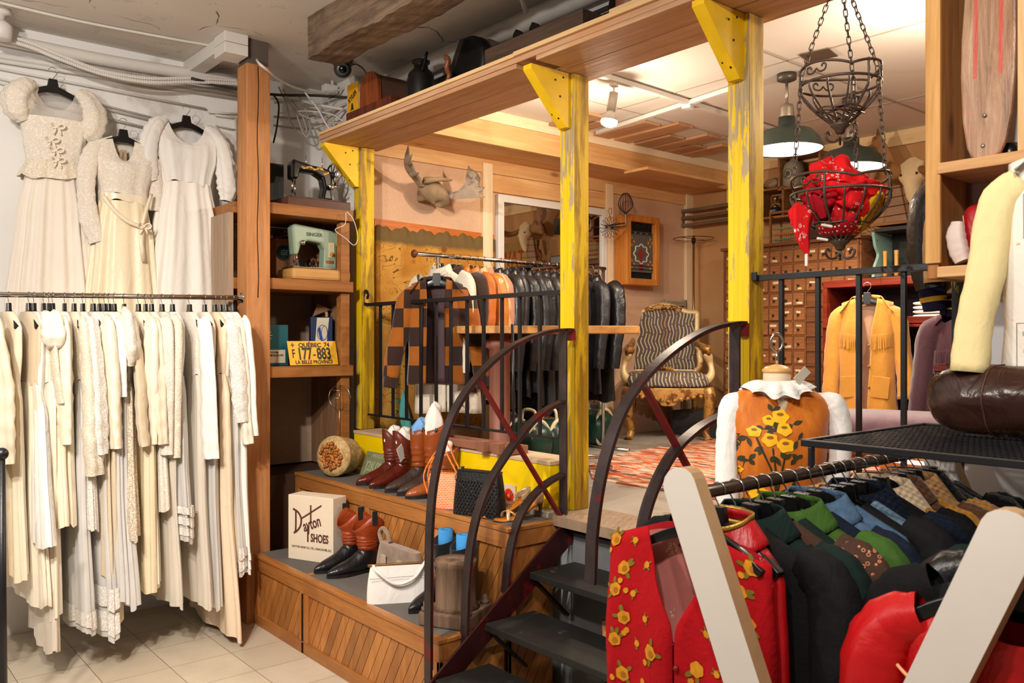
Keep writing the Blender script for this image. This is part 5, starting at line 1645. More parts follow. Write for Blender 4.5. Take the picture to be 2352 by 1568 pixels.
mb.lathe([(0.0,0.04),(0.008,0.035),(0.012,0.012),(0.022,0.0),(0,0)],(2.4955,4.465,OZ+0.068),16,None,True,0.08,1.0)
mb.build('black_print',M_PLASTIC,t)
M_CAN=mat('blackened_metal','1d1a18',0.5,0.5,0.35,20,0.2,60)
c=V(2.60,3.89,OZ)
t=thing('milk_can','small dark metal milk can with lid and handle on the overhead shelf','milk can',c)
MB().lathe([(0.07,0),(0.072,0.01),(0.072,0.15),(0.066,0.165),(0.040,0.19),(0.038,0.215),(0.050,0.222),(0.050,0.232),(0.04,0.235),(0,0.238)],c,28).build('can_body',M_CAN,t)
MB().tube(smoothpts([c+V(-0.03,-0.06,0.16),c+V(-0.035,-0.09,0.2),c+V(-0.03,-0.10,0.245),c+V(-0.01,-0.07,0.25)],5),0.008,8).build('spout_handle',M_CAN,t)
MB().tube(smoothpts([c+V(-0.02,0.06,0.165),c+V(-0.02,0.095,0.15),c+V(-0.02,0.09,0.11),c+V(-0.02,0.07,0.10)],5),0.007,8).build('side_handle',M_CAN,t)
c=V(2.66,3.50,OZ)
t=thing('bench_grinder','old black iron wheel tool with a curved reddish wooden grip on the overhead shelf','tool',c)
R=Ry(pi/2)
MB().lathe([(0.10,-0.035),(0.135,-0.035),(0.14,-0.02),(0.14,0.02),(0.135,0.035),(0.10,0.035)],c+V(0,0,0.13),36,R).build('wheel_guard',M_CAN,t)
MB().lathe([(0.0,-0.015),(0.095,-0.015),(0.095,0.015),(0,0.015)],c+V(0.01,0,0.13),32,R).build('wheel',M_CAN,t)
MB().prism([c+V(-0.07,0.20,0),c+V(-0.07,0.14,0.06),c+V(-0.07,0.02,0.25),c+V(-0.07,-0.02,0.245),c+V(-0.07,0.12,0.03),c+V(-0.07,0.12,0)],(0.05,0,0)).build('angled_guard',mat('grey_brown_steel','3a342f',0.45,0.5),t,0.002)
pts=smoothpts([c+V(-0.12,0.06,0.02),c+V(-0.12,0.04,0.06),c+V(-0.12,0.06,0.10),c+V(-0.12,0.05,0.14),c+V(-0.12,0.075,0.17)],5)
MB().tube(pts,[0.02,0.018,0.013,0.012,0.014,0.013,0.012,0.012,0.013,0.014,0.015,0.016,0.016,0.015,0.014,0.014,0.013,0.013,0.012,0.01,0.008][:len(pts)],10).build('wooden_grip',mat('reddish_grip','7d4426',0.4),t)
MB().box(c+V(-0.14,-0.02,0),c+V(0.05,0.12,0.022)).build('base',mat('pale_brown_block','9a7650',0.6),t)
t=thing('tool_tote','long dark wooden tool tray with saw handles on the overhead shelf','tool tray',(2.58,2.95,OZ))
M_DKW=wood('dark_oiled_wood','33251c','5d4838','Y',1.5,0.6)
MB().box((2.52,2.55,OZ),(2.54,3.22,OZ+0.10)).build('front_board',M_DKW,t,0.003)
MB().box((2.70,2.55,OZ),(2.72,3.22,OZ+0.10)).build('rear_board',M_DKW,t,0.003)
MB().box((2.54,2.55,OZ),(2.70,2.57,OZ+0.10)).box((2.54,3.20,OZ),(2.70,3.22,OZ+0.10)).box((2.54,2.57,OZ),(2.70,3.2,OZ+0.012)).build('ends_and_bottom',M_DKW,t)
for k,y in enumerate((3.07,2.95)):
 h=thing('handsaw',['dark saw handle sticking up from the tool tray, left one','dark saw handle sticking up from the tool tray, right one'][k],'saw handle',(2.62,y,OZ+0.013),0,'saw handles in the tool tray')
 MB().prism([V(2.61,y+a*0.9,OZ+0.013+b)for a,b in((0.05,0),(0.06,0.06),(0.04,0.11),(0.055,0.15),(0.03,0.175),(0.0,0.16),(-0.05,0.12),(-0.07,0.06),(-0.03,0.0),(-0.02,0.07),(0.005,0.12),(0.02,0.07),(0.02,0.0))],(0.022,0,0)).build('grip',M_CAN,h,0.004)
c=V(2.70,2.43,OZ)
tag(MB().lathe([(0.0,-0.01),(0.13,-0.012),(0.14,0.0),(0.13,0.012),(0,0.01)],c+V(0,0,0.14),40,R).build('black_pan',M_CAN),'round black iron pan standing on edge on the overhead shelf','pan')
c=V(2.58,2.31,OZ+0.001)
t=thing('stoneware_crock','brown two tone stoneware crock on the overhead shelf','crock',c)
MB().lathe([(0.07,0),(0.078,0.01),(0.078,0.12),(0.075,0.125)],c,28).build('crock_body',mat('terracotta_glaze','7d4f38',0.4),t)
MB().lathe([(0.079,0.12),(0.08,0.13),(0.074,0.19),(0.06,0.20),(0,0.20)],c,28).build('dark_collar',mat('dark_brown_glaze','3b2a22',0.3),t)
c=V(2.58,2.30,OZ+0.202)
t=thing('iron_kettle','small dark iron kettle standing on the brown crock','kettle',c)
MB().lathe([(0.05,0),(0.075,0.03),(0.08,0.08),(0.05,0.13),(0.02,0.14),(0,0.15)],c,24).build('kettle_body',M_CAN,t)
MB().tube(smoothpts([c+V(0,0.06,0.11),c+V(0,0.04,0.19),c+V(0,-0.04,0.19),c+V(0,-0.06,0.11)],5),0.006,8).build('bail_handle',M_CAN,t)
c=V(2.56,1.98,OZ+0.02)
t=thing('flat_iron','heavy dark flat iron on the overhead shelf near the second post','flat iron',c)
MB().prism([c+V(0.05*a,b,0)for a,b in((-1,0.12),(1,0.12),(1,-0.06),(0.6,-0.15),(0,-0.2),(-0.6,-0.15),(-1,-0.06))],(0,0,0.09)).build('iron_body',mat('dusty_iron','4a403c',0.6,0.4,0.2,15),t,0.012)
MB().tube(smoothpts([c+V(0,0.08,0.09),c+V(0,0.07,0.15),c+V(0,-0.06,0.15),c+V(0,-0.08,0.09)],5),0.012,8).build('handle',M_CAN,t)
tag(MB().beam((2.575,2.17,OZ+0.03),(2.70,1.90,OZ+0.28),0.06,0.004,(1,0,0)).build('steel_saw',mat('grey_saw_steel','7b7370',0.35,0.7,0.15,20)),'grey saw blade leaning between the crock and the flat iron','saw blade')
c=V(2.62,1.70,OZ+0.02)
tag(MB().box(c+V(-0.06,-0.08,0),c+V(0.1,0.06,0.2)).build('rust_tin',mat('rusty_red_tin','6d3a26',0.55,0.2,0.2,12),None,0.006),'rusty red tin box at the top edge of the picture on the overhead shelf','tin box')
# the raised room
PZ=PLAT+0.001
def fringe(mb,p,q,n,L,up=(0,0,1),out=None,jag=0.15,seed=0,band=0.012):
 """a comb of thin hanging strips joined along their top band, from p to q"""
 rng=random.Random(seed)
 f=p if callable(p)else(lambda s,p=Vector(p),q=Vector(q):p.lerp(q,s))
 p,q=f(0.0),f(1.0)
 out=Vector(out or(0,0,0))
 vs,fs=[],[]
 for i in range(n):
  for e in(0.04,0.96):
   a=f((i+e)/n)
   vs+=[a+out*0.6,a-V(0,0,band)+out]
  l=L*(1+rng.uniform(-jag,jag))
  sw=(q-p).normalized()*rng.uniform(-0.006,0.006)+out*rng.uniform(0.3,1.6)
  for e in(0.15,0.85):
   vs.append(f((i+e)/n)-V(0,0,l)+out+sw)
  o=i*6
  fs+=[(o,o+1,o+3,o+2),(o+1,o+4,o+5,o+3)]
  if i:
   fs.append((o-4,o-3,o+1,o))
 return mb.add(vs,fs,False)
def jacket(name,label,cat,O,u,L,m,lining=None,chest=0.235,hem=0.24,sh=0.20,slope=0.30,gap=((0,0.075),(0.3,0.02),(1,0.03)),depth=0.075,slv=0.56,slv_r=(0.055,0.066,0.062,0.056,0.05),collar=0.075,collar_m=None,cuff=None,seed=0,splay=0.06,sleeves=True,parts=True,foldn=4,folda=0.006,mats=None,arm=0.0):
 """an open jacket seen from the front, O at the base of the neck, u to its left in the picture's right, v out of the front"""
 O,u=Vector(O),Vector(u).normalized()
 v=V(u.y,-u.x,0)
 rng=random.Random(seed)
 p1,p2=rng.uniform(0,6),rng.uniform(0,6)
 t=thing(name,label,cat,O-V(0,0,L))
 def aw(z):
  return interp([(0,sh),(0.09,sh+0.002),(0.24,chest),(L*0.7,chest*0.97),(L,hem)],z)[0]
 def dp(z):
  return interp([(0,depth*0.55),(0.2,depth),(L,depth*1.1)],z)[0]
 def pt(x,z,sgn):
  a=aw(z)
  k=min(1,abs(x)/a)
  y=sgn*dp(z)*math.sqrt(max(0.0,1-k**2.2))
  y+=folda*sin(foldn*x/a*2+p1+1.5*z)*min(1,z/0.25)
  zz=z+slope*max(0,abs(x)-0.06)*max(0,1-z/0.35)
  return O+u*x+v*y-V(0,0,zz)
 def front(s):
  def fn(i,j):
   z=lerp(0.0,L,j)
   xi=interp(list(gap),j)[0]
   x=lerp(xi,aw(z),i)
   return pt(s*x,z+0.008*sin(i*3+p2)*j,1)
  return fn
 mm=mats or{}
 for s in(-1,1):
  MB().grid(front(s),14,22).build('front_panel',mm.get('front',m),t,solid=0.004)
 MB().grid(lambda i,j:pt(lerp(-1,1,i)*aw(lerp(0.0,L,j)),lerp(0.0,L,j),-1),22,18).build('back_panel',lining or m,t,solid=0.004)
 if sleeves:
  for s in(-1,1):
   q=rng.uniform(-0.01,0.02)
   pts=[O+u*(s*(sh-0.03))-V(0,0,0.05+slope*0.1),O+u*(s*(sh+0.025))-V(0,0,0.10+slope*0.12),O+u*(s*(sh+0.045+splay*0.3))+v*(0.01+arm)-V(0,0,0.12+slv*0.4),O+u*(s*(sh+0.05+splay*0.6+q))+v*(0.025+arm)-V(0,0,0.10+slv*0.7),O+u*(s*(sh+0.05+splay+q))+v*(0.04+arm)-V(0,0,0.08+slv)]
   MB()
   so=sleeve(MB(),pts,list(slv_r),0.72,seed+s,20,6,v,0.06).build('sleeve',mm.get('sleeve',m),t,solid=0.003)
   if cuff:
    d=(pts[-1]-pts[-2]).normalized()
    sleeve(MB(),[pts[-1]-d*0.005,pts[-1]+d*0.03,pts[-1]+d*0.06],[slv_r[-1]*1.0,slv_r[-1]*0.95,slv_r[-1]*0.9],0.75,seed,18,4,v,0.02).build('cuff',cuff,so)
 if collar:
  def col(i,j):
   a=lerp(-1.05*pi,0.05*pi,i)
   r=0.068+0.010*j
   e=abs(2*i-1)
   base=O+u*(-r*cos(a)*1.15)+v*(r*sin(a)*0.72*(1 if a<0 else 1)+0.012)
   rise=lerp(0.034*(1-e*0.6),-collar*(0.55+0.55*e),max(0,j*1.6-0.6)/1.0)if j>0.375 else lerp(0,0.034*(1-e*0.6),j/0.375)
   flare=max(0,j-0.375)*(0.06+0.05*e)
   outd=(u*(-cos(a))+v*sin(a)).normalized()
   return base+outd*flare+v*(0.03*e*e*j)+V(0,0,rise)
  MB().grid(col,25,8).build('collar',collar_m or m,t,solid=0.004)
 t['pt']=0
 del t['pt']
 return t,pt
M_TAP=NT('faded_gold_tapestry')
vec=M_TAP.coords()
w1=M_TAP.n('TexWave',wave_type='RINGS',rings_direction='Y')
w1.inputs['Scale'].default_value=5.5
w1.inputs['Distortion'].default_value=7
w1.inputs['Detail'].default_value=2
w1.inputs['Detail Scale'].default_value=1.4
M_TAP.l(vec,w1.inputs['Vector'])
g=M_TAP.noise(vec,4,6,0.7)
zc=M_TAP.sep(vec)[2]
ct_=M_TAP.math('FRACT',M_TAP.math('MULTIPLY',M_TAP.noise(vec,6.5,1,0.4,1.5),9.0))
mk=M_TAP.ramp(M_TAP.noise(vec,2.6,2),[(0.46,0.0),(0.54,1.0)])
k=M_TAP.math('MULTIPLY',M_TAP.ramp(ct_,[(0.0,0.85),(0.10,0.85),(0.15,0.0)]),mk)
c=M_TAP.ramp(g,[(0.3,C('a06a28')),(0.7,C('c48b3c'))])
c=M_TAP.mix(M_TAP.math('MULTIPLY',mk,0.5),c,C('d6a654'))
c=M_TAP.mix(k,c,C('54391c'))
rose=M_TAP.math('MULTIPLY',M_TAP.ramp(M_TAP.voro(vec,6.0),[(0.12,1.0),(0.2,0.0)]),M_TAP.ramp(M_TAP.noise(vec,1.8,2),[(0.5,0.0),(0.6,0.8)]))
c=M_TAP.mix(rose,c,C('7a3512'))
zn=M_TAP.math('ADD',zc,M_TAP.math('MULTIPLY',M_TAP.math('SUBTRACT',g,0.5),0.10))
c=M_TAP.mix(M_TAP.ramp(zn,[(0.0,0.0),(1.0,1.0)]),c,c)
mr=M_TAP.n('MapRange')
mr.inputs['From Min'].default_value=1.34
mr.inputs['From Max'].default_value=1.37
M_TAP.l(zn,mr.inputs['Value'])
c=M_TAP.mix(mr.outputs[0],c,C('6f5a38'))
M_TAP.bump(M_TAP.noise(vec,160,2),0.4,0.004)
M_TAP=M_TAP.done(c,0.9,0,0.1)
x0,x1=W(862,560,Y=4.86).x,W(1136,560,Y=4.86).x
zt0,zt1=W(862,520,Y=4.86).z,W(1136,548,Y=4.86).z
t=thing('tapestry','faded gold tapestry with scrolls hung on the wall behind the leather jackets','tapestry',(x0,4.85,0.9))
rn=random.Random(3)
def tap(i,j):
 x=lerp(x0,x1,i)
 z=lerp(lerp(zt0,zt1,i)+0.012*sin(i*37)+0.008*sin(i*91),1.0,j)
 return V(x,4.858-0.008*abs(sin(i*9+j))-0.004*j,z)
o=MB().grid(tap,60,16).build('cloth',M_TAP,t,solid=0.004)
tag(MB().prism([V(x0,4.866,zt0+0.055),V(x1,4.866,zt1+0.03),V(x1,4.866,zt1-0.05),V(x0,4.866,zt0-0.05)],(0,0.012,0)).build('batten_strip',wood('orange_batten','a04a16','d17a35','X',1.5,0.45)),'orange stained wooden strip above the gold tapestry','wooden strip')
mx0,mx1=3.915,5.065
mz0,mz1=0.90,2.685
t=thing('wall_mirror','large white framed wall mirror behind the jacket rack, reflecting the back wall','mirror',(4.5,4.84,mz0))
for nm,a,b in(('frame_side',(mx0,mz0),(mx0+0.055,mz1)),('frame_side',(mx1-0.055,mz0),(mx1,mz1)),('frame_top',(mx0+0.055,mz1-0.055),(mx1-0.055,mz1)),('frame_bottom',(mx0+0.055,mz0),(mx1-0.055,mz0+0.055))):
 MB().box((a[0],4.835,a[1]),(b[0],4.878,b[1])).build(nm,mat('white_frame_paint','ded8d0',0.4,0,0.03),t,0.004)
MB().box((mx0+0.055,4.855,mz0+0.055),(mx1-0.055,4.87,mz1-0.055)).build('glass',mat('mirror_silver','d8d8d6',0.02,1.0,0.0,1,0),t)
M_ANT=mat('grey_antler','9c8b78',0.6,0,0.25,9,0.5,40,0.3,0,'6e5d4c',6,0.55)
M_BONE=mat('old_bone','917a5f',0.7,0,0.25,10,0.6,30,0.2,0,'7c644a',6,0.56)
def palm(mb,base,pts2,thick,X,Y,N,curl=0.0):
 """palmate antler: outline in the X-Y frame, bent along N"""
 base=Vector(base)
 nn=len(pts2)
 cen=(sum(p[0]for p in pts2)/nn,sum(p[1]for p in pts2)/nn)
 def place(p,side,k):
  d=(p[0]**2+p[1]**2)**0.5
  return base+X*p[0]+Y*p[1]+N*(curl*d*d+side*thick*k)
 vs,fs=[],[]
 for side in(-1,1):
  vs.append(place(cen,side,1.0))
  for f in(0.5,0.85,1.0):
   for p in pts2:
    vs.append(place((lerp(cen[0],p[0],f),lerp(cen[1],p[1],f)),side,(1-f)**0.5*0.9+0.1))
 h=1+3*nn
 for s in(0,1):
  o=s*h
  for i in range(nn):
   j=(i+1)%nn
   fs.append((o,o+1+i,o+1+j))
   for r in(0,1):
    a=o+1+r*nn
    fs.append((a+i,a+nn+i,a+nn+j,a+j))
 for i in range(nn):
  j=(i+1)%nn
  fs.append((1+2*nn+i,h+1+2*nn+i,h+1+2*nn+j,1+2*nn+j))
 return mb.add(vs,fs,True)
RV=V(CA,-SA,0)
t=thing('moose_antlers','weathered moose antlers with skull plate mounted on the wall above the tapestry','antlers',W(1010,445,Y=4.80))
c=W(1000,443,Y=4.74)
mb=MB()
mb.grid(lambda u,v:c+V(0.12*sin(pi*v)*cos(2*pi*u)*(1+0.15*sin(6.28*u*3)),0.07*sin(pi*v)*sin(2*pi*u),-0.075*cos(pi*v)*(1+0.2*sin(6.28*u*2+1))-0.25*0.12*sin(pi*v)*cos(2*pi*u)),28,16,True)
mb.tube(smoothpts([c+V(-0.13,-0.05,0.06),c+V(-0.03,-0.09,0.075),c+V(0.08,-0.08,0.085)],6),[0.022,0.024,0.022,0.02,0.018,0.016,0.016,0.015,0.014,0.012,0.010,0.008,0.006],8)
mb.build('skull_plate',M_BONE,t)
MB().box((c.x-0.06,c.y,c.z-0.05),(c.x+0.06,4.879,c.z+0.03)).build('wall_mount',M_BONE,t,0.01)
mb=MB()
L0=[W(968,425,Y=4.74),W(955,408,Y=4.70),W(942,388,Y=4.66),W(937,360,Y=4.60),W(938,335,Y=4.56)]
mb.sweep(smoothpts(L0,6),[(cos(a),sin(a))for a in[i*2*pi/10 for i in range(10)]],(0,-1,0),[(lerp(0.022,0.004,k/24),lerp(0.03,0.042,min(1,k/10))*(1 if k<14 else lerp(1,0.15,(k-14)/10)))for k in range(25)])
mb.tube(smoothpts([W(945,400,Y=4.66),W(955,400,Y=4.6),W(963,396,Y=4.55)],5),[0.02,0.02,0.018,0.016,0.014,0.012,0.01,0.008,0.006,0.004,0.002],8)
mb.tube(smoothpts([W(938,375,Y=4.6),W(943,362,Y=4.52),W(948,353,Y=4.48)],5),[0.016,0.015,0.013,0.012,0.01,0.008,0.007,0.006,0.005,0.003,0.002],8)
mb.build('left_antler',M_ANT,t)
bR=W(1034,450,Y=4.73)
px_m=1944/5.6
out=[(1034,444),(1055,436),(1066,425),(1072,400),(1078,378),(1083,386),(1092,391),(1100,398),(1106,410),(1104,424),(1106,434),(1117,430),(1112,440),(1100,445),(1118,455),(1100,456),(1080,456),(1055,457),(1034,458)]
P2=[((a-1034)/px_m,(450-b)/px_m)for a,b in out]
mb=MB()
palm(mb,bR,P2,0.012,RV,V(0,0,1),V(-SA,-CA,0),0.5)
mb.ball(bR,(0.03,0.03,0.03))
mb.build('right_antler',M_ANT,t)
JY=4.30
jz=lambda x:2.130
t=thing('garment_rack','chrome garment rack full of leather jackets behind the railing','clothes rail',(3.6,JY,PZ))
MB().tube([V(2.83,JY,2.13),V(4.48,JY,2.13)],0.0135,12).build('tube',M_CHROME,t)
MB().lathe([(0.024,0),(0.026,0.01),(0.02,0.018),(0,0.02)],(2.832,JY,2.13),14,Ry(-pi/2)).build('end_cap',mat('rusty_cap','6b3a22',0.5,0.3),t)
for x in(3.0,4.46):
 MB().tube([V(x,JY,PZ),V(x,JY,2.118)],0.013,12).build('upright',M_CHROME,t)
 MB().tube([V(x,JY-0.25,PZ+0.012),V(x,JY+0.25,PZ+0.012)],0.012,8).build('foot_bar',M_CHROME,t)
M_LB=mat('black_leather','141416',0.36,0,0.4,7,0.35,22,0.55,wr=0.32)
M_LB2=mat('worn_black_leather','1e1d21',0.42,0,0.4,7,0.4,20,0.5,wr=0.32)
M_LTAN=mat('tan_leather','b0702f',0.35,0,0.2,6,0.3,20,0.5,wr=0.32)
M_LOR=mat('orange_leather','b4601c',0.4,0,0.2,6,0.3,20,0.5,wr=0.32)
M_LBG=mat('beige_leather','c7a477',0.5,0,0.15,6,0.3,20,0.4,wr=0.32)
M_LPK=mat('dusty_pink_suede','b07a62',0.8,0,0.15,6,0.3,60,0.2,0.3,wr=0.32)
M_LWH=mat('cream_wool','ddd2bf',0.85,0,0.08,6,0.3,60,0.2,wr=0.32)
M_SDK=mat('dark_brown_suede','34231d',0.85,0,0.25,7,0.3,90,0.15,0.3,wr=0.32)
def rack_jacket(px,desc,m,L=0.72,rot=0.0,seed=0,w=0.215,group=None,low=None,collar=True):
 x=W(px,600,Y=JY).x
 rng=random.Random(seed*3+2)
 rot+=rng.uniform(-0.12,0.12)
 c,s=cos(rot),sin(rot)
 u,v=V(s,-c,0),V(-c,-s,0)
 O=V(x,JY,2.130+0.0145-0.10)
 t=thing('jacket',desc,'jacket',(x,JY,O.z-L),0,group)
 mb=MB()
 cloth(mb,O,u,v,[(0.0,0.07,0.04,0.0),(0.02,0.12,0.042,0.002),(0.075,w,0.036,0.003),(0.25,w+0.01,0.044,0.006),(L*0.8,w,0.045,0.008),(L,w+0.01,0.046,0.010)],6,seed,48,18,0.05)
 mb.build('body',m,t)
 for sg in(1,-1):
  q=rng.uniform(-0.01,0.02)
  pts=[O+u*(sg*(w-0.03))-V(0,0,0.06),O+u*(sg*(w+0.03))-V(0,0,0.11),O+u*(sg*(w+0.05))+v*q-V(0,0,0.30),O+u*(sg*(w+0.045))+v*(0.02+q)-V(0,0,0.48),O+u*(sg*(w+0.04))+v*(0.03+q)-V(0,0,0.63)]
  sleeve(MB(),pts,[0.05,0.062,0.058,0.052,0.045],0.7,seed+sg,16,6,v,0.1).build('sleeve',m,t)
 if collar:
  MB().grid(lambda i,j:O+u*((0.075+0.02*j)*cos(2*pi*i))+v*((0.045+0.012*j)*sin(2*pi*i))+V(0,0,0.03-0.05*j-0.03*max(0,sin(2*pi*i))),24,4,True).build('collar',m,t,solid=0.004)
 hanger(V(x,JY,2.1445),pi/2+rot,hlabel(desc))
 return t
J=rack_jacket
J(1012,'cream wool jacket, second on the jacket rack',M_LWH,0.82,seed=61)
J(1040,'dark brown suede jacket, third on the jacket rack',M_SDK,0.75,seed=62)
J(1056,'orange leather blazer with wide lapels, beside the dark suede jackets',M_LOR,0.72,seed=63,w=0.225)
J(1078,'glossy tan leather coat, right of the orange blazer',M_LTAN,0.80,seed=64,w=0.225)
J(1096,'beige leather jacket, right of the tan coat',M_LBG,0.80,seed=65)
J(1112,'dusty pink suede jacket, between beige and black leather',M_LPK,0.78,seed=66)
for k,(p,L,d)in enumerate(((1132,0.86,'black leather jacket with long fringe, leftmost black one'),(1150,0.74,'plain black leather jacket, second black one from the left'),(1168,0.80,'creased black leather jacket, third black one from the left'),(1186,0.78,'black leather jacket, fourth black one from the left'),(1203,0.85,'shiny black leather coat, in the middle of the black jackets'),(1222,0.92,'long grey black leather coat, fourth black one left of the middle post'),(1240,0.95,'long black leather coat with fine creases, third left of the middle post'),(1257,0.84,'crinkled black leather jacket, second left of the middle post'),(1275,0.84,'crinkled black leather jacket, just left of the middle post'),(1330,0.80,'black leather jacket hidden behind the middle yellow post'),(1358,0.86,'black textured jacket, right of the middle yellow post'))):
 t=J(p,d,(M_LB,M_LB2)[k%2 if k not in(5,6)else 1],L,seed=70+k,w=0.22)
 if k==0:
  x=W(p,600,Y=JY).x
  mb=MB()
  fringe(mb,(x-0.05,JY-0.27,1.78),(x-0.05,JY+0.2,1.78),30,0.30,out=(-0.012,0,0),seed=3)
  mb.build('fringe',M_LB,t)
M_PATCH=NT('patchwork_suede')
vec=M_PATCH.coords((1,1,1),(0,0,YAW))
ck=M_PATCH.n('TexChecker')
ck.inputs['Scale'].default_value=10.5
mp=M_PATCH.n('Mapping')
mp.inputs['Scale'].default_value=(1,0.0,0.85)
M_PATCH.l(vec,mp.inputs[0])
M_PATCH.l(mp.outputs[0],ck.inputs['Vector'])
ck.inputs['Color1'].default_value=C('a05a17')+(1,)
ck.inputs['Color2'].default_value=C('33211c')+(1,)
nz=M_PATCH.noise(vec,8,4)
c=M_PATCH.mix(M_PATCH.ramp(nz,[(0.3,0.35),(0.7,0.0)]),ck.outputs['Color'],C('2a1812'))
M_PATCH=M_PATCH.done(c,0.85,0,0.15,0.3)
O=W(1003,642,Y=JY-0.16)
t,pt=jacket('patchwork_jacket','dark brown and orange patchwork suede jacket facing front at the end of the rack','jacket',O,RV,0.62,M_SDK,mat('plum_lining','4a3438',0.6,0,0.1),chest=0.17,hem=0.175,sh=0.15,gap=((0,0.06),(0.25,0.05),(1,0.055)),seed=5,slv=0.50,slv_r=(0.05,0.058,0.054,0.05,0.046),mats={'front':M_PATCH,'sleeve':M_PATCH},collar_m=M_SDK,cuff=M_SDK,splay=0.05)
hanger(O+V(0,0,0.10),-YAW,'black hanger of the dark brown and orange patchwork jacket')
O2=O+RV*0.05+V(SA,CA,0)*0.18
t,pt=jacket('cream_jacket','cream shearling jacket hanging behind the patchwork jacket, hem showing below','jacket',O2,RV,0.80,M_LWH,seed=6,chest=0.2,sh=0.17,hem=0.21,slv=0.5,collar=0,sleeves=False,gap=((0,0.05),(0.5,0.004),(1,0.004)))
hanger(O2+V(0,0,0.10),-YAW,'black hanger of the cream shearling jacket')
c=W(905,990,X=3.02)
t=thing('step_ladder','teal painted wooden step ladder folded against the wall behind the railing','ladder',(3.02,c.y,PZ))
M_TEAL=mat('teal_paint','4f9a98',0.55,0,0.18,7,0.2,40,0.3,0,'2f6d6e',4,0.6)
bl,br=W(893,1010,X=2.98),W(948,1012,X=3.05)
tl,tr=W(873,812,X=3.05),W(902,812,X=3.12)
for a,b in((bl,tl),(br,tr)):
 a=V(a.x,a.y,PZ+0.02)
 MB().beam(a,b,0.022,0.07,(0.3,-1,0)).build('side_rail',M_TEAL,t,0.002)
MB().obox((tl+tr)/2+V(0,0,0.01),(0.14,0.20,0.022),Rz(-0.6)).build('top_board',M_TEAL,t,0.003)
for k in(0.28,0.55,0.8):
 p,q=V(bl.x,bl.y,PZ).lerp(tl,k),V(br.x,br.y,PZ).lerp(tr,k)
 MB().beam(p,q,0.09,0.02).build('step',M_TEAL,t,0.002)
for a,b in((bl,tl),(br,tr)):
 a=V(a.x+0.12,a.y+0.12,PZ+0.02)
 MB().beam(a,b+V(0.03,0.02,-0.02),0.018,0.04,(0.3,-1,0)).build('rear_leg',M_TEAL,t,0.002)
ct=V(3.27,3.60,W(1240,749,Y=3.6).z)
t=thing('pedestal_table','oval wooden topped table on a pinkish steel column in front of the jackets','table',(ct.x,ct.y,PZ))
FV=V(SA,CA,0)
poly=[]
for i in range(48):
 a=2*pi*i/48
 ca_,sa_=cos(a),sin(a)
 poly.append(ct+RV*(0.53*math.copysign(abs(ca_)**0.6,ca_))+FV*(0.22*math.copysign(abs(sa_)**0.7,sa_))-V(0,0,0.042))
MB().prism(poly,(0,0,0.042)).build('table_top',wood('honey_table_edge','a9713a','d29c5c','X',1.0,0.4),t,0.004)
pc=ct-RV*0.27
MB().lathe([(0.17,0),(0.17,0.02),(0.06,0.03),(0.06,ct.z-PZ-0.13),(0.085,ct.z-PZ-0.12),(0.085,ct.z-PZ-0.08),(0.06,ct.z-PZ-0.07),(0.06,ct.z-PZ-0.043)],(pc.x,pc.y,PZ),20).build('column',mat('pinkish_painted_steel','8d5b4c',0.55,0.1,0.15,8,0.15,40,0.4,0,'5e3a30',7,0.64),t)
for s in(-1,1):
 MB().prism([pc+RV*(s*0.02)+V(0,0,ct.z-pc.z-0.043),pc+RV*(s*0.24)+V(0,0,ct.z-pc.z-0.043),pc+RV*(s*0.02)+V(0,0,ct.z-pc.z-0.12)],FV*0.012).build('bracket',M_DARKIRON,t)
M_GRN=mat('dark_green_leather','12352a',0.3,0,0.2,6,0.2,40,0.5)
M_CRM=mat('cream_leather','cbbf9f',0.4,0,0.1,6,0.2,40,0.5)
for k,(px,py,lb)in enumerate(((1215,985,'green bowling bag with cream trim, left one behind the arched handrail'),(1262,985,'green bowling bag with cream trim, right one behind the arched handrail'),(1366,985,'green and cream bowling bag by the mirror foot, right of the middle post'))):
 c=W(px,py,Y=4.05 if k<2 else 4.45)
 c.z=PZ+0.14
 t=thing('bowling_bag',lb,'bag',(c.x,c.y,PZ),0,'green bowling bags')
 MB().grid(lambda u,v:c+V(0.12*math.copysign(abs(sin(pi*v))**0.6,1)*math.copysign(abs(cos(2*pi*u))**0.7,cos(2*pi*u)),0.16*abs(sin(pi*v))**0.6*math.copysign(abs(sin(2*pi*u))**0.7,sin(2*pi*u)),-0.135*cos(pi*v)),32,16,True).build('bag_body',M_GRN,t)
 for s in(-1,1):
  MB().tube([c+V(0.09*cos(b)+0.0,s*0.10,0.14*sin(b))for b in[i*2*pi/28 for i in range(28)]],0.014,8,True).build('trim_band',M_CRM,t)
 MB().tube(smoothpts([c+V(0,-0.07,0.13),c+V(0,-0.05,0.20),c+V(0,0.05,0.20),c+V(0,0.07,0.13)],6),0.010,8).build('handle',M_CRM,t)
t=thing('luggage_rack','low chrome rack rails on the ledge behind the left arched handrail','rack',(3.1,3.6,PZ))
for z in(0.12,0.06):
 MB().tube([W(1120,0,X=3.0).xy.to_3d()+V(0,0,PZ+z),V(3.55,3.35,PZ+z)],0.012,8).build('rail',M_CHROME,t)
for q in(V(3.05,3.84,PZ),V(3.5,3.4,PZ)):
 MB().tube([q,q+V(0,0,0.12)],0.010,8).build('post',M_CHROME,t)
t=thing('pole_stand','slim black pole on a small foot behind the railing','pole',(2.95,3.14,PZ))
p=W(1180,1020,X=2.83)
MB().tube([V(2.83,p.y,1.042),V(2.83,p.y+0.01,1.69)],0.008,8).build('pole',M_BLACK,t)
MB().lathe([(0.025,0),(0.025,0.006),(0,0.008)],(2.83,p.y,1.041),14).build('foot',M_BLACK,t)
t.location=t.location
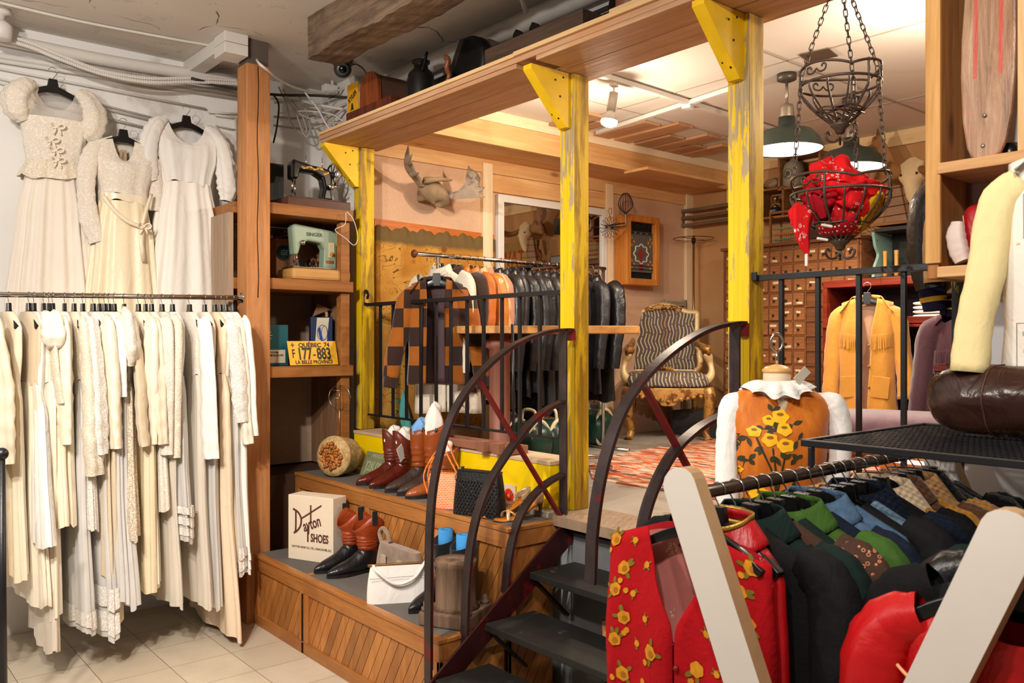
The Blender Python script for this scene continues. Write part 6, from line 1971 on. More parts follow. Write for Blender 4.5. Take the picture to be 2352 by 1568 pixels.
M_OAKF=wood('orange_oak_frame','a85f22','d08a3e','Z',1.2,0.4)
fx0,fx1,fz0,fz1=W(1437,570,Y=4.75).x,W(1513,570,Y=4.75).x,W(1475,655,Y=4.75).z,W(1475,496,Y=4.75).z
t=thing('shadow_box','oak framed glass wall case holding a folded kilim, left of the far corner','wall case',((fx0+fx1)/2,4.8,fz0))
MB().box((fx0+0.01,4.79,fz0),(fx1-0.01,4.878,fz1)).build('case_back',M_OAKF,t,0.004)
for a,b in(((fx0,fz0),(fx0+0.055,fz1)),((fx1-0.055,fz0),(fx1,fz1)),((fx0+0.055,fz0),(fx1-0.055,fz0+0.055)),((fx0+0.055,fz1-0.055),(fx1-0.055,fz1))):
 MB().box((a[0],4.735,a[1]),(b[0],4.785,b[1])).build('door_frame',M_OAKF,t,0.006)
MB().box((fx0+0.05,4.783,fz0+0.05),(fx1-0.05,4.788,fz1-0.05)).build('dark_backing',mat('black_velvet','0b0a0c',0.9),t)
kx0,kx1,kz0,kz1=fx0+0.06,fx1-0.06,fz0+0.11,fz1-0.13
M_KIL=mat('grey_kilim_weave','5b5650',0.95,0,0.15,60,0.4,200,0.1)
k=MB().box((kx0,4.766,kz0),(kx1,4.782,kz1)).build('kilim',M_KIL,t)
kc=V((kx0+kx1)/2,4.7655,lerp(kz0,kz1,0.45))
def diamond(mb,c,w,h):
 mb.prism([c+V(-w,0,0),c+V(0,0,h),c+V(w,0,0),c+V(0,0,-h)],(0,-0.0015,0))
mb=MB()
mb.tube([kc+V(0.085*cos(b)*(1+0.12*cos(8*b)),-0.001,0.075*sin(b)*(1+0.12*cos(8*b)))for b in[i*2*pi/40 for i in range(40)]],0.006,5,True)
mb.build('white_motif',mat('cream_yarn','c9bca6',0.9),k)
mb=MB()
diamond(mb,kc,0.055,0.05)
mb.prism([kc+V(-0.012,0,-0.05),kc+V(0.012,0,-0.05),kc+V(0.03,0,-0.14),kc+V(-0.03,0,-0.14)],(0,-0.0015,0))
mb.build('red_motif',mat('red_yarn','7c2b26',0.9),k)
mb=MB()
for sx in(-1,1):
 for zz in(-0.09,0.10):
  for dx,dz in((0,0),(0.025,0.03),(-0.025,0.03),(0,0.06)):
   diamond(mb,kc+V(sx*0.115+dx,0,zz+dz-0.03),0.013,0.016)
mb.build('orange_motif',mat('orange_yarn','b5742a',0.9),k)['kind']='stuff'
mb=MB()
for i in range(4):
 for j in range(2):
  q=kc+V(-0.11+i*0.072,0,0.17+j*0.065)
  for s in(-1,1):
   mb.obox(q+V(0.012*s,-0.001,0),(0.034,0.002,0.008),Ry(0.7*s))
   mb.obox(q+V(0.012*s,-0.001,0.008),(0.034,0.002,0.006),Ry(-0.7*s))
mb.box((kx0,4.764,kz0+0.02),(kx1,4.766,kz0+0.028)).box((kx0,4.764,kz0+0.05),(kx1,4.766,kz0+0.058))
mb.build('dark_motif',mat('black_yarn','2a2422',0.9),k)['kind']='stuff'
t=thing('wire_whisk_sculpture','pair of wire balloon whisks on a bracket beside the mirror corner','wire decoration',W(1420,530,Y=4.7))
def whisk(c,d,r,L):
 d=Vector(d).normalized()
 Rq=d.to_track_quat('Z','Y').to_matrix()
 for k in range(8):
  a=k*pi/8
  e=Rq@V(cos(a),sin(a),0)
  pts=smoothpts([c-d*L*0.5,c-d*L*0.25+e*r*0.75,c+e*r,c+d*L*0.42+e*r*0.55,c+d*L*0.5,c+d*L*0.42-e*r*0.55,c-e*r,c-d*L*0.25-e*r*0.75,c-d*L*0.5],5)
  MB().tube(pts,0.0018,5).build('wire_loop',M_DARKIRON,t)
MB().tube([W(1437,512,Y=4.66),W(1437,512,Y=4.66)+V(0,0.22,0)],0.006,8).build('wall_rod',M_DARKIRON,t)
whisk(W(1437,468,Y=4.66),V(0,0,1),0.060,0.17)
whisk(W(1400,522,Y=4.62),V(-0.9,-0.3,0),0.085,0.10)
MB().tube(smoothpts([W(1437,490,Y=4.66),W(1437,515,Y=4.66),W(1430,520,Y=4.66),W(1408,522,Y=4.63)],6),0.007,8).build('bracket_arm',mat('grey_galvanised','7f7a76',0.4,0.7),t)
MB().tube(smoothpts([W(1402,498,Y=4.62),W(1398,482,Y=4.64),W(1404,478,Y=4.64),W(1405,492,Y=4.63)],5),0.002,5).build('hanging_loop',M_DARKIRON,t)
c=W(1622,494,X=6.05)
t=thing('wall_sled','old weathered wooden rack with rounded ends hung on the corner wall','wooden rack',c)
M_OLDW=wood('old_grey_timber','4a3b2e','8a7259','Y',1.5,0.85,'5f4d3c')
for s in(-1,1):
 MB().prism([c+V(0.03+0.0,0.30*s+a,b)for a,b in((-0.02,-0.08),(0.02,-0.05),(0.035,0.0),(0.02,0.06),(-0.02,0.075))],(0.10,0,0)).build('end_block',M_OLDW,t,0.004)
for z in(-0.075,-0.01,0.055):
 MB().box(c+V(0.02,-0.30,z),c+V(0.05,0.30,z+0.03)).build('slat',M_OLDW,t,0.003)
c=W(1593,1000,X=5.98)
t=thing('ring_stand','chrome pole with wide wire rings standing in the far corner behind the armchair','stand',(5.98,c.y,PZ))
zt=W(1593,541,X=5.98).z
MB().tube([V(5.98,c.y,PZ),V(5.98,c.y,zt)],0.011,10).build('pole',M_CHROME,t)
for z,r in((W(1593,548,X=5.98).z,0.175),):
 MB().tube([V(5.98+r*cos(b),c.y+r*sin(b),z)for b in[i*2*pi/40 for i in range(40)]],0.003,6,True).build('wire_ring',M_DARKIRON,t)
 MB().tube([V(5.98-r,c.y,z),V(5.98+r,c.y,z)],0.0025,6).build('spoke',M_DARKIRON,t)
 MB().lathe([(0.018,-0.035),(0.018,0.005),(0,0.005)],(5.98,c.y,z),12).build('clamp',M_PLASTIC,t)
MB().lathe([(0.15,0),(0.15,0.01),(0,0.02)],(5.98,c.y,PZ),20).build('base',M_CHROME,t)
t=thing('folding_chair','weathered slatted folding chair standing behind the gilt armchair','chair',(5.95,4.70,PZ))
M_GW=wood('grey_weathered_slats','7d7063','a89a88','X',1.5,0.85)
for px in(1534,1583):
 p=W(px,700,Y=4.80)
 MB().beam((p.x+0.0,p.y,PZ),(p.x,p.y+0.05,W(px,688,Y=4.80).z),0.04,0.022,(0,1,0)).build('leg',M_GW,t,0.004)
pa,pb=W(1536,700,Y=4.80),W(1582,700,Y=4.80)
for py in(697,712):
 z=W(1560,py,Y=4.80).z
 MB().box((pa.x,4.825,z-0.02),(pb.x,4.84,z+0.02)).build('back_slat',M_GW,t,0.003)
MB().box((pa.x,4.77,PZ+0.38),(pb.x,4.795,PZ+0.66)).build('seat',M_GW,t,0.003)
tag(MB().box((5.62,4.02,PZ),(6.15,4.62,PZ+0.20)).build('low_chest',mat('charcoal_chest','3c3a3b',0.6,0,0.15,6),None,0.006),'low charcoal box on the floor behind the gilt armchair','box')
M_GILT=mat('worn_gilt_wood','b98a45',0.38,0.35,0.3,14,0.7,35,0.5,0,'6f4317',7,0.5)
M_GILTL=mat('pale_gilt_wood','d7bb88',0.45,0.15,0.2,14,0.5,35,0.4,0,'9a6a2c',6,0.56)
t_=NT('striped_upholstery')
vec=t_.coords((1,1,1),(0,0,YAW))
zz=t_.sep(vec)
nz=t_.n('TexNoise')
nz.inputs['Scale'].default_value=5.0
t_.l(vec,nz.inputs['Vector'])
xx=t_.math('ADD',zz[0],t_.math('MULTIPLY',t_.math('SINE',t_.math('MULTIPLY',zz[2],42.0)),0.008))
xx=t_.math('ADD',xx,t_.math('MULTIPLY',nz.outputs['Fac'],0.05))
fr_=t_.math('FRACT',t_.math('MULTIPLY',xx,34.0))
idx=t_.math('FLOOR',t_.math('MULTIPLY',xx,34.0))
wn=t_.n('TexWhiteNoise',noise_dimensions='1D')
t_.l(idx,wn.inputs['W'])
stripe=t_.ramp(fr_,[(0.30,0.0),(0.36,1.0),(0.62,1.0),(0.68,0.0)])
gap=t_.ramp(t_.math('FRACT',t_.math('ADD',t_.math('MULTIPLY',zz[2],7.0),wn.outputs['Value'])),[(0.06,0.0),(0.09,1.0)])
scol=t_.ramp(wn.outputs['Value'],[(0.0,C('bdb199')),(0.55,C('b5a88e')),(0.7,C('b98a62')),(0.85,C('9b8a76'))],'CONSTANT')
c=t_.mix(t_.math('MULTIPLY',stripe,gap),C('5a504b'),scol)
t_.bump(stripe,0.2,0.003)
M_UPH=t_.done(c,0.85,0,0.2)
fl,frt=W(1440,1006,Z=PZ),W(1627,1009,Z=PZ)
cu=(frt-fl)
cu.z=0
wch=0.64
cu=RV.lerp(cu.normalized(),0.8).normalized()
cb=V(-cu.y,cu.x,0)
co=(fl+frt)/2-cb*0.07
co.z=PZ
RC=Matrix((cu,cb,V(0,0,1))).transposed()
Q=lambda x,y,z:co+cu*x+cb*y+V(0,0,z)
t=thing('armchair','gilt carved armchair with grey striped upholstery standing by the rug','armchair',co)
for s in(-1,1):
 pts=smoothpts([Q(s*0.31,0.02,0.40),Q(s*0.325,-0.005,0.33),Q(s*0.315,0.0,0.2),Q(s*0.29,0.01,0.08),Q(s*0.30,-0.01,0.03),Q(s*0.31,-0.03,0.0)],5)
 n=len(pts)
 MB().tube(pts,[interp([(0,0.05),(0.25,0.048),(0.6,0.03),(0.85,0.026),(1,0.036)],k/(n-1))[0]for k in range(n)],12).build('leg',M_GILT,t)
 MB().tube(smoothpts([Q(s*0.25,0.50,0.40),Q(s*0.26,0.53,0.2),Q(s*0.27,0.58,0.0)],5),0.026,10).build('leg',M_GILT,t)
 pts=smoothpts([Q(s*0.29,0.10,0.44),Q(s*0.345,0.07,0.52),Q(s*0.335,0.09,0.62),Q(s*0.30,0.05,0.70)],5)
 ar=MB().tube(pts,[0.03+0.008*sin(k*0.6)for k in range(len(pts))],10).build('arm_support',M_GILTL,t)
 pts=smoothpts([Q(s*0.30,0.01,0.70),Q(s*0.31,0.05,0.72),Q(s*0.30,0.2,0.735),Q(s*0.27,0.42,0.76),Q(s*0.265,0.50,0.79)],5)
 MB().tube(pts,[interp([(0,0.042),(0.15,0.036),(0.5,0.026),(1,0.024)],k/(len(pts)-1))[0]for k in range(len(pts))],10).build('armrest',M_GILT,t)
ap=[]
for i in range(25):
 x=lerp(-0.31,0.31,i/24)
 ap.append(Q(x,-0.015,0.33-0.035*cos(i/24*2*pi*1.0+pi)-(0.03 if 9<i<15 else 0)))
MB().prism(ap+[Q(0.33,-0.015,0.41),Q(-0.33,-0.015,0.41)],cb*0.03).build('apron',M_GILT,t,0.006)
mb=MB()
for k in range(11):
 a=(k-5)*0.05
 mb.ball(Q(a,-0.018,0.345-0.04*(1-abs(k-5)/5)),(0.022,0.014,0.018),8,6,RC)
mb.build('carved_shell',M_GILT,t)
MB().grid(lambda u,v:Q(0.335*math.copysign(abs(cos(2*pi*u))**0.4,cos(2*pi*u))*abs(sin(pi*v))**0.25,0.25+0.28*math.copysign(abs(sin(2*pi*u))**0.4,sin(2*pi*u))*abs(sin(pi*v))**0.25,0.455-0.06*math.copysign(abs(cos(pi*v))**0.6,cos(pi*v))+0.02*cos(pi*v)*cos(pi*v)),48,14,True).build('seat',M_UPH,t)
lean=0.16
B=lambda x,z,y=0.0:Q(x,0.50+y+lean*(z-0.42),z)
outl=[(-0.265,0.52),(-0.275,0.80),(-0.285,1.0),(-0.27,1.025),(-0.2,1.03),(-0.08,1.075),(0,1.09),(0.08,1.075),(0.2,1.03),(0.27,1.025),(0.285,1.0),(0.275,0.80),(0.265,0.52)]
pts=smoothpts([B(x,z)for x,z in outl],5,True)
MB().tube(pts,0.026,10,True).build('back_frame',M_GILTL,t)
MB().grid(lambda u,v:B((0.255+0.008*v)*lerp(-1,1,u),lerp(0.54,1.01+0.035*(1-(2*u-1)**2),v),-0.022*(1-abs(2*u-1)**3)*(1-abs(2*v-1)**3)-0.005),20,24).build('back_upholstery',M_UPH,t,solid=0.03)
mb=MB()
rn=random.Random(6)
for k in range(26):
 a=(k-12.5)/12.5
 mb.ball(B(a*0.14,1.075-0.03*a*a+rn.uniform(-0.012,0.014),-0.02),(0.022,0.014,0.017),8,6,RC)
mb.build('carved_crest',M_GILT,t)
MB().tube(smoothpts([B(-0.26,0.53),B(-0.08,0.535),B(0,0.55),B(0.08,0.535),B(0.26,0.53)],5),0.022,10).build('lower_back_rail',M_GILTL,t)
mb=MB()
for k in range(7):
 mb.ball(B((k-3)*0.022,0.54+0.012*(3-abs(k-3))/3,-0.02),(0.016,0.01,0.02),8,6,RC)
mb.build('back_shell',M_GILT,t)
r_=NT('worn_orange_rug')
vec=r_.coords()
v2=r_.n('Mapping')
v2.inputs['Rotation'].default_value=(0,0,rad(-8))
v2.inputs['Scale'].default_value=(14,5,1)
r_.l(vec,v2.inputs[0])
n1=r_.noise(v2.outputs[0],1.6,6,0.75)
n2=r_.noise(vec,2.4,4)
vb=r_.voro(v2.outputs[0],2.2,'F1','Color')
sx=r_.n('SeparateColor')
r_.l(vb,sx.inputs[0])
c=r_.ramp(sx.outputs[0],[(0.0,C('b05a3a')),(0.30,C('bf7650')),(0.46,C('cdb096')),(0.62,C('a3492f')),(0.74,C('4c4752')),(0.86,C('a98f7b'))],'CONSTANT')
c=r_.mix(r_.ramp(n1,[(0.52,0.0),(0.6,0.75)]),c,C('c9b29c'))
c=r_.mix(r_.ramp(n2,[(0.58,0.0),(0.68,0.45)]),c,C('b85c36'))
r_.bump(n1,0.3,0.004)
M_RUG=r_.done(c,0.95,0,0.05)
pr=[(3.42,3.38),(3.75,3.75),(4.3,4.0),(4.9,4.08),(5.55,4.08),(5.6,2.6),(5.5,1.3),(3.5,1.3),(3.44,2.4)]
o=MB().prism([V(x,y,PLAT)for x,y in pr],(0,0,0.010)).build('rug',M_RUG,None,0.003)
tag(o,'worn orange and navy patterned rug on the grey floor of the raised room','rug')
XF=5.85
M_DRW=wood('old_drawer_front','6a3d1f','99653a','Y',1.6,0.6,'7b4a28')
M_CASE=wood('old_drawer_case','55301a','7f4f2b','Y',1.4,0.6)
M_PAPL=mat('aged_paper_label','cfc0a0',0.8,0,0.1,20)
yl=W(1660,600,X=XF).y
NC,NR,DW,DH=11,13,0.105,0.112
y0=yl-NC*DW-0.04
zt=PLAT+0.04+NR*DH
t=thing('apothecary_cabinet','wide old cabinet of many small label drawers against the back wall','cabinet',(XF,(yl+y0)/2,PZ))
MB().box((XF+0.012,y0,PZ),(XBK-0.002,yl,zt+0.03)).build('carcass',M_CASE,t)
mb=MB()
for k in range(NC+1):
 mb.box((XF,yl-0.02-k*DW-0.006,PZ),(XF+0.012,yl-0.02-k*DW+0.006,zt+0.03))
for k in range(NR+1):
 mb.box((XF+0.001,y0+0.014,PLAT+0.034+k*DH),(XF+0.012,yl-0.014,PLAT+0.046+k*DH))
mb.build('face_frame',M_CASE,t)
MB().box((XF-0.02,y0-0.01,zt+0.03),(XBK-0.002,yl+0.01,zt+0.055)).build('top_board',M_CASE,t,0.004)
proto=None
rn=random.Random(21)
base=V(XF,(yl+y0)/2,PZ)
for r in range(NR):
 for c_ in range(NC):
  if(c_>6 and r<10)or r<2:
   continue
  loc=V(XF+0.004,yl-0.02-(c_+0.5)*DW,PLAT+0.04+(r+0.5)*DH)-base
  if proto is None:
   d=MB().box((-0.004,-DW/2+0.008,-DH/2+0.008),(0.008,DW/2-0.008,DH/2-0.008)).build('drawer',M_DRW,t,0.003,local=True)
   kn=MB().lathe([(0.004,0),(0.004,0.008),(0.010,0.014),(0.009,0.02),(0,0.022)],(-0.004,0,-0.008),10,Ry(-pi/2)).build('knob',M_DARKIRON,d,local=True)
   lb=MB().box((-0.0055,-0.026,0),(-0.004,0.026,0.018)).build('paper_label',M_PAPL,d,local=True)
   proto=(d,kn,lb)
  else:
   d=proto[0].copy()
   COL.objects.link(d)
   d.parent=t
   kn=proto[1].copy()
   COL.objects.link(kn)
   kn.parent=d
   lb=None
   if rn.random()<0.72:
    lb=proto[2].copy()
    COL.objects.link(lb)
    lb.parent=d
  d.location=loc-V(0.012 if rn.random()<0.12 else 0.0,0,0)
  if lb is not None:
   lb.location=(0,rn.uniform(-0.012,0.012),rn.choice((0.006,0.014,-0.036)))
   lb.rotation_euler=(rn.uniform(-0.12,0.12),0,0)
   lb.scale=(1,rn.uniform(0.6,1.15),rn.uniform(0.7,1.1))
ztop=zt+0.056
ya,yb=W(1768,560,X=5.98).y,W(1842,560,X=5.98).y
t=thing('abacus','wooden abacus with coloured bead rows on top of the drawer cabinet','abacus',(5.98,(ya+yb)/2,ztop))
ha=0.27
for z in(0,ha-0.02):
 MB().box((5.97,yb,ztop+z),(5.99,ya,ztop+z+0.02)).build('frame_bar',M_DRW,t,0.002)
for y in(yb,ya-0.015):
 MB().box((5.97,y,ztop+0.02),(5.99,y+0.015,ztop+ha-0.02)).build('frame_side',M_DRW,t,0.002)
for r,(z,n,cl)in enumerate(((0.225,9,'b5784a'),(0.18,8,'1c1614'),(0.13,10,'8a8f6a'),(0.085,11,'c26a3a'),(0.04,8,'55805a'))):
 MB().tube([V(5.98,yb+0.01,ztop+z),V(5.98,ya-0.01,ztop+z)],0.0018,5).build('wire',M_DARKIRON,t)
 mb=MB()
 for k in range(n):
  off=0.03+k*0.0185+(0.12 if r==1 else 0)
  mb.lathe([(0.003,-0.008),(0.010,-0.004),(0.010,0.004),(0.003,0.008)],(5.98,ya-0.02-off,ztop+z),10,Rx(pi/2))
 mb.build('bead_row',mat('bead_'+cl,cl,0.4),t)
yc=W(1895,570,X=5.95).y
tag(MB().box((5.86,yc-0.10,ztop),(6.08,yc+0.10,ztop+0.10)).build('leather_case',mat('dark_brown_case','2c1c14',0.35,0,0.2,8),None,0.01),'dark brown leather case on the drawer cabinet beside the abacus','case')
M_CR=wood('crate_wood','6b4526','9c6d40','Y',1.5,0.7)
def crate(label,pxa,pxb,pyt,pyb,xb=6.19,dep=0.20):
 a,b=W(pxa,pyb,X=xb-dep),W(pxb,pyb,X=xb-dep)
 zb_,zt_=W((pxa+pxb)/2,pyb,X=xb-dep).z,W((pxa+pxb)/2,pyt,X=xb-dep).z
 t=thing('wall_crate',label,'crate',(xb,(a.y+b.y)/2,zb_),0,'wooden crates on the back wall')
 y0,y1=b.y,a.y
 x0=xb-dep
 for nm,lo,hi in(('bottom',(x0,y0,zb_),(xb,y1,zb_+0.018)),('top',(x0,y0,zt_-0.018),(xb,y1,zt_)),('side',(x0,y0,zb_+0.018),(xb,y0+0.018,zt_-0.018)),('side',(x0,y1-0.018,zb_+0.018),(xb,y1,zt_-0.018))):
  MB().box(lo,hi).build(nm,M_CR,t,0.002)
 for k in range(3):
  h=(zt_-zb_-0.04)/3
  MB().box((xb-0.012,y0+0.018,zb_+0.02+k*h),(xb,y1-0.018,zb_+0.02+k*h+h-0.012)).build('back_slat',M_CR,t)
 return x0,y0,y1,zb_,zt_
x0,y0c,y1c,zb_,zt_=crate('upper wooden crate with a stoneware jug on the back wall',1786,1884,352,430)
c=W(1823,425,X=6.06)
c.z=zb_+0.019
t=thing('stoneware_jug','grey stoneware jug with a round stamp inside the upper crate','jug',c)
MB().lathe([(0.07,0),(0.085,0.02),(0.085,0.14),(0.07,0.19),(0.03,0.215),(0.028,0.235),(0,0.236)],c,24).build('jug_body',mat('grey_stoneware','8b8674',0.4),t)
mb=MB()
fr=frame(c+V(-0.086,0,0.10),(0,-1,0),(0,0,1))
mb.tube([fr@V(0.036*cos(b),0.04*sin(b),0.0)for b in[i*2*pi/28 for i in range(28)]],0.002,5,True)
mb.text('JB',0.045,fr,0.001,0.001)
mb.build('stamp',M_DCABLE,t)
x0,y0c,y1c,zb_,zt_=crate('lower wooden crate with a small trophy on the back wall',1735,1800,432,502)
c=W(1781,498,X=6.06)
c.z=zb_+0.019
t=thing('trophy','small gold trophy on a dark blue cylinder base inside the lower crate','trophy',c)
MB().lathe([(0.04,0),(0.04,0.075),(0,0.075)],c,20).build('base',mat('navy_tin','1d2a4a',0.35),t)
mb=MB()
mb.text('LIFTY',0.022,frame(c+V(-0.041,0,0.045),(0,-1,0),(0,0,1)),0.001,0.0005)
mb.build('lettering',M_CRM,t)
MB().lathe([(0.028,0.076),(0.024,0.09),(0.006,0.10),(0.006,0.125),(0.022,0.135),(0.026,0.165),(0.02,0.165),(0,0.14)],c,16).build('cup',mat('gold_cup','b08d3f',0.25,0.9),t)
c=W(1778,424,X=6.05)
t=thing('bleached_antler','small heap of bleached bone on the lower crate','bone',c)
rn=random.Random(4)
zz0=zt_+0.001
c.z=zz0
mb=MB()
mb.grid(lambda u,v:c+V(0.05*sin(pi*v)*cos(2*pi*u),0.09*sin(pi*v)*sin(2*pi*u)*(1+0.3*sin(9*u*6.28)),0.035*(1-cos(pi*v))*(1+0.3*sin(25*u))),24,10,True)
mb.build('bone_mass',M_BONE,t)
a,b=W(1885,430,X=6.0),W(1960,430,X=6.0)
tag(MB().box((6.0,b.y,W(1920,445,X=6.0).z),(6.19,a.y,W(1920,398,X=6.0).z)).build('black_box',mat('black_wall_box','121112',0.5),None,0.004),'flat black box mounted on the back wall behind the lower iron basket','box')
t=thing('moose_skull','pale moose skull with broad brown antlers on the back wall behind the right pendant lamp','skull',W(2095,400,X=6.05))
M_ANT2=mat('brown_antler','8c6235',0.55,0,0.25,9,0.4,40,0.3,0,'5d3d1c',6,0.55)
M_SKULL=mat('bleached_skull','d9c49c',0.7,0,0.1,8,0.4,30,0.2)
sc_=W(2100,392,X=6.02)
MB().grid(lambda u,v:sc_+V(-0.03-0.07*sin(pi*v)*sin(2*pi*u),(interp([(0,0.02),(0.12,0.085),(0.3,0.075),(0.42,0.095),(0.6,0.055),(0.85,0.042),(1,0.015)],v)[0])*cos(2*pi*u),0.09-0.33*v),24,18,True).build('skull',M_SKULL,t)
for s in(-1,1):
 MB().ball(sc_+V(-0.085,s*0.055,-0.035),(0.008,0.008,0.010),12,8).build('eye_socket',M_DARKIRON,t)
MB().box(sc_+V(-0.02,-0.03,-0.08),V(6.198,sc_.y+0.03,sc_.z)).build('wall_mount',M_SKULL,t)
lp=[(2092,396),(2070,384),(2058,364),(2048,344),(2036,320),(2026,297),(2021,311),(2012,314),(2008,327),(1999,331),(2001,344),(1995,352),(2008,372),(2024,388),(2038,399),(2018,412),(2000,425),(2030,420),(2060,413),(2092,411)]
mb=MB()
palm(mb,sc_+V(-0.03,0.03,0.0),[((x-2092)/304,(400-z)/308)for x,z in lp],0.013,V(-0.25,-1,0).normalized(),V(0,0,1),V(-1,0,0),0.5)
mb.build('left_antler',M_ANT2,t)
MB().tube(smoothpts([sc_+V(-0.03,-0.05,0.0),sc_+V(-0.12,-0.16,-0.04),sc_+V(-0.24,-0.26,0.02),sc_+V(-0.30,-0.29,0.16),sc_+V(-0.28,-0.26,0.30),sc_+V(-0.24,-0.22,0.40)],5),[0.03,0.028,0.027,0.027,0.028,0.03,0.032,0.034,0.036,0.036,0.036,0.036,0.035,0.034,0.034,0.033,0.033,0.032,0.03,0.028,0.026,0.024,0.02,0.016,0.012,0.006],10).build('right_antler',M_ANT2,t)
c=W(2060,515,X=5.98)
t=thing('peg_stand','tall tapered wooden stand with wire pegs on the teal shelf','stand',c)
h=W(2060,425,X=5.98).z-c.z
MB().prism([c+V(0,0.09,0),c+V(0,-0.075,0),c+V(0,-0.02,h),c+V(0,0.035,h)],(0.03,0,0)).build('tapered_board',mat('reddish_worn_board','8c6a50',0.7,0,0.2,9),t,0.003)
MB().box(c+V(-0.03,-0.14,-0.001),c+V(0.09,0.16,0.02)).build('foot_board',M_DRW,t)
for k in range(4):
 z=0.06+k*h*0.23
 MB().tube([c+V(-0.005,-0.14,z+0.015),c+V(-0.005,0.16,z)],0.0025,5).build('peg',M_DARKIRON,t)
a,b=W(2008,560,X=5.9),W(2150,560,X=5.9)
zb_,zt_=W(2060,600,X=5.9).z,W(2060,528,X=5.9).z
t=thing('teal_wall_shelf','dark wall shelf with scalloped pale teal side edge behind the railing','wall shelf',(6.0,a.y,zb_))
MB().box((5.9,b.y,zt_),(6.19,a.y,zt_+0.025)).build('top_board',mat('dark_shelf_board','1d1a18',0.6),t,0.003)
MB().box((6.17,b.y,zb_-0.12),(6.19,a.y,zt_)).build('back_board',MATS['dark_shelf_board'],t)
sp=[V(5.9,a.y,zt_)]+smoothpts([V(5.9,a.y,zt_-0.01),V(5.93,a.y,zt_-0.10),V(5.97,a.y,zt_-0.16),V(5.92,a.y,zt_-0.24),V(5.90,a.y,zb_-0.10)],5)+[V(6.17,a.y,zb_-0.10),V(6.17,a.y,zt_)]
MB().prism(sp,(0,0.02,0)).build('scalloped_side',mat('pale_teal_paint','7fa39a',0.6,0,0.15,8),t)
MB().box((5.92,b.y,zb_-0.12),(6.17,a.y,zb_-0.10)).build('shelf_board',MATS['dark_shelf_board'],t)
for k,px in enumerate((2033,2059)):
 q=W(px,600,X=6.0)
 q.z=zb_-0.099
 tag(MB().lathe([(0.016,0),(0.016,0.03),(0.013,0.05),(0.015,0.16),(0.017,0.185),(0.012,0.19),(0,0.191)],q,14).build('spindle',mat('honey_spindle','c08a3f',0.4)),['turned honey wood spindle on the dark shelf, left one','turned honey wood spindle on the dark shelf, right one'][k],'spindle','wooden spindles')
t=thing('wire_balloon','open wire balloon whisk hanging left of the teal wall shelf','wire decoration',W(1990,555,X=5.95))
whisk(W(1992,550,X=5.95),V(0,1,0.2),0.10,0.16)
t=thing('feed_sack','printed feed sack with red and dark lettering, seen reflected in the mirror','sack',(6.19,2.4,2.2))
MB().box((6.175,2.05,1.95),(6.195,2.75,2.72)).build('sack_cloth',mat('burlap','a98a4d',0.9,0,0.2,30,0.5,120,0.1),t)
mb=MB()
mb.text('OTTAWA',0.27,frame((6.173,2.40,2.52),(0,-1,0),(0,0,1)),0.001,0.004,0.68)
mb.build('red_lettering',mat('faded_red_print','a33a20',0.8,0,0.2,20),t)
mb=MB()
mb.text('CENTRE',0.22,frame((6.173,2.40,2.16),(0,-1,0),(0,0,1)),0.001,0.003,0.75)
mb.build('dark_lettering',mat('faded_grey_print','41403c',0.8,0,0.2,20),t)
M_MAH=wood('mahogany','4f170d','7d2d18','Y',1.2,0.35)
XB=5.35
ya,yb=W(1890,700,X=XB).y,W(2215,700,X=XB).y
ztb=W(1893,645,X=XB).z
t=thing('mahogany_bookcase','dark mahogany sectional bookcase behind the yellow fringed jacket','bookcase',(XB,(ya+yb)/2,PZ))
MB().box((XB,yb,ztb-0.05),(XB+0.40,ya,ztb)).build('top_board',M_MAH,t,0.004)
MB().box((XB+0.38,yb,PZ),(XB+0.40,ya,ztb-0.05)).build('back_panel',mat('dark_bookcase_back','1c0e0a',0.6),t)
for y in(ya-0.03,yb):
 MB().box((XB,y,PZ),(XB+0.38,y+0.03,ztb-0.05)).build('side_panel',M_MAH,t)
for py in(738,842,938):
 z=W(1900,py,X=XB).z
 MB().box((XB,yb+0.03,z-0.022),(XB+0.38,ya-0.03,z+0.022)).build('shelf_board',M_MAH,t,0.003)
 MB().box((XB-0.012,yb,z-0.045),(XB,ya,z-0.028)).build('rail',M_MAH,t,0.002)
MB().box((XB-0.01,yb,PZ),(XB+0.38,ya,PZ+0.09)).build('plinth',M_MAH,t)
zs=W(2150,738,X=XB).z+0.023
for k in range(4):
 y1=W(2080,720,X=XB).y
 mb=MB().grid(lambda u,v:V(XB+0.16+0.14*math.copysign(abs(cos(2*pi*u))**0.4,cos(2*pi*u))*abs(sin(pi*v))**0.3,y1-0.17+0.16*math.copysign(abs(sin(2*pi*u))**0.4,sin(2*pi*u))*abs(sin(pi*v))**0.3,zs+0.014+k*0.027-0.0125*cos(pi*v)),32,8,True)
 tag(mb.build('folded_shirt',M_COTTON),['folded white shirt in clear wrap, bottom of the stack on the bookcase shelf','folded white shirt in clear wrap, second from the bottom of the stack','folded white shirt in clear wrap, third from the bottom of the stack','folded white shirt in clear wrap, top of the stack on the bookcase shelf'][k],'shirt','folded white shirts')
M_YSU=mat('mustard_suede','bf8636',0.85,0,0.1,6,0.25,90,0.15,0.4,wr=0.32)
XJ=5.18
O=W(1992,685,X=XJ)
uj=V(0,-1,0)
uj=(uj*0.85+RV*0.5).normalized()
vj=V(uj.y,-uj.x,0)
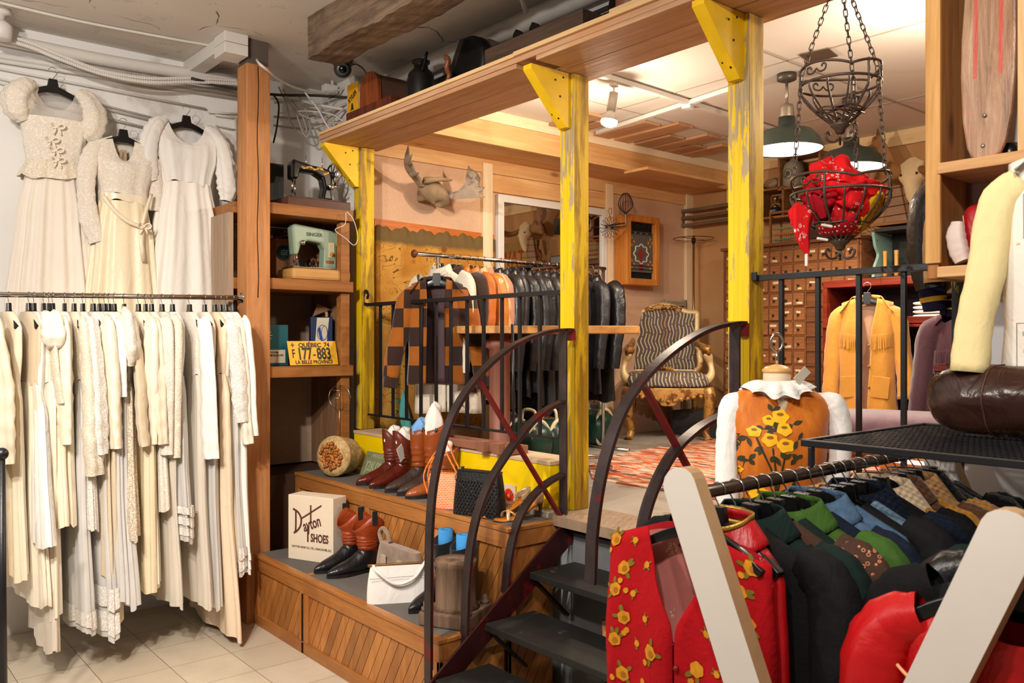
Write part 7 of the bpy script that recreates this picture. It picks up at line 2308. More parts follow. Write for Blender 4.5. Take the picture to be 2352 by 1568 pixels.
t,pt=jacket('fringed_jacket','mustard yellow suede jacket with fringed yoke and hem, hanging before the mahogany bookcase','jacket',O,uj,0.72,M_YSU,mat('peach_lining','d3a888',0.6,0,0.06),chest=0.172,hem=0.18,sh=0.152,seed=8,gap=((0,0.065),(0.3,0.035),(1,0.012)),slv=0.55,collar=0.085,splay=0.02,slv_r=(0.045,0.052,0.05,0.048,0.05))
for s in(-1,1):
 mb=MB()
 fringe(mb,lambda k:pt(s*lerp(0.03,0.165,k),lerp(0.235,0.20,k),1)+vj*0.010,None,24,0.095,out=vj*0.004,seed=s+5,jag=0.06)
 mb.build('yoke_fringe',M_YSU,t)
 mb=MB()
 fringe(mb,lambda k:pt(s*lerp(0.02,0.172,k),0.69,1)+vj*0.006,None,24,0.10,out=vj*0.003,seed=s+9,jag=0.08)
 mb.build('hem_fringe',M_YSU,t)
 pc=pt(s*0.088,0.56,1)+vj*0.006
 Rp=Matrix((uj,-vj,V(0,0,1))).transposed()
 MB().obox(pc,(0.105,0.010,0.135),Rp@Ry(0.10*s)).build('pocket',M_YSU,t,0.004)
for k in range(3):
 MB().lathe([(0.009,0),(0.008,0.005),(0,0.006)],pt(0.022,0.30+k*0.13,1)+vj*0.004,12,vj.to_track_quat('Z','Y').to_matrix()).build('button',mat('brown_button','8a5a26',0.4),t)
hanger(O+V(0,0,0.10),math.atan2(uj.y,uj.x),'black hanger of the mustard fringed jacket')
tag(MB().tube(smoothpts([O+V(0.0,0,0.10),O+V(0.06,0,0.125),O+V(0.135,0,0.14),O+V(0.20,0,0.15)],5),0.0018,5).build('hook_wire',M_WIRE),'thin wire holding the mustard jacket hanger to the bookcase top','wire')
M_PLUM=mat('plum_suede','432630',0.85,0,0.2,7,0.3,90,0.15,0.4,wr=0.32)
O=W(2222,712,X=4.9)
t,pt=jacket('plum_jacket','plum suede jacket with long tangled fringe at the end of the bookcase','jacket',O,uj,0.62,M_PLUM,None,sh=0.16,chest=0.17,hem=0.18,seed=12,slv=0.55,splay=0.02)
mb=MB()
for s in(-1,1):
 fringe(mb,lambda k:pt(s*lerp(0.02,0.165,k),0.21,1)+vj*0.010,None,16,0.16,out=vj*0.006,seed=s+3,jag=0.3)
mb.build('yoke_fringe',M_PLUM,t)
mb=MB()
fringe(mb,pt(-0.24,0.60,1),pt(-0.14,0.58,1),12,0.20,out=vj*0.004,seed=31,jag=0.35)
mb.build('cuff_fringe',M_PLUM,t)
hanger(O+V(0,0,0.10),math.atan2(uj.y,uj.x),'black hanger of the plum fringed jacket')
c=V(4.55,2.05,PZ)
t=thing('mauve_bench','mauve velvet upholstered bench with wooden legs on the rug, right of the mannequin','bench',c)
ub=V(0.25,-1,0).normalized()
vb=V(1,0.25,0).normalized()
MB().grid(lambda u,v:c+ub*(0.62*math.copysign(abs(cos(2*pi*u))**0.5,cos(2*pi*u))*abs(sin(pi*v))**0.35)+vb*(0.26*math.copysign(abs(sin(2*pi*u))**0.5,sin(2*pi*u))*abs(sin(pi*v))**0.35)+V(0,0,0.315-0.085*math.copysign(abs(cos(pi*v))**0.7,cos(pi*v))),48,18,True).build('cushion',mat('mauve_velvet','6f5560',0.8,0,0.25,14,0.4,30,0.2,0.6),t)
M_WAL=wood('walnut_frame','3d2010','6b3a1c','Y',1.2,0.4)
MB().obox(c+V(0,0,0.205),(0.50,1.16,0.05),Matrix((vb,ub,V(0,0,1))).transposed()).build('seat_frame',M_WAL,t,0.008)
for a in(-1,1):
 for b in(-1,1):
  q=c+ub*(0.53*a)+vb*(0.2*b)
  MB().tube([q+V(0,0,0.01),q+V(0,0,0.18)],[0.02,0.032],10).build('leg',M_WAL,t)
tag(MB().box((3.95,1.55,PZ),(4.2,2.0,PZ+0.22)).build('leather_pouffe',mat('cognac_leather','a2561c',0.3,0,0.2,6,0.2,30,0.5),None,0.05),'cognac leather pouffe standing on the rug below the mesh shelf','pouffe')
M_ENAM=mat('dark_green_enamel','26302a',0.35,0,0.2,8,0.05,40,0.5)
M_SHIN=emit('lit_white_enamel',(1.0,0.93,0.82),3.0)
M_GALV=mat('galvanised_socket','a49a8e',0.3,0.85,0.15,10)
for k,(px,pc,pb,lb)in enumerate(((1807,170,345,'green enamel pendant lamp beside the right yellow post'),(1955,225,386,'green enamel pendant lamp in front of the antlers, right one'))):
 top=W(px,pc,Z=CEIL2)
 zb_=W(px,pb,d=(top.x*SA+top.y*CA)).z
 c=V(top.x,top.y,zb_)
 t=thing('pendant_lamp',lb,'pendant lamp',top,0,'green enamel pendant lamps')
 MB().lathe([(0.055,0),(0.055,-0.035),(0.03,-0.045),(0.012,-0.05)],top,20).build('ceiling_box',mat('iron_box','57504a',0.45,0.6),t)
 MB().tube([V(c.x,c.y,c.z+0.27),V(c.x,c.y,CEIL2-0.04)],0.009,8).build('stem',M_GALV,t)
 MB().lathe([(0.015,0.27),(0.035,0.262),(0.04,0.24),(0.043,0.19),(0.043,0.175)],c,20).build('socket',M_GALV,t)
 sh=MB().lathe([(0.046,0.19),(0.048,0.145),(0.075,0.125),(0.145,0.105),(0.185,0.055),(0.203,0.004),(0.205,0.0)],c,40,caps=False).build('lamp_shade',M_ENAM,t,solid=0.003)
 MB().lathe([(0.0,0.10),(0.07,0.105),(0.14,0.09),(0.178,0.05),(0.197,0.004)],c,40,caps=False).build('lamp_reflector',M_SHIN,t)
 MB().ball(c+V(0,0,0.045),(0.04,0.04,0.05),16,10).build('bulb',emit('lamp_bulb',(1.0,0.9,0.75),12.0),t)
 l=lamp('pendant_light','SPOT',c+V(0,0,-0.01),75,WARM,0.06,c+V(0,0,-1),150,0.5)
c=W(1880,125,Z=CEIL2)
tag(MB().obox(c-V(0,0,0.004),(0.16,0.16,0.006),Rz(0.2)).build('ceiling_plate',M_GALV,None,0.002),'square steel cover plate on the white ceiling behind the upper iron basket','cover plate')
ta,tb=W(1350,163,Z=CEIL2-0.023),W(1690,270,Z=CEIL2-0.023)
t=thing('lighting_track','white lighting track crossing the ceiling of the raised room','lighting track',ta)
tj=W(1580,237,Z=CEIL2-0.023)
MB().beam(ta,tb+(tb-ta)*0.6,0.035,0.028).build('track',M_WPIPE,t,0.002)
tc=W(1372,305,Z=CEIL2-0.023)
MB().beam(tj,tc,0.035,0.028).build('track',M_WPIPE,t,0.002)
MB().beam(tj,tj+(tj-tc)*0.5,0.035,0.028).build('track',M_WPIPE,t,0.002)
MB().obox(tj-V(0,0,0.012),(0.06,0.06,0.05),Rz(0.2)).build('joiner',M_WPIPE,t,0.003)
hp=W(1410,190,Z=CEIL2-0.03)
dd=hp.x*SA+hp.y*CA
t=thing('track_spotlight','white track spotlight with a glowing bulb hanging from the lighting track','spotlight',hp)
MB().obox(hp,(0.05,0.035,0.045),Rz(0.3)).build('track_adapter',M_WPIPE,t,0.003)
a,b=W(1410,213,d=dd),W(1403,255,d=dd)
MB().tube([hp-V(0,0,0.02),a],0.006,8).build('swivel',M_WPIPE,t)
MB().tube([a,b],0.026,16).build('housing',mat('grey_white_housing','b5aca2',0.4),t)
dn=(b-a).normalized()
Rn=dn.to_track_quat('Z','Y').to_matrix()
MB().lathe([(0.022,0.0),(0.028,0.02),(0.048,0.055)],b,24,Rn).build('bulb_neck',mat('white_bulb_glass','cfc9c0',0.3),t)
MB().lathe([(0.048,0.055),(0.050,0.065),(0.045,0.08),(0.025,0.09),(0,0.093)],b,24,Rn).build('bulb_face',emit('lit_bulb_face',(1.0,0.94,0.85),14.0),t)
lamp('track_bulb_light','POINT',b+dn*0.13,46,WARM,0.04)
# iron baskets hanging by the stair post
M_BRIRON=mat('brown_wrought_iron','54443a',0.5,0.45,0.3,40,0.3,90,0.4)
HB=V(2.553,1.410,0)
t=thing('hanging_basket','two tier wrought iron basket hung on chains, red bandanas in its lower bowl','hanging basket',(HB.x,HB.y,2.836))
def bowl(zr,R,zb,zf,nrib,lab):
 """iron bowl: wavy top rim, second hoop, ribs down to a finial"""
 C0=V(HB.x,HB.y,0)
 ring=[i*2*pi/72 for i in range(72)]
 MB().tube([C0+V(R*cos(a),R*sin(a),zr+0.022*abs(sin(1.5*a+0.4))**0.8)for a in ring],0.0042,6,True).build(lab+'_top_rim',M_BRIRON,t)
 MB().tube([C0+V(R*cos(a),R*sin(a),zr-0.032)for a in ring],0.0045,6,True).build(lab+'_hoop',M_BRIRON,t)
 zm=lerp(zr,zb,0.68)
 rm=R*0.60
 for k in range(3):
  MB().tube([C0+V((rm-0.008*k)*cos(a),(rm-0.008*k)*sin(a),zm-0.006*k+0.003*sin(5*a+k))for a in ring],0.003,6,True).build(lab+'_floor_hoop',M_BRIRON,t)
 for k in range(5):
  y=lerp(-0.75,0.75,k/4)*rm
  x=math.sqrt(rm*rm-y*y)
  MB().tube([C0+V(-x,y,zm-0.01),C0+V(x,y,zm-0.01)],0.0028,6).build(lab+'_floor_bar',M_BRIRON,t)
 for k in range(nrib):
  a=k*2*pi/nrib+0.2
  e=V(cos(a),sin(a),0)
  top=zr+(0.020 if k%4==0 else-0.032)
  pts=[C0+e*R+V(0,0,top),C0+e*(R*1.0)+V(0,0,zr-0.05),C0+e*(R*0.88)+V(0,0,lerp(zr,zb,0.45)),C0+e*(R*0.60)+V(0,0,zm),C0+e*(R*0.22)+V(0,0,lerp(zr,zb,0.93)),C0+e*0.012+V(0,0,zb)]
  MB().tube(smoothpts(pts,5),0.0042 if k%4==0 else 0.0034,6).build(lab+'_rib',M_BRIRON,t)
 MB().lathe([(0.010,zb-0.022),(0.014,zb-0.018),(0.018,zb-0.006),(0.030,zb+0.004),(0.030,zb+0.012),(0.0,zb+0.02)],C0,16).build(lab+'_finial_cup',M_BRIRON,t)
 for k in range(3):
  a=k*2*pi/3+0.5
  e=V(cos(a),sin(a),0)
  pts=[C0+V(0,0,zb-0.018),C0+e*0.006+V(0,0,zb-0.036),C0+e*0.022+V(0,0,zf+0.004),C0+e*0.042+V(0,0,zf+0.008),C0+e*0.050+V(0,0,zf+0.024),C0+e*0.042+V(0,0,zf+0.034),C0+e*0.034+V(0,0,zf+0.026)]
  MB().tube(smoothpts(pts,5),0.0042,6).build(lab+'_scroll',M_BRIRON,t)
 for k in range(3):
  a=k*2*pi/3+0.95
  e,s_=V(cos(a),sin(a),0),V(-sin(a),cos(a),0)
  for sg in(-1,1):
   pts=[C0+e*R+s_*(sg*x)+V(0,0,zr+z)for x,z in((0.0,0.0),(0.012,-0.012),(0.03,-0.010),(0.034,0.004),(0.024,0.010),(0.018,0.002))]
   MB().tube(smoothpts(pts,4),0.003,6).build(lab+'_scroll',M_BRIRON,t)
ZU,ZL=2.455,2.105
bowl(ZU,0.122,2.288,2.236,12,'upper')
bowl(ZL,0.150,1.915,1.862,16,'lower')
MB().tube([V(HB.x,HB.y,2.838),V(HB.x,HB.y,2.80)],0.005,8).build('ceiling_hook',M_BRIRON,t)
def chain(p,q):
 p,q=Vector(p),Vector(q)
 L=(q-p).length
 d=(q-p).normalized()
 step=0.021
 n=int(L/step)
 e=d.orthogonal().normalized()
 f=d.cross(e)
 mb=MB()
 for k in range(n):
  c=p+d*((k+0.5)*L/n)
  s=e if k%2 else f
  l,w=step*0.66,0.0058
  pts=[c+d*(l*y)+s*(w*x)for x,y in((1,-0.6),(1,0.6),(0.7,0.9),(0,1.0),(-0.7,0.9),(-1,0.6),(-1,-0.6),(-0.7,-0.9),(0,-1.0),(0.7,-0.9))]
  mb.tube(pts,0.0019,5,True)
 return mb.build('chain',M_BRIRON,t)
for k in range(3):
 a=(2.45,4.7,0.15)[k]
 e=V(cos(a),sin(a),0)
 A0=V(HB.x,HB.y,2.80)
 up=V(HB.x,HB.y,ZU)+e*0.124
 lo=V(HB.x,HB.y,ZL+0.01)+e*0.150
 chain(A0,up)
 chain(up-V(0,0,0.004),lo)
def bandana_mat(name,col,mark,dots=False):
 b=NT(name)
 vec=b.coords()
 n=b.noise(vec,10,4)
 c=b.ramp(n,[(0.3,tuple(x*0.75 for x in C(col))),(0.7,C(col))])
 if dots:
  d=b.voro(vec,75,'F1','Distance',0.1)
  k=b.ramp(d,[(0.22,1.0),(0.28,0.0)])
 else:
  d=b.voro(vec,85,'F1')
  k=b.math('MULTIPLY',b.ramp(d,[(0.22,0.0),(0.26,1.0),(0.36,1.0),(0.40,0.0)]),b.ramp(b.noise(vec,14,2),[(0.56,0.0),(0.6,1.0)]))
 c=b.mix(k,c,C(mark))
 return b.done(b.tinted(c),0.8,0,0.15)
M_BRED=bandana_mat('red_bandana','d91a1e','f0dcd4')
M_BDK=bandana_mat('deep_red_bandana','a30f1c','e8c8c4')
M_BDOT=bandana_mat('red_dotted_bandana','b3141c','f2e2dc',True)
M_BYEL=bandana_mat('yellow_bandana','dcab18','6b5210')
def crumple(c,r,seed,flat=0.8,clampb=True):
 rng=random.Random(seed)
 ph=[rng.uniform(0,6.3)for _ in range(8)]
 c=Vector(c)
 def fn(u,v):
  a,b=2*pi*u,pi*v
  k=1+0.16*sin(3*a+ph[0]+2*b)+0.12*sin(5*a+ph[1]-3*b)+0.10*sin(7*b+ph[2]+2*a)+0.06*sin(11*a+6*b+ph[3])
  p=V(r*k*sin(b)*cos(a),r*k*sin(b)*sin(a),-r*flat*k*cos(b))
  q=c+p
  dx,dy=q.x-HB.x,q.y-HB.y
  z=q.z
  if z<ZL-0.02:
   R=0.137*math.sqrt(max(0.03,1-((ZL-0.02-z)/(ZL-0.02-1.925))**1.6))
  else:
   R=0.137
  d=math.hypot(dx,dy)
  if clampb and d>R:
   q.x=HB.x+dx/d*R
   q.y=HB.y+dy/d*R
  if z<1.935:
   q.z=1.935
  return q
 return MB().grid(fn,56,30,True)
D3=V(CA,-SA,0)
F3=V(-SA,-CA,0)
bc=V(HB.x,HB.y,2.07)
band=[('crumpled red bandana heaped at the top of the lower iron bowl',M_BRED,bc-D3*0.03+V(0,0,0.04),0.082,1),('bright red bandana at the front of the lower iron bowl',M_BRED,bc+F3*0.05+D3*0.015-V(0,0,0.015),0.075,2),('deep red paisley bandana at the left of the lower iron bowl',M_BDK,bc-D3*0.075+F3*0.03-V(0,0,0.03),0.06,3),('red bandana at the right rim of the lower iron bowl',M_BRED,bc+D3*0.085+V(0,0,0.0),0.052,4),('yellow bandana lining the right side of the lower iron bowl',M_BYEL,bc+D3*0.07+F3*0.03-V(0,0,0.06),0.085,5),('dark red polka dot bandana at the bottom of the lower iron bowl',M_BDOT,bc+F3*0.02-V(0,0,0.11),0.075,6),]
bs=[]
for lb,m,c,r,sd in band:
 o=crumple(c,r,sd).build('bandana',m)
 bs.append(tag(o,lb,'bandana'))
def strip(pts,ws,th,up,m,name,parent):
 P=smoothpts(pts,6)
 n=len(P)
 sc=[(interp([(i/(len(ws)-1),w)for i,w in enumerate(ws)],k/(n-1))[0],th)for k in range(n)]
 prof=[(-0.5,-0.25),(-0.2,0.5),(0.1,-0.4),(0.3,0.5),(0.5,0.0),(0.3,-0.8),(0.1,-1.0),(-0.2,-0.6)]
 return MB().sweep(P,prof,up,sc,False,True).build(name,m,parent)
strip([W(1842,470,d=2.56),W(1833,495,d=2.55),W(1824,520,d=2.55),W(1814,512,d=2.56),W(1812,480,d=2.58)][:3],[0.04,0.065,0.02],0.012,F3,M_BRED,'loose_corner',bs[0])
strip([W(1845,480,d=2.55),W(1842,520,d=2.53),W(1848,560,d=2.53),W(1856,588,d=2.53)],[0.07,0.055,0.035,0.008],0.012,F3,M_BRED,'hanging_tail',bs[2])
for k,(px,py,dd_)in enumerate(((1852,598,2.52),(1898,516,2.57),(1888,547,2.6))):
 a=W(px,py,d=dd_)
 t2=MB().beam(a-V(0,0,0.018)if k==0 else a-D3*0.016,a+V(0,0,0.02)if k==0 else a+D3*0.018-V(0,0,0.006),0.008,0.010,F3).build('price_clip',M_PAPER,bs[(2,0,5)[k]],0.003)
# mannequin
MC=V(2.49,1.60,0)
t=thing('dress_form','dress form with cream neck, wooden cap and steel ring, standing before the right railing','dress form',(MC.x,MC.y,0))
M_CREAMF=mat('cream_form_cloth','d9c3a4',0.7,0,0.05,8)
MB().lathe([(0.075,1.36),(0.062,1.40),(0.050,1.43),(0.045,1.47),(0.0445,1.495)],MC,28,None,True,1.0,1.0).build('neck',M_CREAMF,t)
MB().lathe([(0.044,1.495),(0.0485,1.499),(0.0485,1.506),(0.037,1.516),(0.012,1.523),(0,1.524)],MC,28).build('neck_cap',mat('varnished_beech','d3a465',0.3,0,0.1,9),t)
MB().tube([MC+V(0,0,1.52),MC+V(0,0,1.572)],0.005,8).build('stem',M_CHROME,t)
MB().tube([MC+V(0,0,1.598)+D3*(0.020*cos(a))+V(0,0,0.028*sin(a))for a in[i*2*pi/28 for i in range(28)]],0.0042,8,True).build('hanging_ring',M_CHROME,t)
MB().grid(lambda u,v:MC+D3*(interp([(0,0.15),(0.3,0.165),(0.6,0.12),(0.85,0.16),(1,0.165)],v)[0]*cos(2*pi*u))+F3*(0.07*sin(2*pi*u))+V(0,0,lerp(1.33,0.76,v)),32,14,True).build('torso',M_CREAMF,t)
MB().tube([MC,MC+V(0,0,0.77)],0.016,12).build('pole',M_CHROME,t)
MB().lathe([(0.17,0),(0.17,0.012),(0.04,0.03),(0.02,0.05)],MC,28).build('base',M_BLACK,t)
o_=NT('orange_slub_silk')
vec=o_.coords((16,16,1.0),(0,rad(9),0))
n1=o_.noise(vec,2.0,5,0.6)
c=o_.ramp(n1,[(0.3,C('b35a0c')),(0.55,C('c96e14')),(0.8,C('df9440'))])
o_.bump(n1,0.15,0.004)
M_SILK=o_.done(c,0.62,0,0.3,0.2)
M_BLOUSE=mat('white_blouse','e9e5e0',0.75,0,0.03,6,0.15,60,0.2,0.2,wr=0.30)
M_YPET=mat('yellow_petal_print','f0b312',0.6,0,0.10,30)
M_YPETD=mat('brown_petal_shade','8a5a10',0.6,0,0.2,30)
M_LEAF=mat('dark_leaf_print','33301a',0.6,0,0.3,25)
ZD=1.45
dk=[(0.0,0.098,0.056),(0.02,0.135,0.056),(0.05,0.168,0.06),(0.075,0.176,0.07),(0.15,0.160,0.108),(0.22,0.158,0.118),(0.36,0.128,0.098),(0.52,0.165,0.115),(0.80,0.195,0.135)]
def dpt(x,z,off=0.0,side=1):
 """a point of the dress surface at width x and height z"""
 a,b=interp(dk,ZD-z)
 k=max(-0.999,min(0.999,x/a))
 return MC+D3*x+F3*(side*(b*(1-abs(k)**2.4)**(1/2.4)+off))+V(0,0,z)
t=thing('orange_dress','sleeveless orange silk dress with hand painted yellow roses, worn by the dress form','dress',(MC.x,MC.y,0.65))
def dfn(u,v):
 th=2*pi*u
 tt=lerp(0.0,0.80,v)
 a,b=interp(dk,tt)
 c,s=cos(th),sin(th)
 e=2/2.4
 x=a*math.copysign(abs(c)**e,c)
 y=b*math.copysign(abs(s)**e,s)
 f=max(0,(tt-0.45))*0.05*sin(8*th)
 neckd=0.035*max(0,1-tt/0.05)*max(0,s)**2
 return MC+D3*(x+f*c)+F3*(y+f*s)+V(0,0,ZD-tt-neckd)
MB().grid(dfn,72,40,True).build('dress_body',M_SILK,t)
def pxd(px,py):
 """dress coordinates (width, height) from the photograph"""
 p=W(px,py,d=MC.x*SA+MC.y*CA-0.10)
 q=p-MC
 return q.dot(D3),p.z
def petals(px,py,r,seed,name):
 rng=random.Random(seed)
 x0,z0=pxd(px,py)
 r=r*2.75/1944
 mb=MB()
 n=22
 ring=[]
 for k in range(n):
  a=2*pi*k/n
  q=r*(1+0.10*sin(5*a+seed)+rng.uniform(-0.04,0.04))
  ring.append((x0+q*cos(a),z0+q*0.82*sin(a)))
 vs=[dpt(x0,z0,0.0035)]+[dpt(x0+(x-x0)*0.5,z0+(z-z0)*0.5,0.0035)for x,z in ring]+[dpt(x,z,0.0028)for x,z in ring]
 fs=[]
 for k in range(n):
  j=(k+1)%n
  fs+=[(0,1+k,1+j),(1+k,1+n+k,1+n+j,1+j)]
 mb.add(vs,fs,True)
 ro=mb.build(name,M_YPET,t)
 mb=MB()
 ring=[(x0+r*0.42*cos(a),z0+r*(0.28+0.20*sin(a)))for a in[k*2*pi/14 for k in range(14)]]
 mb.add([dpt(x,z,0.0045)for x,z in ring],[tuple(range(14))])
 mb.build('rose_heart',M_YPETD,ro)
for k,(px,py,r)in enumerate(((1734,991,15),(1769,966,14),(1797,958,19),(1801,986,17),(1767,1009,18),(1801,1022,19),(1750,1138,22),(1704,1082,10))):
 petals(px,py,r,k,'painted_rose')
def leaf(mb,px,py,ang,L,w):
 x0,z0=pxd(px,py)
 L,w=L*2.75/1944,w*2.75/1944
 ring=[]
 for k in range(7):
  s=k/6
  ring.append((s,sin(pi*s)*0.5))
 for k in range(5,0,-1):
  s=k/6
  ring.append((s,-sin(pi*s)*0.5))
 ca,sa=cos(ang),sin(ang)
 mb.add([dpt(x0+L*s*ca-w*q*sa,z0+L*s*sa+w*q*ca,0.0022)for s,q in ring],[tuple(range(len(ring)))])
mb=MB()
rng=random.Random(7)
for px,py in((1780,945),(1755,985),(1782,990),(1822,975),(1790,1035),(1825,1050),(1750,1025),(1720,1003),(1760,1000),(1830,1010),(1815,1040),(1775,1045),(1700,1040),(1702,1060),(1722,1055),(1730,1150),(1770,1155),(1760,1170),(1735,1165),(1800,1140),(1830,1150),(1820,1120),(1690,1010),(1690,1030)):
 for q in range(2):
  leaf(mb,px,py,rng.uniform(0,6.28),rng.uniform(16,28),rng.uniform(8,13))
mb.build('painted_leaves',M_LEAF,t)['kind']='stuff'
for k,st in enumerate((((1738,1005),(1752,1040),(1772,1085),(1782,1130)),((1800,1040),(1793,1080),(1785,1130)),((1772,1028),(1778,1075),(1784,1130)),((1715,1060),(1712,1110),(1706,1170)))):
 P=smoothpts([dpt(*pxd(*q),0.002)for q in st],6)
 MB().sweep(P,[(-0.003,-0.0005),(0.003,-0.0005),(0.003,0.0005),(-0.003,0.0005)],F3).build('painted_stem',M_LEAF,t)
t=thing('white_blouse','white blouse with frilled lace collar and long sleeves under the orange dress','blouse',(MC.x,MC.y,0.9))
MB().grid(lambda u,v:MC+D3*(lerp(0.052,0.10,v)*cos(2*pi*u))+F3*(lerp(0.05,0.058,v)*sin(2*pi*u))+V(0,0,lerp(1.462,1.415,v)),36,6,True).build('neck_band',M_BLOUSE,t)
def coll(u,v):
 a=lerp(-0.5*pi+0.25,1.5*pi-0.25,u)
 r=lerp(0.055,0.104,v)
 w=0.010*sin(11*a)*v
 drop=lerp(1.470,1.428,v**1.5)-0.012*max(0,-sin(a))*v
 up=0.055*max(0,cos(a+0.2))*(1-v)*0+0.03*max(0,abs(cos(a))-0.3)*v
 aa=a+pi
 return MC+D3*((r+w)*1.05*cos(aa))-F3*((r*0.82+w)*sin(aa))+V(0,0,drop+up+0.006*sin(9*a)*v)
MB().grid(coll,90,10).build('frill_collar',M_BLOUSE,t,solid=0.002)
MB().grid(lambda u,v:coll(u,lerp(0.97,1.14,v))+F3*0.004,90,3).build('lace_edge',M_LACEW,t)
for s,pts in((-1,[(1716,908),(1684,932),(1673,990),(1669,1060),(1671,1130),(1680,1190)]),(1,[(1876,908),(1913,928),(1930,975),(1931,1045),(1922,1120),(1908,1180)])):
 dd_=MC.x*SA+MC.y*CA
 P=[W(px,py,d=dd_-0.02*k*0.5)for k,(px,py)in enumerate(pts)]
 sleeve(MB(),P,[0.012,0.042,0.037,0.035,0.037,0.027],0.85,40+s,22,8,F3,0.05).build('sleeve',M_BLOUSE,t)
p=W(1842,862,d=MC.x*SA+MC.y*CA-0.06)
tg=MB().obox(p,(0.032,0.002,0.055),Rz(-YAW)@Ry(0.75)@Rz(0.3)).build('price_tag',mat('cream_tag','d8cdbb',0.7),t)
# wall shelf unit on the right, ski, jackets
M_SHW=wood('knotty_shelf_upright','7b4a22','b27a42','Z',1.2,0.5,'8f5829',0.7)
M_SHB=wood('pale_shelf_board','b98652','dcae78','Y',1.2,0.5,None,0.5)
t=thing('plank_shelf','knotty timber wall shelf with upright plank, hung on the white wall at the right','shelf',(2.68,0.8,1.79))
MB().box((2.56,1.105,1.785),(2.795,1.138,2.855)).build('upright',M_SHW,t,0.003)
MB().box((2.55,1.097,1.83),(2.562,1.140,2.855)).build('facing_strip',wood('pale_facing','b5803f','d9a866','Z',1.2,0.5),t,0.002)
for z in(2.09,1.787):
 MB().box((2.545,-0.3,z),(2.795,1.104,z+0.032)).build('shelf_board',M_SHB,t,0.003)
MB().box((2.56,0.86,2.122),(2.70,0.895,2.855)).build('upright',wood('pale_upright','c79a62','e5c592','Z',1.2,0.5,None,0.4),t,0.003)
k_=NT('weathered_ski_wood')
vec=k_.coords((9,9,0.9))
n1=k_.noise(vec,2.4,7,0.7,0.6)
c=k_.ramp(n1,[(0.28,C('4a3020')),(0.45,C('9a7050')),(0.7,C('c3a080'))])
sx=k_.sep(k_.coords())
for off in(-0.038,0.030):
 d=k_.math('ABSOLUTE',k_.math('SUBTRACT',sx[1],W(2262,300,X=2.60).y-1.0+off))
 k=k_.math('MULTIPLY',k_.ramp(d,[(0.004,1.0),(0.006,0.0)]),k_.math('GREATER_THAN',sx[2],0.24))
 c=k_.mix(k_.math('MULTIPLY',k,0.8),c,C('c33a2c'))
pk=k_.math('MULTIPLY',k_.ramp(k_.noise(k_.coords(),6,5),[(0.5,0.0),(0.6,0.45)]),k_.math('LESS_THAN',sx[2],0.26))
c=k_.mix(pk,c,C('c0705e'))
k_.bump(n1,0.5,0.008)
M_SKI=k_.done(c,0.35,0,0.5)
t=thing('water_ski','old wooden water ski with faded red stripes standing on the plank shelf','water ski',(2.62,1.0,2.122))
ys=W(2262,300,X=2.60).y
prof=[(0.0,0.022),(0.012,0.040),(0.04,0.052),(0.12,0.066),(0.25,0.074),(0.36,0.074),(0.55,0.066),(0.72,0.060)]
vs=[]
n=len(prof)
pl=[V(2.60+0.035*z,ys-w-0.01*z,2.124+z)for z,w in prof]+[V(2.60+0.035*z,ys+w-0.01*z,2.124+z)for z,w in reversed(prof)]
MB().prism(pl,(0.018,0,0)).build('ski_blade',M_SKI,t,0.006)
for px,py in((2258,335),(2262,265)):
 p=W(px,py,X=2.602)
 MB().ball((2.600,p.y,p.z),(0.004,0.006,0.006),10,8).build('rivet',M_GALV,t)
tag(MB().lathe([(0.03,0),(0.034,0.02),(0.03,0.05),(0,0.055)],(2.70,W(2312,315,X=2.68).y,2.125),16).build('black_ball',M_PLASTIC),'small black ball behind the water ski','ball')
t=thing('folded_jacket','folded red jacket with white sleeve on the lower board of the plank shelf','jacket',(2.66,1.0,1.82))
a,b=W(2206,600,X=2.60).y,W(2300,600,X=2.60).y
M_REDJ=mat('red_leather','a3141c',0.4,0,0.15,6,0.2,30,0.4,wr=0.30)
MB().grid(lambda u,v:V(2.66+0.07*math.copysign(abs(cos(2*pi*u))**0.5,cos(2*pi*u))*abs(sin(pi*v))**0.3,lerp(a,b,0.5)+(a-b)/2*math.copysign(abs(sin(2*pi*u))**0.5,sin(2*pi*u))*abs(sin(pi*v))**0.3,1.82+0.09-0.0895*math.copysign(abs(cos(pi*v))**0.5,cos(pi*v))+(0.03 if v>0.5 else 0)*0),40,16,True).build('folded_body',M_REDJ,t)
sleeve(MB(),[W(2200,510,X=2.585),W(2196,540,X=2.58),W(2203,575,X=2.58),W(2212,600,X=2.58)],[0.018,0.028,0.028,0.022],0.7,3,16,6,V(-1,0,0),0.08).build('white_sleeve',mat('pinkish_white_leather','d9c6be',0.5,0,0.06,6),t)
MB().sweep([W(2212,495,X=2.588),W(2226,612,X=2.585)],[(-0.0015,-0.001),(0.0015,-0.001),(0.0015,0.001),(-0.0015,0.001)],(-1,0,0)).build('seam',mat('pale_seam','d08a80',0.6),t)
O=V(3.03,1.10,2.20)
M_TANW=mat('camel_wool','b98f5e',0.85,0,0.08,8,0.2,90,0.15,wr=0.30)
M_NAVY=mat('navy_knit','17152e',0.85,0,0.15,30,0.3,120,0.15)
M_GKN=mat('gold_knit','c9982a',0.85,0,0.1,30)
t=thing('varsity_jacket','navy and camel varsity jacket with black leather sleeve, hanging behind the shelf upright','jacket',O-V(0,0,0.7))
MB()
mb=MB()
cloth(mb,O,V(0,-1,0),V(-1,0,0),[(0,0.07,0.04,0),(0.02,0.12,0.045,0.002),(0.08,0.2,0.05,0.003),(0.3,0.215,0.06,0.006),(0.44,0.215,0.06,0.006)],6,3,48,14,0.04)
mb.build('body',M_TANW,t)
mb=MB()
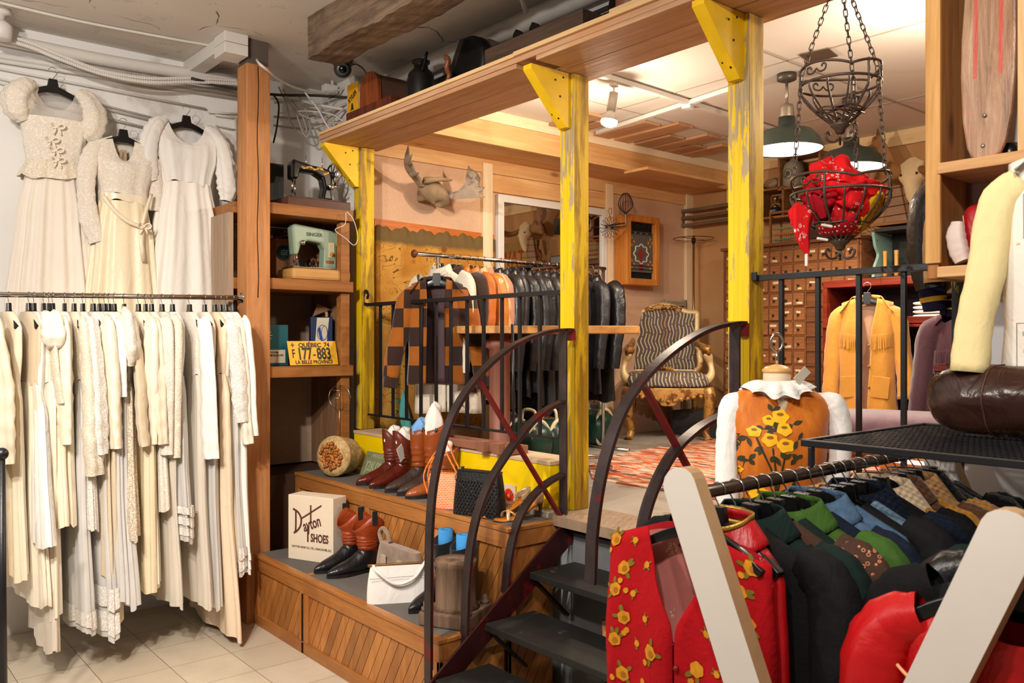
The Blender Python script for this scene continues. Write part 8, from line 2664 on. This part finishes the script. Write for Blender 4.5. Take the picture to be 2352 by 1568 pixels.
cloth(mb,O,V(0,-1,0),V(-1,0,0),[(0.44,0.20,0.058,0.004),(0.52,0.195,0.056,0.004)],24,3,96,8)
mb.build('hem_rib',M_NAVY,t)
mb=MB()
for z in(0.455,0.485):
 cloth(mb,O,V(0,-1,0),V(-1,0,0),[(z,0.2015,0.060,0.004),(z+0.010,0.2015,0.060,0.004)],24,3,96,3)
mb.build('hem_stripes',M_GKN,t)
P=[O+V(-0.02,0.17,-0.06),O+V(-0.05,0.215,-0.13),O+V(-0.06,0.225,-0.28),O+V(-0.06,0.205,-0.42)]
sl=sleeve(MB(),P,[0.05,0.062,0.058,0.05],0.8,4,18,6,V(-1,0,0),0.07).build('sleeve',M_BLKL,t)
q=P[-1]
sleeve(MB(),[q,q+V(0,-0.006,-0.03),q+V(0,-0.01,-0.075)],[0.045,0.043,0.036],0.8,4,18,5,V(-1,0,0),0.02).build('cuff',M_NAVY,sl)
sleeve(MB(),[q+V(0,-0.005,-0.028),q+V(0,-0.007,-0.045)],[0.0445,0.0425],0.8,4,18,2,V(-1,0,0),0.02).build('cuff_stripe',M_GKN,sl)
sleeve(MB(),[O+V(-0.045,0.15,-0.05),O+V(-0.075,0.185,-0.13),O+V(-0.09,0.185,-0.28),O+V(-0.09,0.18,-0.40)],[0.03,0.04,0.042,0.04],0.6,5,16,6,V(-1,0,0),0.05).build('camel_sleeve',M_TANW,t)
hanger(O+V(0,0,0.10),pi/2,'black hanger of the navy and camel varsity jacket')
O=W(2490,335,X=2.50)
us=(V(0,-1,0)*0.75+RV*0.6).normalized()
vs_=V(us.y,-us.x,0)
M_PRW=mat('white_printed_cotton','ece4da',0.8,0,0.03,6,0.15,60,0.2,wr=0.30)
M_PALEY=mat('pale_yellow_cotton','ecd9a0',0.8,0,0.05,6,0.15,60,0.2,wr=0.30)
t,pt=jacket('floral_shirt','white cotton shirt printed with framed flowers, pale yellow sleeve, hanging at the right edge','shirt',O,us,0.66,M_PRW,None,sh=0.165,chest=0.18,hem=0.19,seed=15,gap=((0,0.05),(0.2,0.004),(1,0.002)),collar=0.05,slv=0.50,splay=0.03,slv_r=(0.042,0.046,0.045,0.043,0.046),mats={'sleeve':M_PALEY},depth=0.06,arm=0.015)
M_INK=mat('ink_line','4c4640',0.7)
pc_={'y':mat('lemon_print','e6cf6c',0.8,0,0.05),'g':mat('mint_print','8fb59a',0.8,0,0.05),'p':mat('pink_print','d98f8c',0.8,0,0.05),'o':mat('apricot_print','efb184',0.8,0,0.05)}
def patch(mb,x0,x1,z0,z1,off=0.004,n=4):
 mb.grid(lambda u,v:pt(lerp(x0,x1,u),lerp(z0,z1,v),1)+vs_*off,n,n,False,True)
rng=random.Random(31)
panels=[(-0.135,-0.03,0.10,0.225,'yg'),(-0.125,-0.02,0.25,0.37,'pg'),(-0.125,-0.02,0.385,0.43,'yy'),(-0.15,-0.055,0.45,0.57,'yg'),(-0.16,-0.06,0.60,0.65,'gy'),(0.02,0.13,0.12,0.24,'pg'),(0.02,0.13,0.27,0.40,'yg'),(0.02,0.13,0.43,0.56,'og')]
acc={k:MB()for k in 'ygpo'}
ink=MB()
for x0,x1,z0,z1,cc in panels:
 e=0.0012
 for a in((x0,x1,z0,z0+e),(x0,x1,z1-e,z1),(x0,x0+e,z0,z1),(x1-e,x1,z0,z1)):
  patch(ink,*a,0.0042,5)
 if cc=='yy':
  patch(acc['y'],x0+0.003,x1-0.003,z0+0.003,z1-0.003)
  continue
 for k in range(16):
  cx,cz=rng.uniform(x0+0.01,x1-0.018),rng.uniform(z0+0.01,z1-0.016)
  q=acc[cc[k%2]]
  w=rng.uniform(0.008,0.016)
  patch(q,cx,cx+w,cz,cz+w*0.8,0.003+0.0002*k,3)
for x0,x1,z0,z1 in((-0.15,-0.02,0.085,0.09),(-0.15,-0.015,0.235,0.24),(-0.16,-0.02,0.44,0.444),(-0.05,-0.03,0.45,0.66),(-0.16,-0.05,0.585,0.593)):
 patch(acc['o'],x0,x1,z0,z1,0.003,5)
for k,m in pc_.items():
 acc[k].build('print_'+{'y':'lemons','g':'leaves','p':'roses','o':'borders'}[k],m,t)['kind']='stuff'
ink.build('print_outlines',M_INK,t)['kind']='stuff'
for k in range(5):
 MB().lathe([(0.010,0),(0.009,0.003),(0.004,0.003),(0,0.002)],pt(0.006,0.12+k*0.105,1)+vs_*0.006,14,vs_.to_track_quat('Z','Y').to_matrix()).build('button',mat('horn_button','9a7a4a',0.3),t)
hanger(O+V(0,0,0.10),math.atan2(us.y,us.x),'black hanger of the printed floral shirt')
# the foreground clothes rack
XR=1.45
RY1,RY2,RZR=1.160,0.545,1.268
M_RWH=mat('chipped_white_paint','ddd6cd',0.5,0,0.03,4,0.1,30,0.35,0,'8b7d6c',5,0.70)
M_RTAN=mat('bare_plywood_edge','b7946b',0.6,0,0.12,8,0.15,50)
M_RAIL=mat('brown_steel_tube','5b4b40',0.25,0.8,0.15,8,0.05,40,0.5)
t=thing('clothes_rack','white wooden X framed double clothes rack in the foreground','clothes rack',(1.9,0.85,0))
def leg_board(x,top,bot,flip):
 """board with rounded top, white faces and bare edges"""
 w=0.089
 top,bot=Vector(top),Vector(bot)
 d=(bot-top).normalized()
 s=V(0,d.z,-d.y)
 poly=[]
 for i in range(9):
  a=pi+pi*i/8 if not flip else pi+pi*i/8
  poly.append(top+s*(w/2*cos(a))+d*(w*0.42*sin(a)))
 poly+=[bot+s*(w/2),bot-s*(w/2)]
 mb=MB()
 n=len(poly)
 mb.add([p for p in poly],[tuple(range(n))])
 mb.add([p+V(0.038,0,0)for p in poly],[tuple(range(n))[::-1]])
 mb.slot=1
 mb.add(poly+[p+V(0.038,0,0)for p in poly],[(i,(i+1)%n,n+(i+1)%n,n+i)for i in range(n)])
 return mb.build('leg_board',[M_RWH,M_RTAN],t)
def topz(y):
 return RZR
for x in(XR,2.66):
 leg_board(x,(x,RY1+0.012,RZR+0.022),(x,0.635,0.004),False)
 leg_board(x+0.0385,(x+0.0385,RY2-0.012,RZR+0.022),(x+0.0385,1.07,0.004),True)
MB().tube([V(XR+0.03,RY1,RZR),V(2.69,RY1,RZR)],0.0148,16).build('rail',M_RAIL,t)
MB().tube([V(XR+0.07,RY2,RZR),V(2.69,RY2,RZR)],0.0148,16).build('rail',M_RAIL,t)
MB().beam((XR+0.08,0.853,0.52),(2.66,0.853,0.52),0.05,0.04).build('stretcher',M_RWH,t)
M_DEN=mat('mid_blue_denim','4b6580',0.85,0,0.25,60,0.35,200,0.15,wr=0.40)
M_DENL=mat('light_blue_denim','7a98b5',0.85,0,0.22,60,0.35,200,0.15,wr=0.40)
M_DEND=mat('dark_indigo_denim','141c2a',0.85,0,0.3,60,0.3,200,0.15,wr=0.40)
M_GRD=mat('dark_green_wool','142420',0.85,0,0.25,9,0.2,90,0.15,wr=0.40)
M_GRN2=mat('moss_green_felt','3c5c24',0.85,0,0.12,9,0.2,90,0.15,wr=0.40)
M_FLO=bandana_mat('dark_floral_print','4a3328','c9825a')
M_BLKW=mat('black_wool','0f0f11',0.8,0,0.3,9,0.2,90,0.2,wr=0.40)
M_MUS=mat('mustard_corduroy','b07a24',0.85,0,0.15,20,0.3,90,0.15,0.3,wr=0.40)
M_BRS=mat('brown_suede','5d3a22',0.85,0,0.2,9,0.3,90,0.15,0.3,wr=0.40)
M_EMB=bandana_mat('embroidered_beige_wool','b58a5c','7a3a3a')
M_FURB=mat('black_fur','0a0a0b',0.95,0,0.4,60,1.0,160,0.1,0.2)
M_SHEEP=mat('sheepskin','d5bd9b',0.95,0,0.15,50,1.0,70,0.1,0.4)
M_MAND=mat('red_silk','b3131a',0.4,0,0.12,8,0.1,40,0.4,wr=0.40)
M_GOLDT=mat('gold_braid','b08a3a',0.35,0.5,0.15,40,0.3,120)
M_REDK=mat('red_satin','b80f14',0.45,0,0.12,5,0.1,30,0.35,wr=0.40)
M_PIP=mat('peach_piping','e3a071',0.5)
def rack_coat(x,desc,m,L=0.66,RYc=RY1,slv=True,sl=0.56,w=0.215,rot=0.0,seed=0,collar=None,trim=None,th=0.034,fur=0.0,wide=None):
 rng=random.Random(seed*5+3)
 rot+=rng.uniform(-0.09,0.09)
 c,s=cos(rot),sin(rot)
 u,v=V(s,-c,0),V(-c,-s,0)
 O=V(x,RYc,RZR+0.0155-0.100)
 t=thing('jacket',desc,'jacket',(x,RYc,O.z-L))
 mb=MB()
 cloth(mb,O,u,v,[(0.0,0.072,0.045,fur),(0.02,0.12,0.046,0.002+fur),(0.07,w,th,0.003+fur),(0.25,w+0.01,th*1.2,0.006+fur),(L,w+0.015,th*1.3,0.010+fur)],6,seed,64 if not fur else 90,22,0.05)
 mb.build('body',m,t)
 if slv:
  for sg in(1,-1):
   q=rng.uniform(-0.01,0.02)
   P=[O+u*(sg*(w-0.045))-V(0,0,0.052),O+u*(sg*(w+0.015))-V(0,0,0.085),O+u*(sg*(w+0.045))+v*q-V(0,0,0.16),O+u*(sg*(w+0.05))+v*(0.015+q)-V(0,0,0.36),O+u*(sg*(w+0.045))+v*(0.02+q)-V(0,0,0.09+sl)]
   sleeve(MB(),P,[0.045,0.058,0.062,0.056,0.048],0.62,seed+sg,20,7,v,0.07+fur*8).build('sleeve',m,t)
 if collar is not None:
  k=wide or 1.0
  MB().grid(lambda i,j:O+u*((0.078+0.045*j*k)*cos(2*pi*i))+v*((0.05+0.022*j*k)*sin(2*pi*i))+V(0,0,0.035-0.055*j*k-0.03*max(0,sin(2*pi*i))),36,6,True).build('collar',collar,t,solid=0.005)
 if trim is not None:
  mb=MB()
  for sg in(1,):
   P=smoothpts([O+u*0.03+v*0.05-V(0,0,0.02),O+u*0.12+v*(th+0.012)-V(0,0,0.04),O+u*(w-0.01)+v*(th*0.7)-V(0,0,0.075),O+u*(w+0.045)+v*0.03-V(0,0,0.17)],6)
   mb.tube(P,0.004,6)
  mb.build('piping',trim,t)
 hanger(V(x,RYc,RZR+0.0155),pi/2+rot,hlabel(desc),None,'plastic',min(1,w/0.2))
 return t,O,u,v
K=rack_coat
tm,O,u,v=K(1.575,'red silk mandarin jacket with gold braided collar, behind the red floral vest',M_MAND,0.62,seed=1,collar=M_MAND,slv=False,w=0.17)
for k in(0,1):
 MB().grid(lambda i,j:O+u*((0.082+0.003)*cos(2*pi*i))+v*(0.056*sin(2*pi*i))+V(0,0,0.040-0.03*k-0.012*j-0.03*max(0,sin(2*pi*i))),36,3,True).build('gold_braid',M_GOLDT,tm,solid=0.004)
K(1.64,'black wool jacket, second behind the red floral vest',M_BLKW,0.66,seed=2)
K(1.70,'dark green wool jacket with long sleeve, left part of the foreground rack',M_GRD,0.70,seed=3,collar=M_GRD)
K(1.75,'dark brown shirt with orange flower print, left part of the foreground rack',M_FLO,0.64,seed=4,th=0.028)
K(1.80,'black green waistcoat on a wide hanger, left of the moss green jacket',M_GRD,0.6,seed=5,slv=False)
K(1.86,'moss green jacket with yellow piping',M_GRN2,0.66,seed=6,trim=mat('yellow_piping','d0a83a',0.5),collar=M_GRN2)
K(1.92,'dark indigo denim jacket, between the moss green jacket and the blue denim vest',M_DEND,0.64,seed=7)
K(1.98,'mid blue denim vest with frayed armholes',M_DEN,0.60,seed=8,slv=False,collar=M_DEN,w=0.225)
K(2.04,'grey blue denim vest with worn edge, right of the mid blue vest',M_DEN,0.6,seed=9,slv=False,w=0.22)
K(2.09,'black jacket, right of the grey blue denim vest',M_BLKW,0.66,seed=10)
K(2.14,'light blue denim vest with cut shoulder',M_DENL,0.60,seed=11,slv=False,w=0.215)
K(2.20,'dark navy jacket with a large stand up collar',M_DEND,0.66,seed=12,collar=M_DEND,wide=1.9)
K(2.26,'black jacket, right of the dark navy collar',M_BLKW,0.66,seed=13)
K(2.32,'mustard corduroy coat with cream sheepskin collar',M_MUS,0.68,seed=14,collar=M_SHEEP,wide=2.0)
K(2.38,'brown suede jacket, right of the sheepskin collar',M_BRS,0.66,seed=15,collar=M_BRS)
K(2.43,'mustard suede jacket, near the far end of the rack',M_MUS,0.66,seed=16)
K(2.48,'beige embroidered wool jacket with red stitching',M_EMB,0.64,seed=17,collar=M_EMB,wide=1.6)
K(2.53,'black fur coat, left one at the far end of the rack',M_FURB,0.70,seed=18,fur=0.006,collar=M_FURB,wide=1.5)
K(2.58,'black fur coat, middle one at the far end of the rack',M_FURB,0.70,seed=19,fur=0.006)
K(2.625,'black fur coat, right one at the far end of the rack',M_FURB,0.70,seed=20,fur=0.006)
tr,O,u,v=K(1.575,'red satin shirt with peach piping, first on the right rail',M_REDK,0.70,RYc=RY2,seed=31,collar=None,w=0.20)
tr.location.z-=0.035
O=O-V(0,0,0.035)
for s in(-1,1):
 P=smoothpts([O+v*0.062+u*(s*0.005)-V(0,0,0.24),O+v*0.058+u*(s*0.09)-V(0,0,0.19),O+v*0.045+u*(s*0.17)-V(0,0,0.15),O+v*0.01+u*(s*0.222)-V(0,0,0.13)],8)
 MB().tube(P,0.0035,6).build('piping',M_PIP,tr)
tb,O,u,v=K(1.66,'black jacket with a small round badge, second on the right rail',M_BLKW,0.66,RYc=RY2,seed=32,collar=M_BLKW)
MB().lathe([(0.016,0),(0.016,0.003),(0,0.003)],O+v*0.055+u*0.03-V(0,0,0.06),18,(v).to_track_quat('Z','Y').to_matrix()).build('badge',mat('red_white_badge','b3202a',0.4),tb)
K(1.73,'narrow red wool top, third on the right rail',M_REDK,0.66,RYc=RY2,seed=33,collar=M_REDK,slv=False,w=0.11)
K(1.82,'black leather jacket, fourth on the right rail',M_BLKL,0.66,RYc=RY2,seed=34)
K(1.92,'dark green jacket, fifth on the right rail',M_GRD,0.64,RYc=RY2,seed=35)
K(2.05,'black jacket, sixth on the right rail',M_BLKW,0.66,RYc=RY2,seed=36)
M_VEST=mat('red_felt','b5121b',0.85,0,0.08,9,0.15,90,0.15,wr=0.40)
O=V(XR+0.052,RY1+0.035,RZR-0.078)
uv_=V(0.10,-1,0).normalized()
t,pt=jacket('floral_vest','red sleeveless vest printed with yellow roses, hanging at the front of the rack','vest',O,uv_,0.62,M_VEST,M_BDK,sh=0.205,chest=0.215,hem=0.225,gap=((0,0.085),(0.18,0.055),(0.36,0.002),(1,0.002)),depth=0.045,seed=44,sleeves=False,collar=0,slope=0.34,folda=0.010)
vv=V(uv_.y,-uv_.x,0)
M_ROSE=mat('ochre_rose_print','d99416',0.8,0,0.2,60)
M_RLEAF=mat('olive_leaf_print','7d6f1a',0.8,0,0.2,40)
ros,lea=[],[]
rng=random.Random(12)
spots=[]
for s in(-1,1):
 for i in range(3):
  for j in range(9):
   x=0.05+i*0.062+(0.03 if j%2 else 0)
   z=0.02+j*0.066
   if x<interp([(0,0.1),(0.18,0.07),(0.36,0.012),(1,0.012)],z/0.62)[0]or x>0.195:
    continue
   spots.append((s*x+rng.uniform(-0.008,0.008),z+rng.uniform(-0.01,0.01),0.017 if(i+j)%2==0 else 0.008))
def blob(mb,x,z,r,off,n=24,sq=1.0,ang=0.0,wob=0.07):
 ring=[]
 for k in range(n):
  a=2*pi*k/n
  q=r*(1+wob*sin(6*a+x*90)+wob*0.6*sin(3*a+z*70))
  ex,ez=q*cos(a),q*sq*sin(a)
  ring.append((x+ex*cos(ang)-ez*sin(ang),z+ex*sin(ang)+ez*cos(ang)))
 mb.add([pt(a,b,1)+vv*off for a,b in ring],[tuple(range(n))],True)
mr,ml,md=MB(),MB(),MB()
for x,z,r in spots:
 for k in range(3):
  a=rng.uniform(0,6.28)
  blob(ml,x+cos(a)*r*1.35,z+sin(a)*r*1.35,r*0.6,0.0040,10,0.5,a,0)
 blob(mr,x,z,r,0.0046)
 if r>0.01:
  a=rng.uniform(0,6.28)
  blob(mr,x+cos(a)*r*1.9,z+sin(a)*r*1.9,r*0.42,0.0046)
  blob(md,x+0.003,z+0.002,r*0.45,0.0052)
ml.build('leaf_print',M_RLEAF,t)['kind']='stuff'
mr.build('rose_print',M_ROSE,t)['kind']='stuff'
md.build('rose_hearts',mat('dark_ochre_print','b06a10',0.8),t)['kind']='stuff'
for k in range(3):
 MB().lathe([(0.007,0),(0.006,0.004),(0,0.005)],pt(0.008,0.30+k*0.1,1)+vv*0.005,12,vv.to_track_quat('Z','Y').to_matrix()).build('button',mat('red_button','8e1014',0.4),t)
MB().grid(lambda i,j:pt(lerp(-0.12,0.12,i),lerp(0.02,0.34,j)*(1-0.45*abs(2*i-1)),-1)+vv*0.010,12,10).build('pink_lining',bandana_mat('pink_printed_lining','d9867e','f0dcc0'),t)
hanger(V(XR+0.053,RY1,RZR+0.0155),pi/2+0.1,'wide black hanger of the red floral vest at the rack front',None,'plastic',0.80)
SX0,SX1,SY0,SY1,SZ=1.95,2.64,0.50,1.185,1.345
t=thing('mesh_shelf','black steel mesh shelf standing across the two rails of the rack','mesh shelf',(2.3,0.85,SZ))
for nm,lo,hi in(('frame_bar',(SX0,SY0,SZ-0.012),(SX0+0.012,SY1,SZ+0.006)),('frame_bar',(SX1-0.012,SY0,SZ-0.012),(SX1,SY1,SZ+0.006)),('frame_bar',(SX0+0.012,SY1-0.012,SZ-0.012),(SX1-0.012,SY1,SZ+0.006)),('frame_bar',(SX0+0.012,SY0,SZ-0.012),(SX1-0.012,SY0+0.012,SZ+0.006))):
 MB().box(lo,hi).build(nm,M_BLACK,t,0.002)
mb=MB()
nx,ny=18,46
for i in range(1,nx):
 x=lerp(SX0+0.012,SX1-0.012,i/nx)
 mb.box((x-0.0022,SY0+0.012,SZ-0.003),(x+0.0022,SY1-0.012,SZ+0.001))
for j in range(1,ny):
 y=lerp(SY0+0.012,SY1-0.012,j/ny)
 mb.box((SX0+0.012,y-0.0010,SZ-0.0025),(SX1-0.012,y+0.0010,SZ+0.0005))
mb.build('wire_mesh',M_BLACK,t)
for x in(SX0+0.01,SX1-0.02):
 for y in(RY1,RY2):
  MB().box((x-0.008,y-0.006,RZR+0.0155),(x+0.008,y+0.006,SZ-0.012)).build('leg',M_BLACK,t,0.002)
bcn=V(2.40,0.82,SZ+0.101)
t=thing('duffel_bag','glossy dark brown leather barrel bag lying on the mesh shelf','bag',(2.40,0.82,SZ+0.002))
M_BRL=mat('glossy_brown_leather','38201a',0.26,0,0.35,6,0.25,12,0.55,0,'241410',4,0.55,wr=0.40)
axb=V(0.12,1,0).normalized()
sdb=V(1,-0.12,0).normalized()
def bagf(u,v):
 s=lerp(-0.245,0.245,v)
 k=(1-(abs(s)/0.245)**5)**0.4 if abs(s)<0.245 else 0
 a=2*pi*u
 w=1+0.03*sin(3*a+9*s)+0.025*sin(7*a-14*s)+0.02*sin(40*s+2*a)*abs(s)/0.24
 z=0.096*k*w*sin(a)
 return bcn+axb*s+sdb*(0.098*k*w*cos(a))+V(0,0,max(z,-0.095))
MB().grid(bagf,48,40,True).build('bag_body',M_BRL,t)
MB().tube([bagf(i/40,0.62)+(bagf(i/40,0.62)-bcn-axb*0.0576).normalized()*0.001 for i in range(40)],0.0022,6,True).build('seam',mat('brown_seam','5a3526',0.5),t)
pts=smoothpts([bagf(0.30,0.93),bagf(0.27,0.95)+V(0,0,0.02),bagf(0.2,0.93)+V(0,0,0.018),bagf(0.16,0.9)],6)
MB().flat(pts,0.03,0.005,(0,0,1)).build('strap',mat('red_brown_strap','5b2216',0.4,0,0.2,8),t)
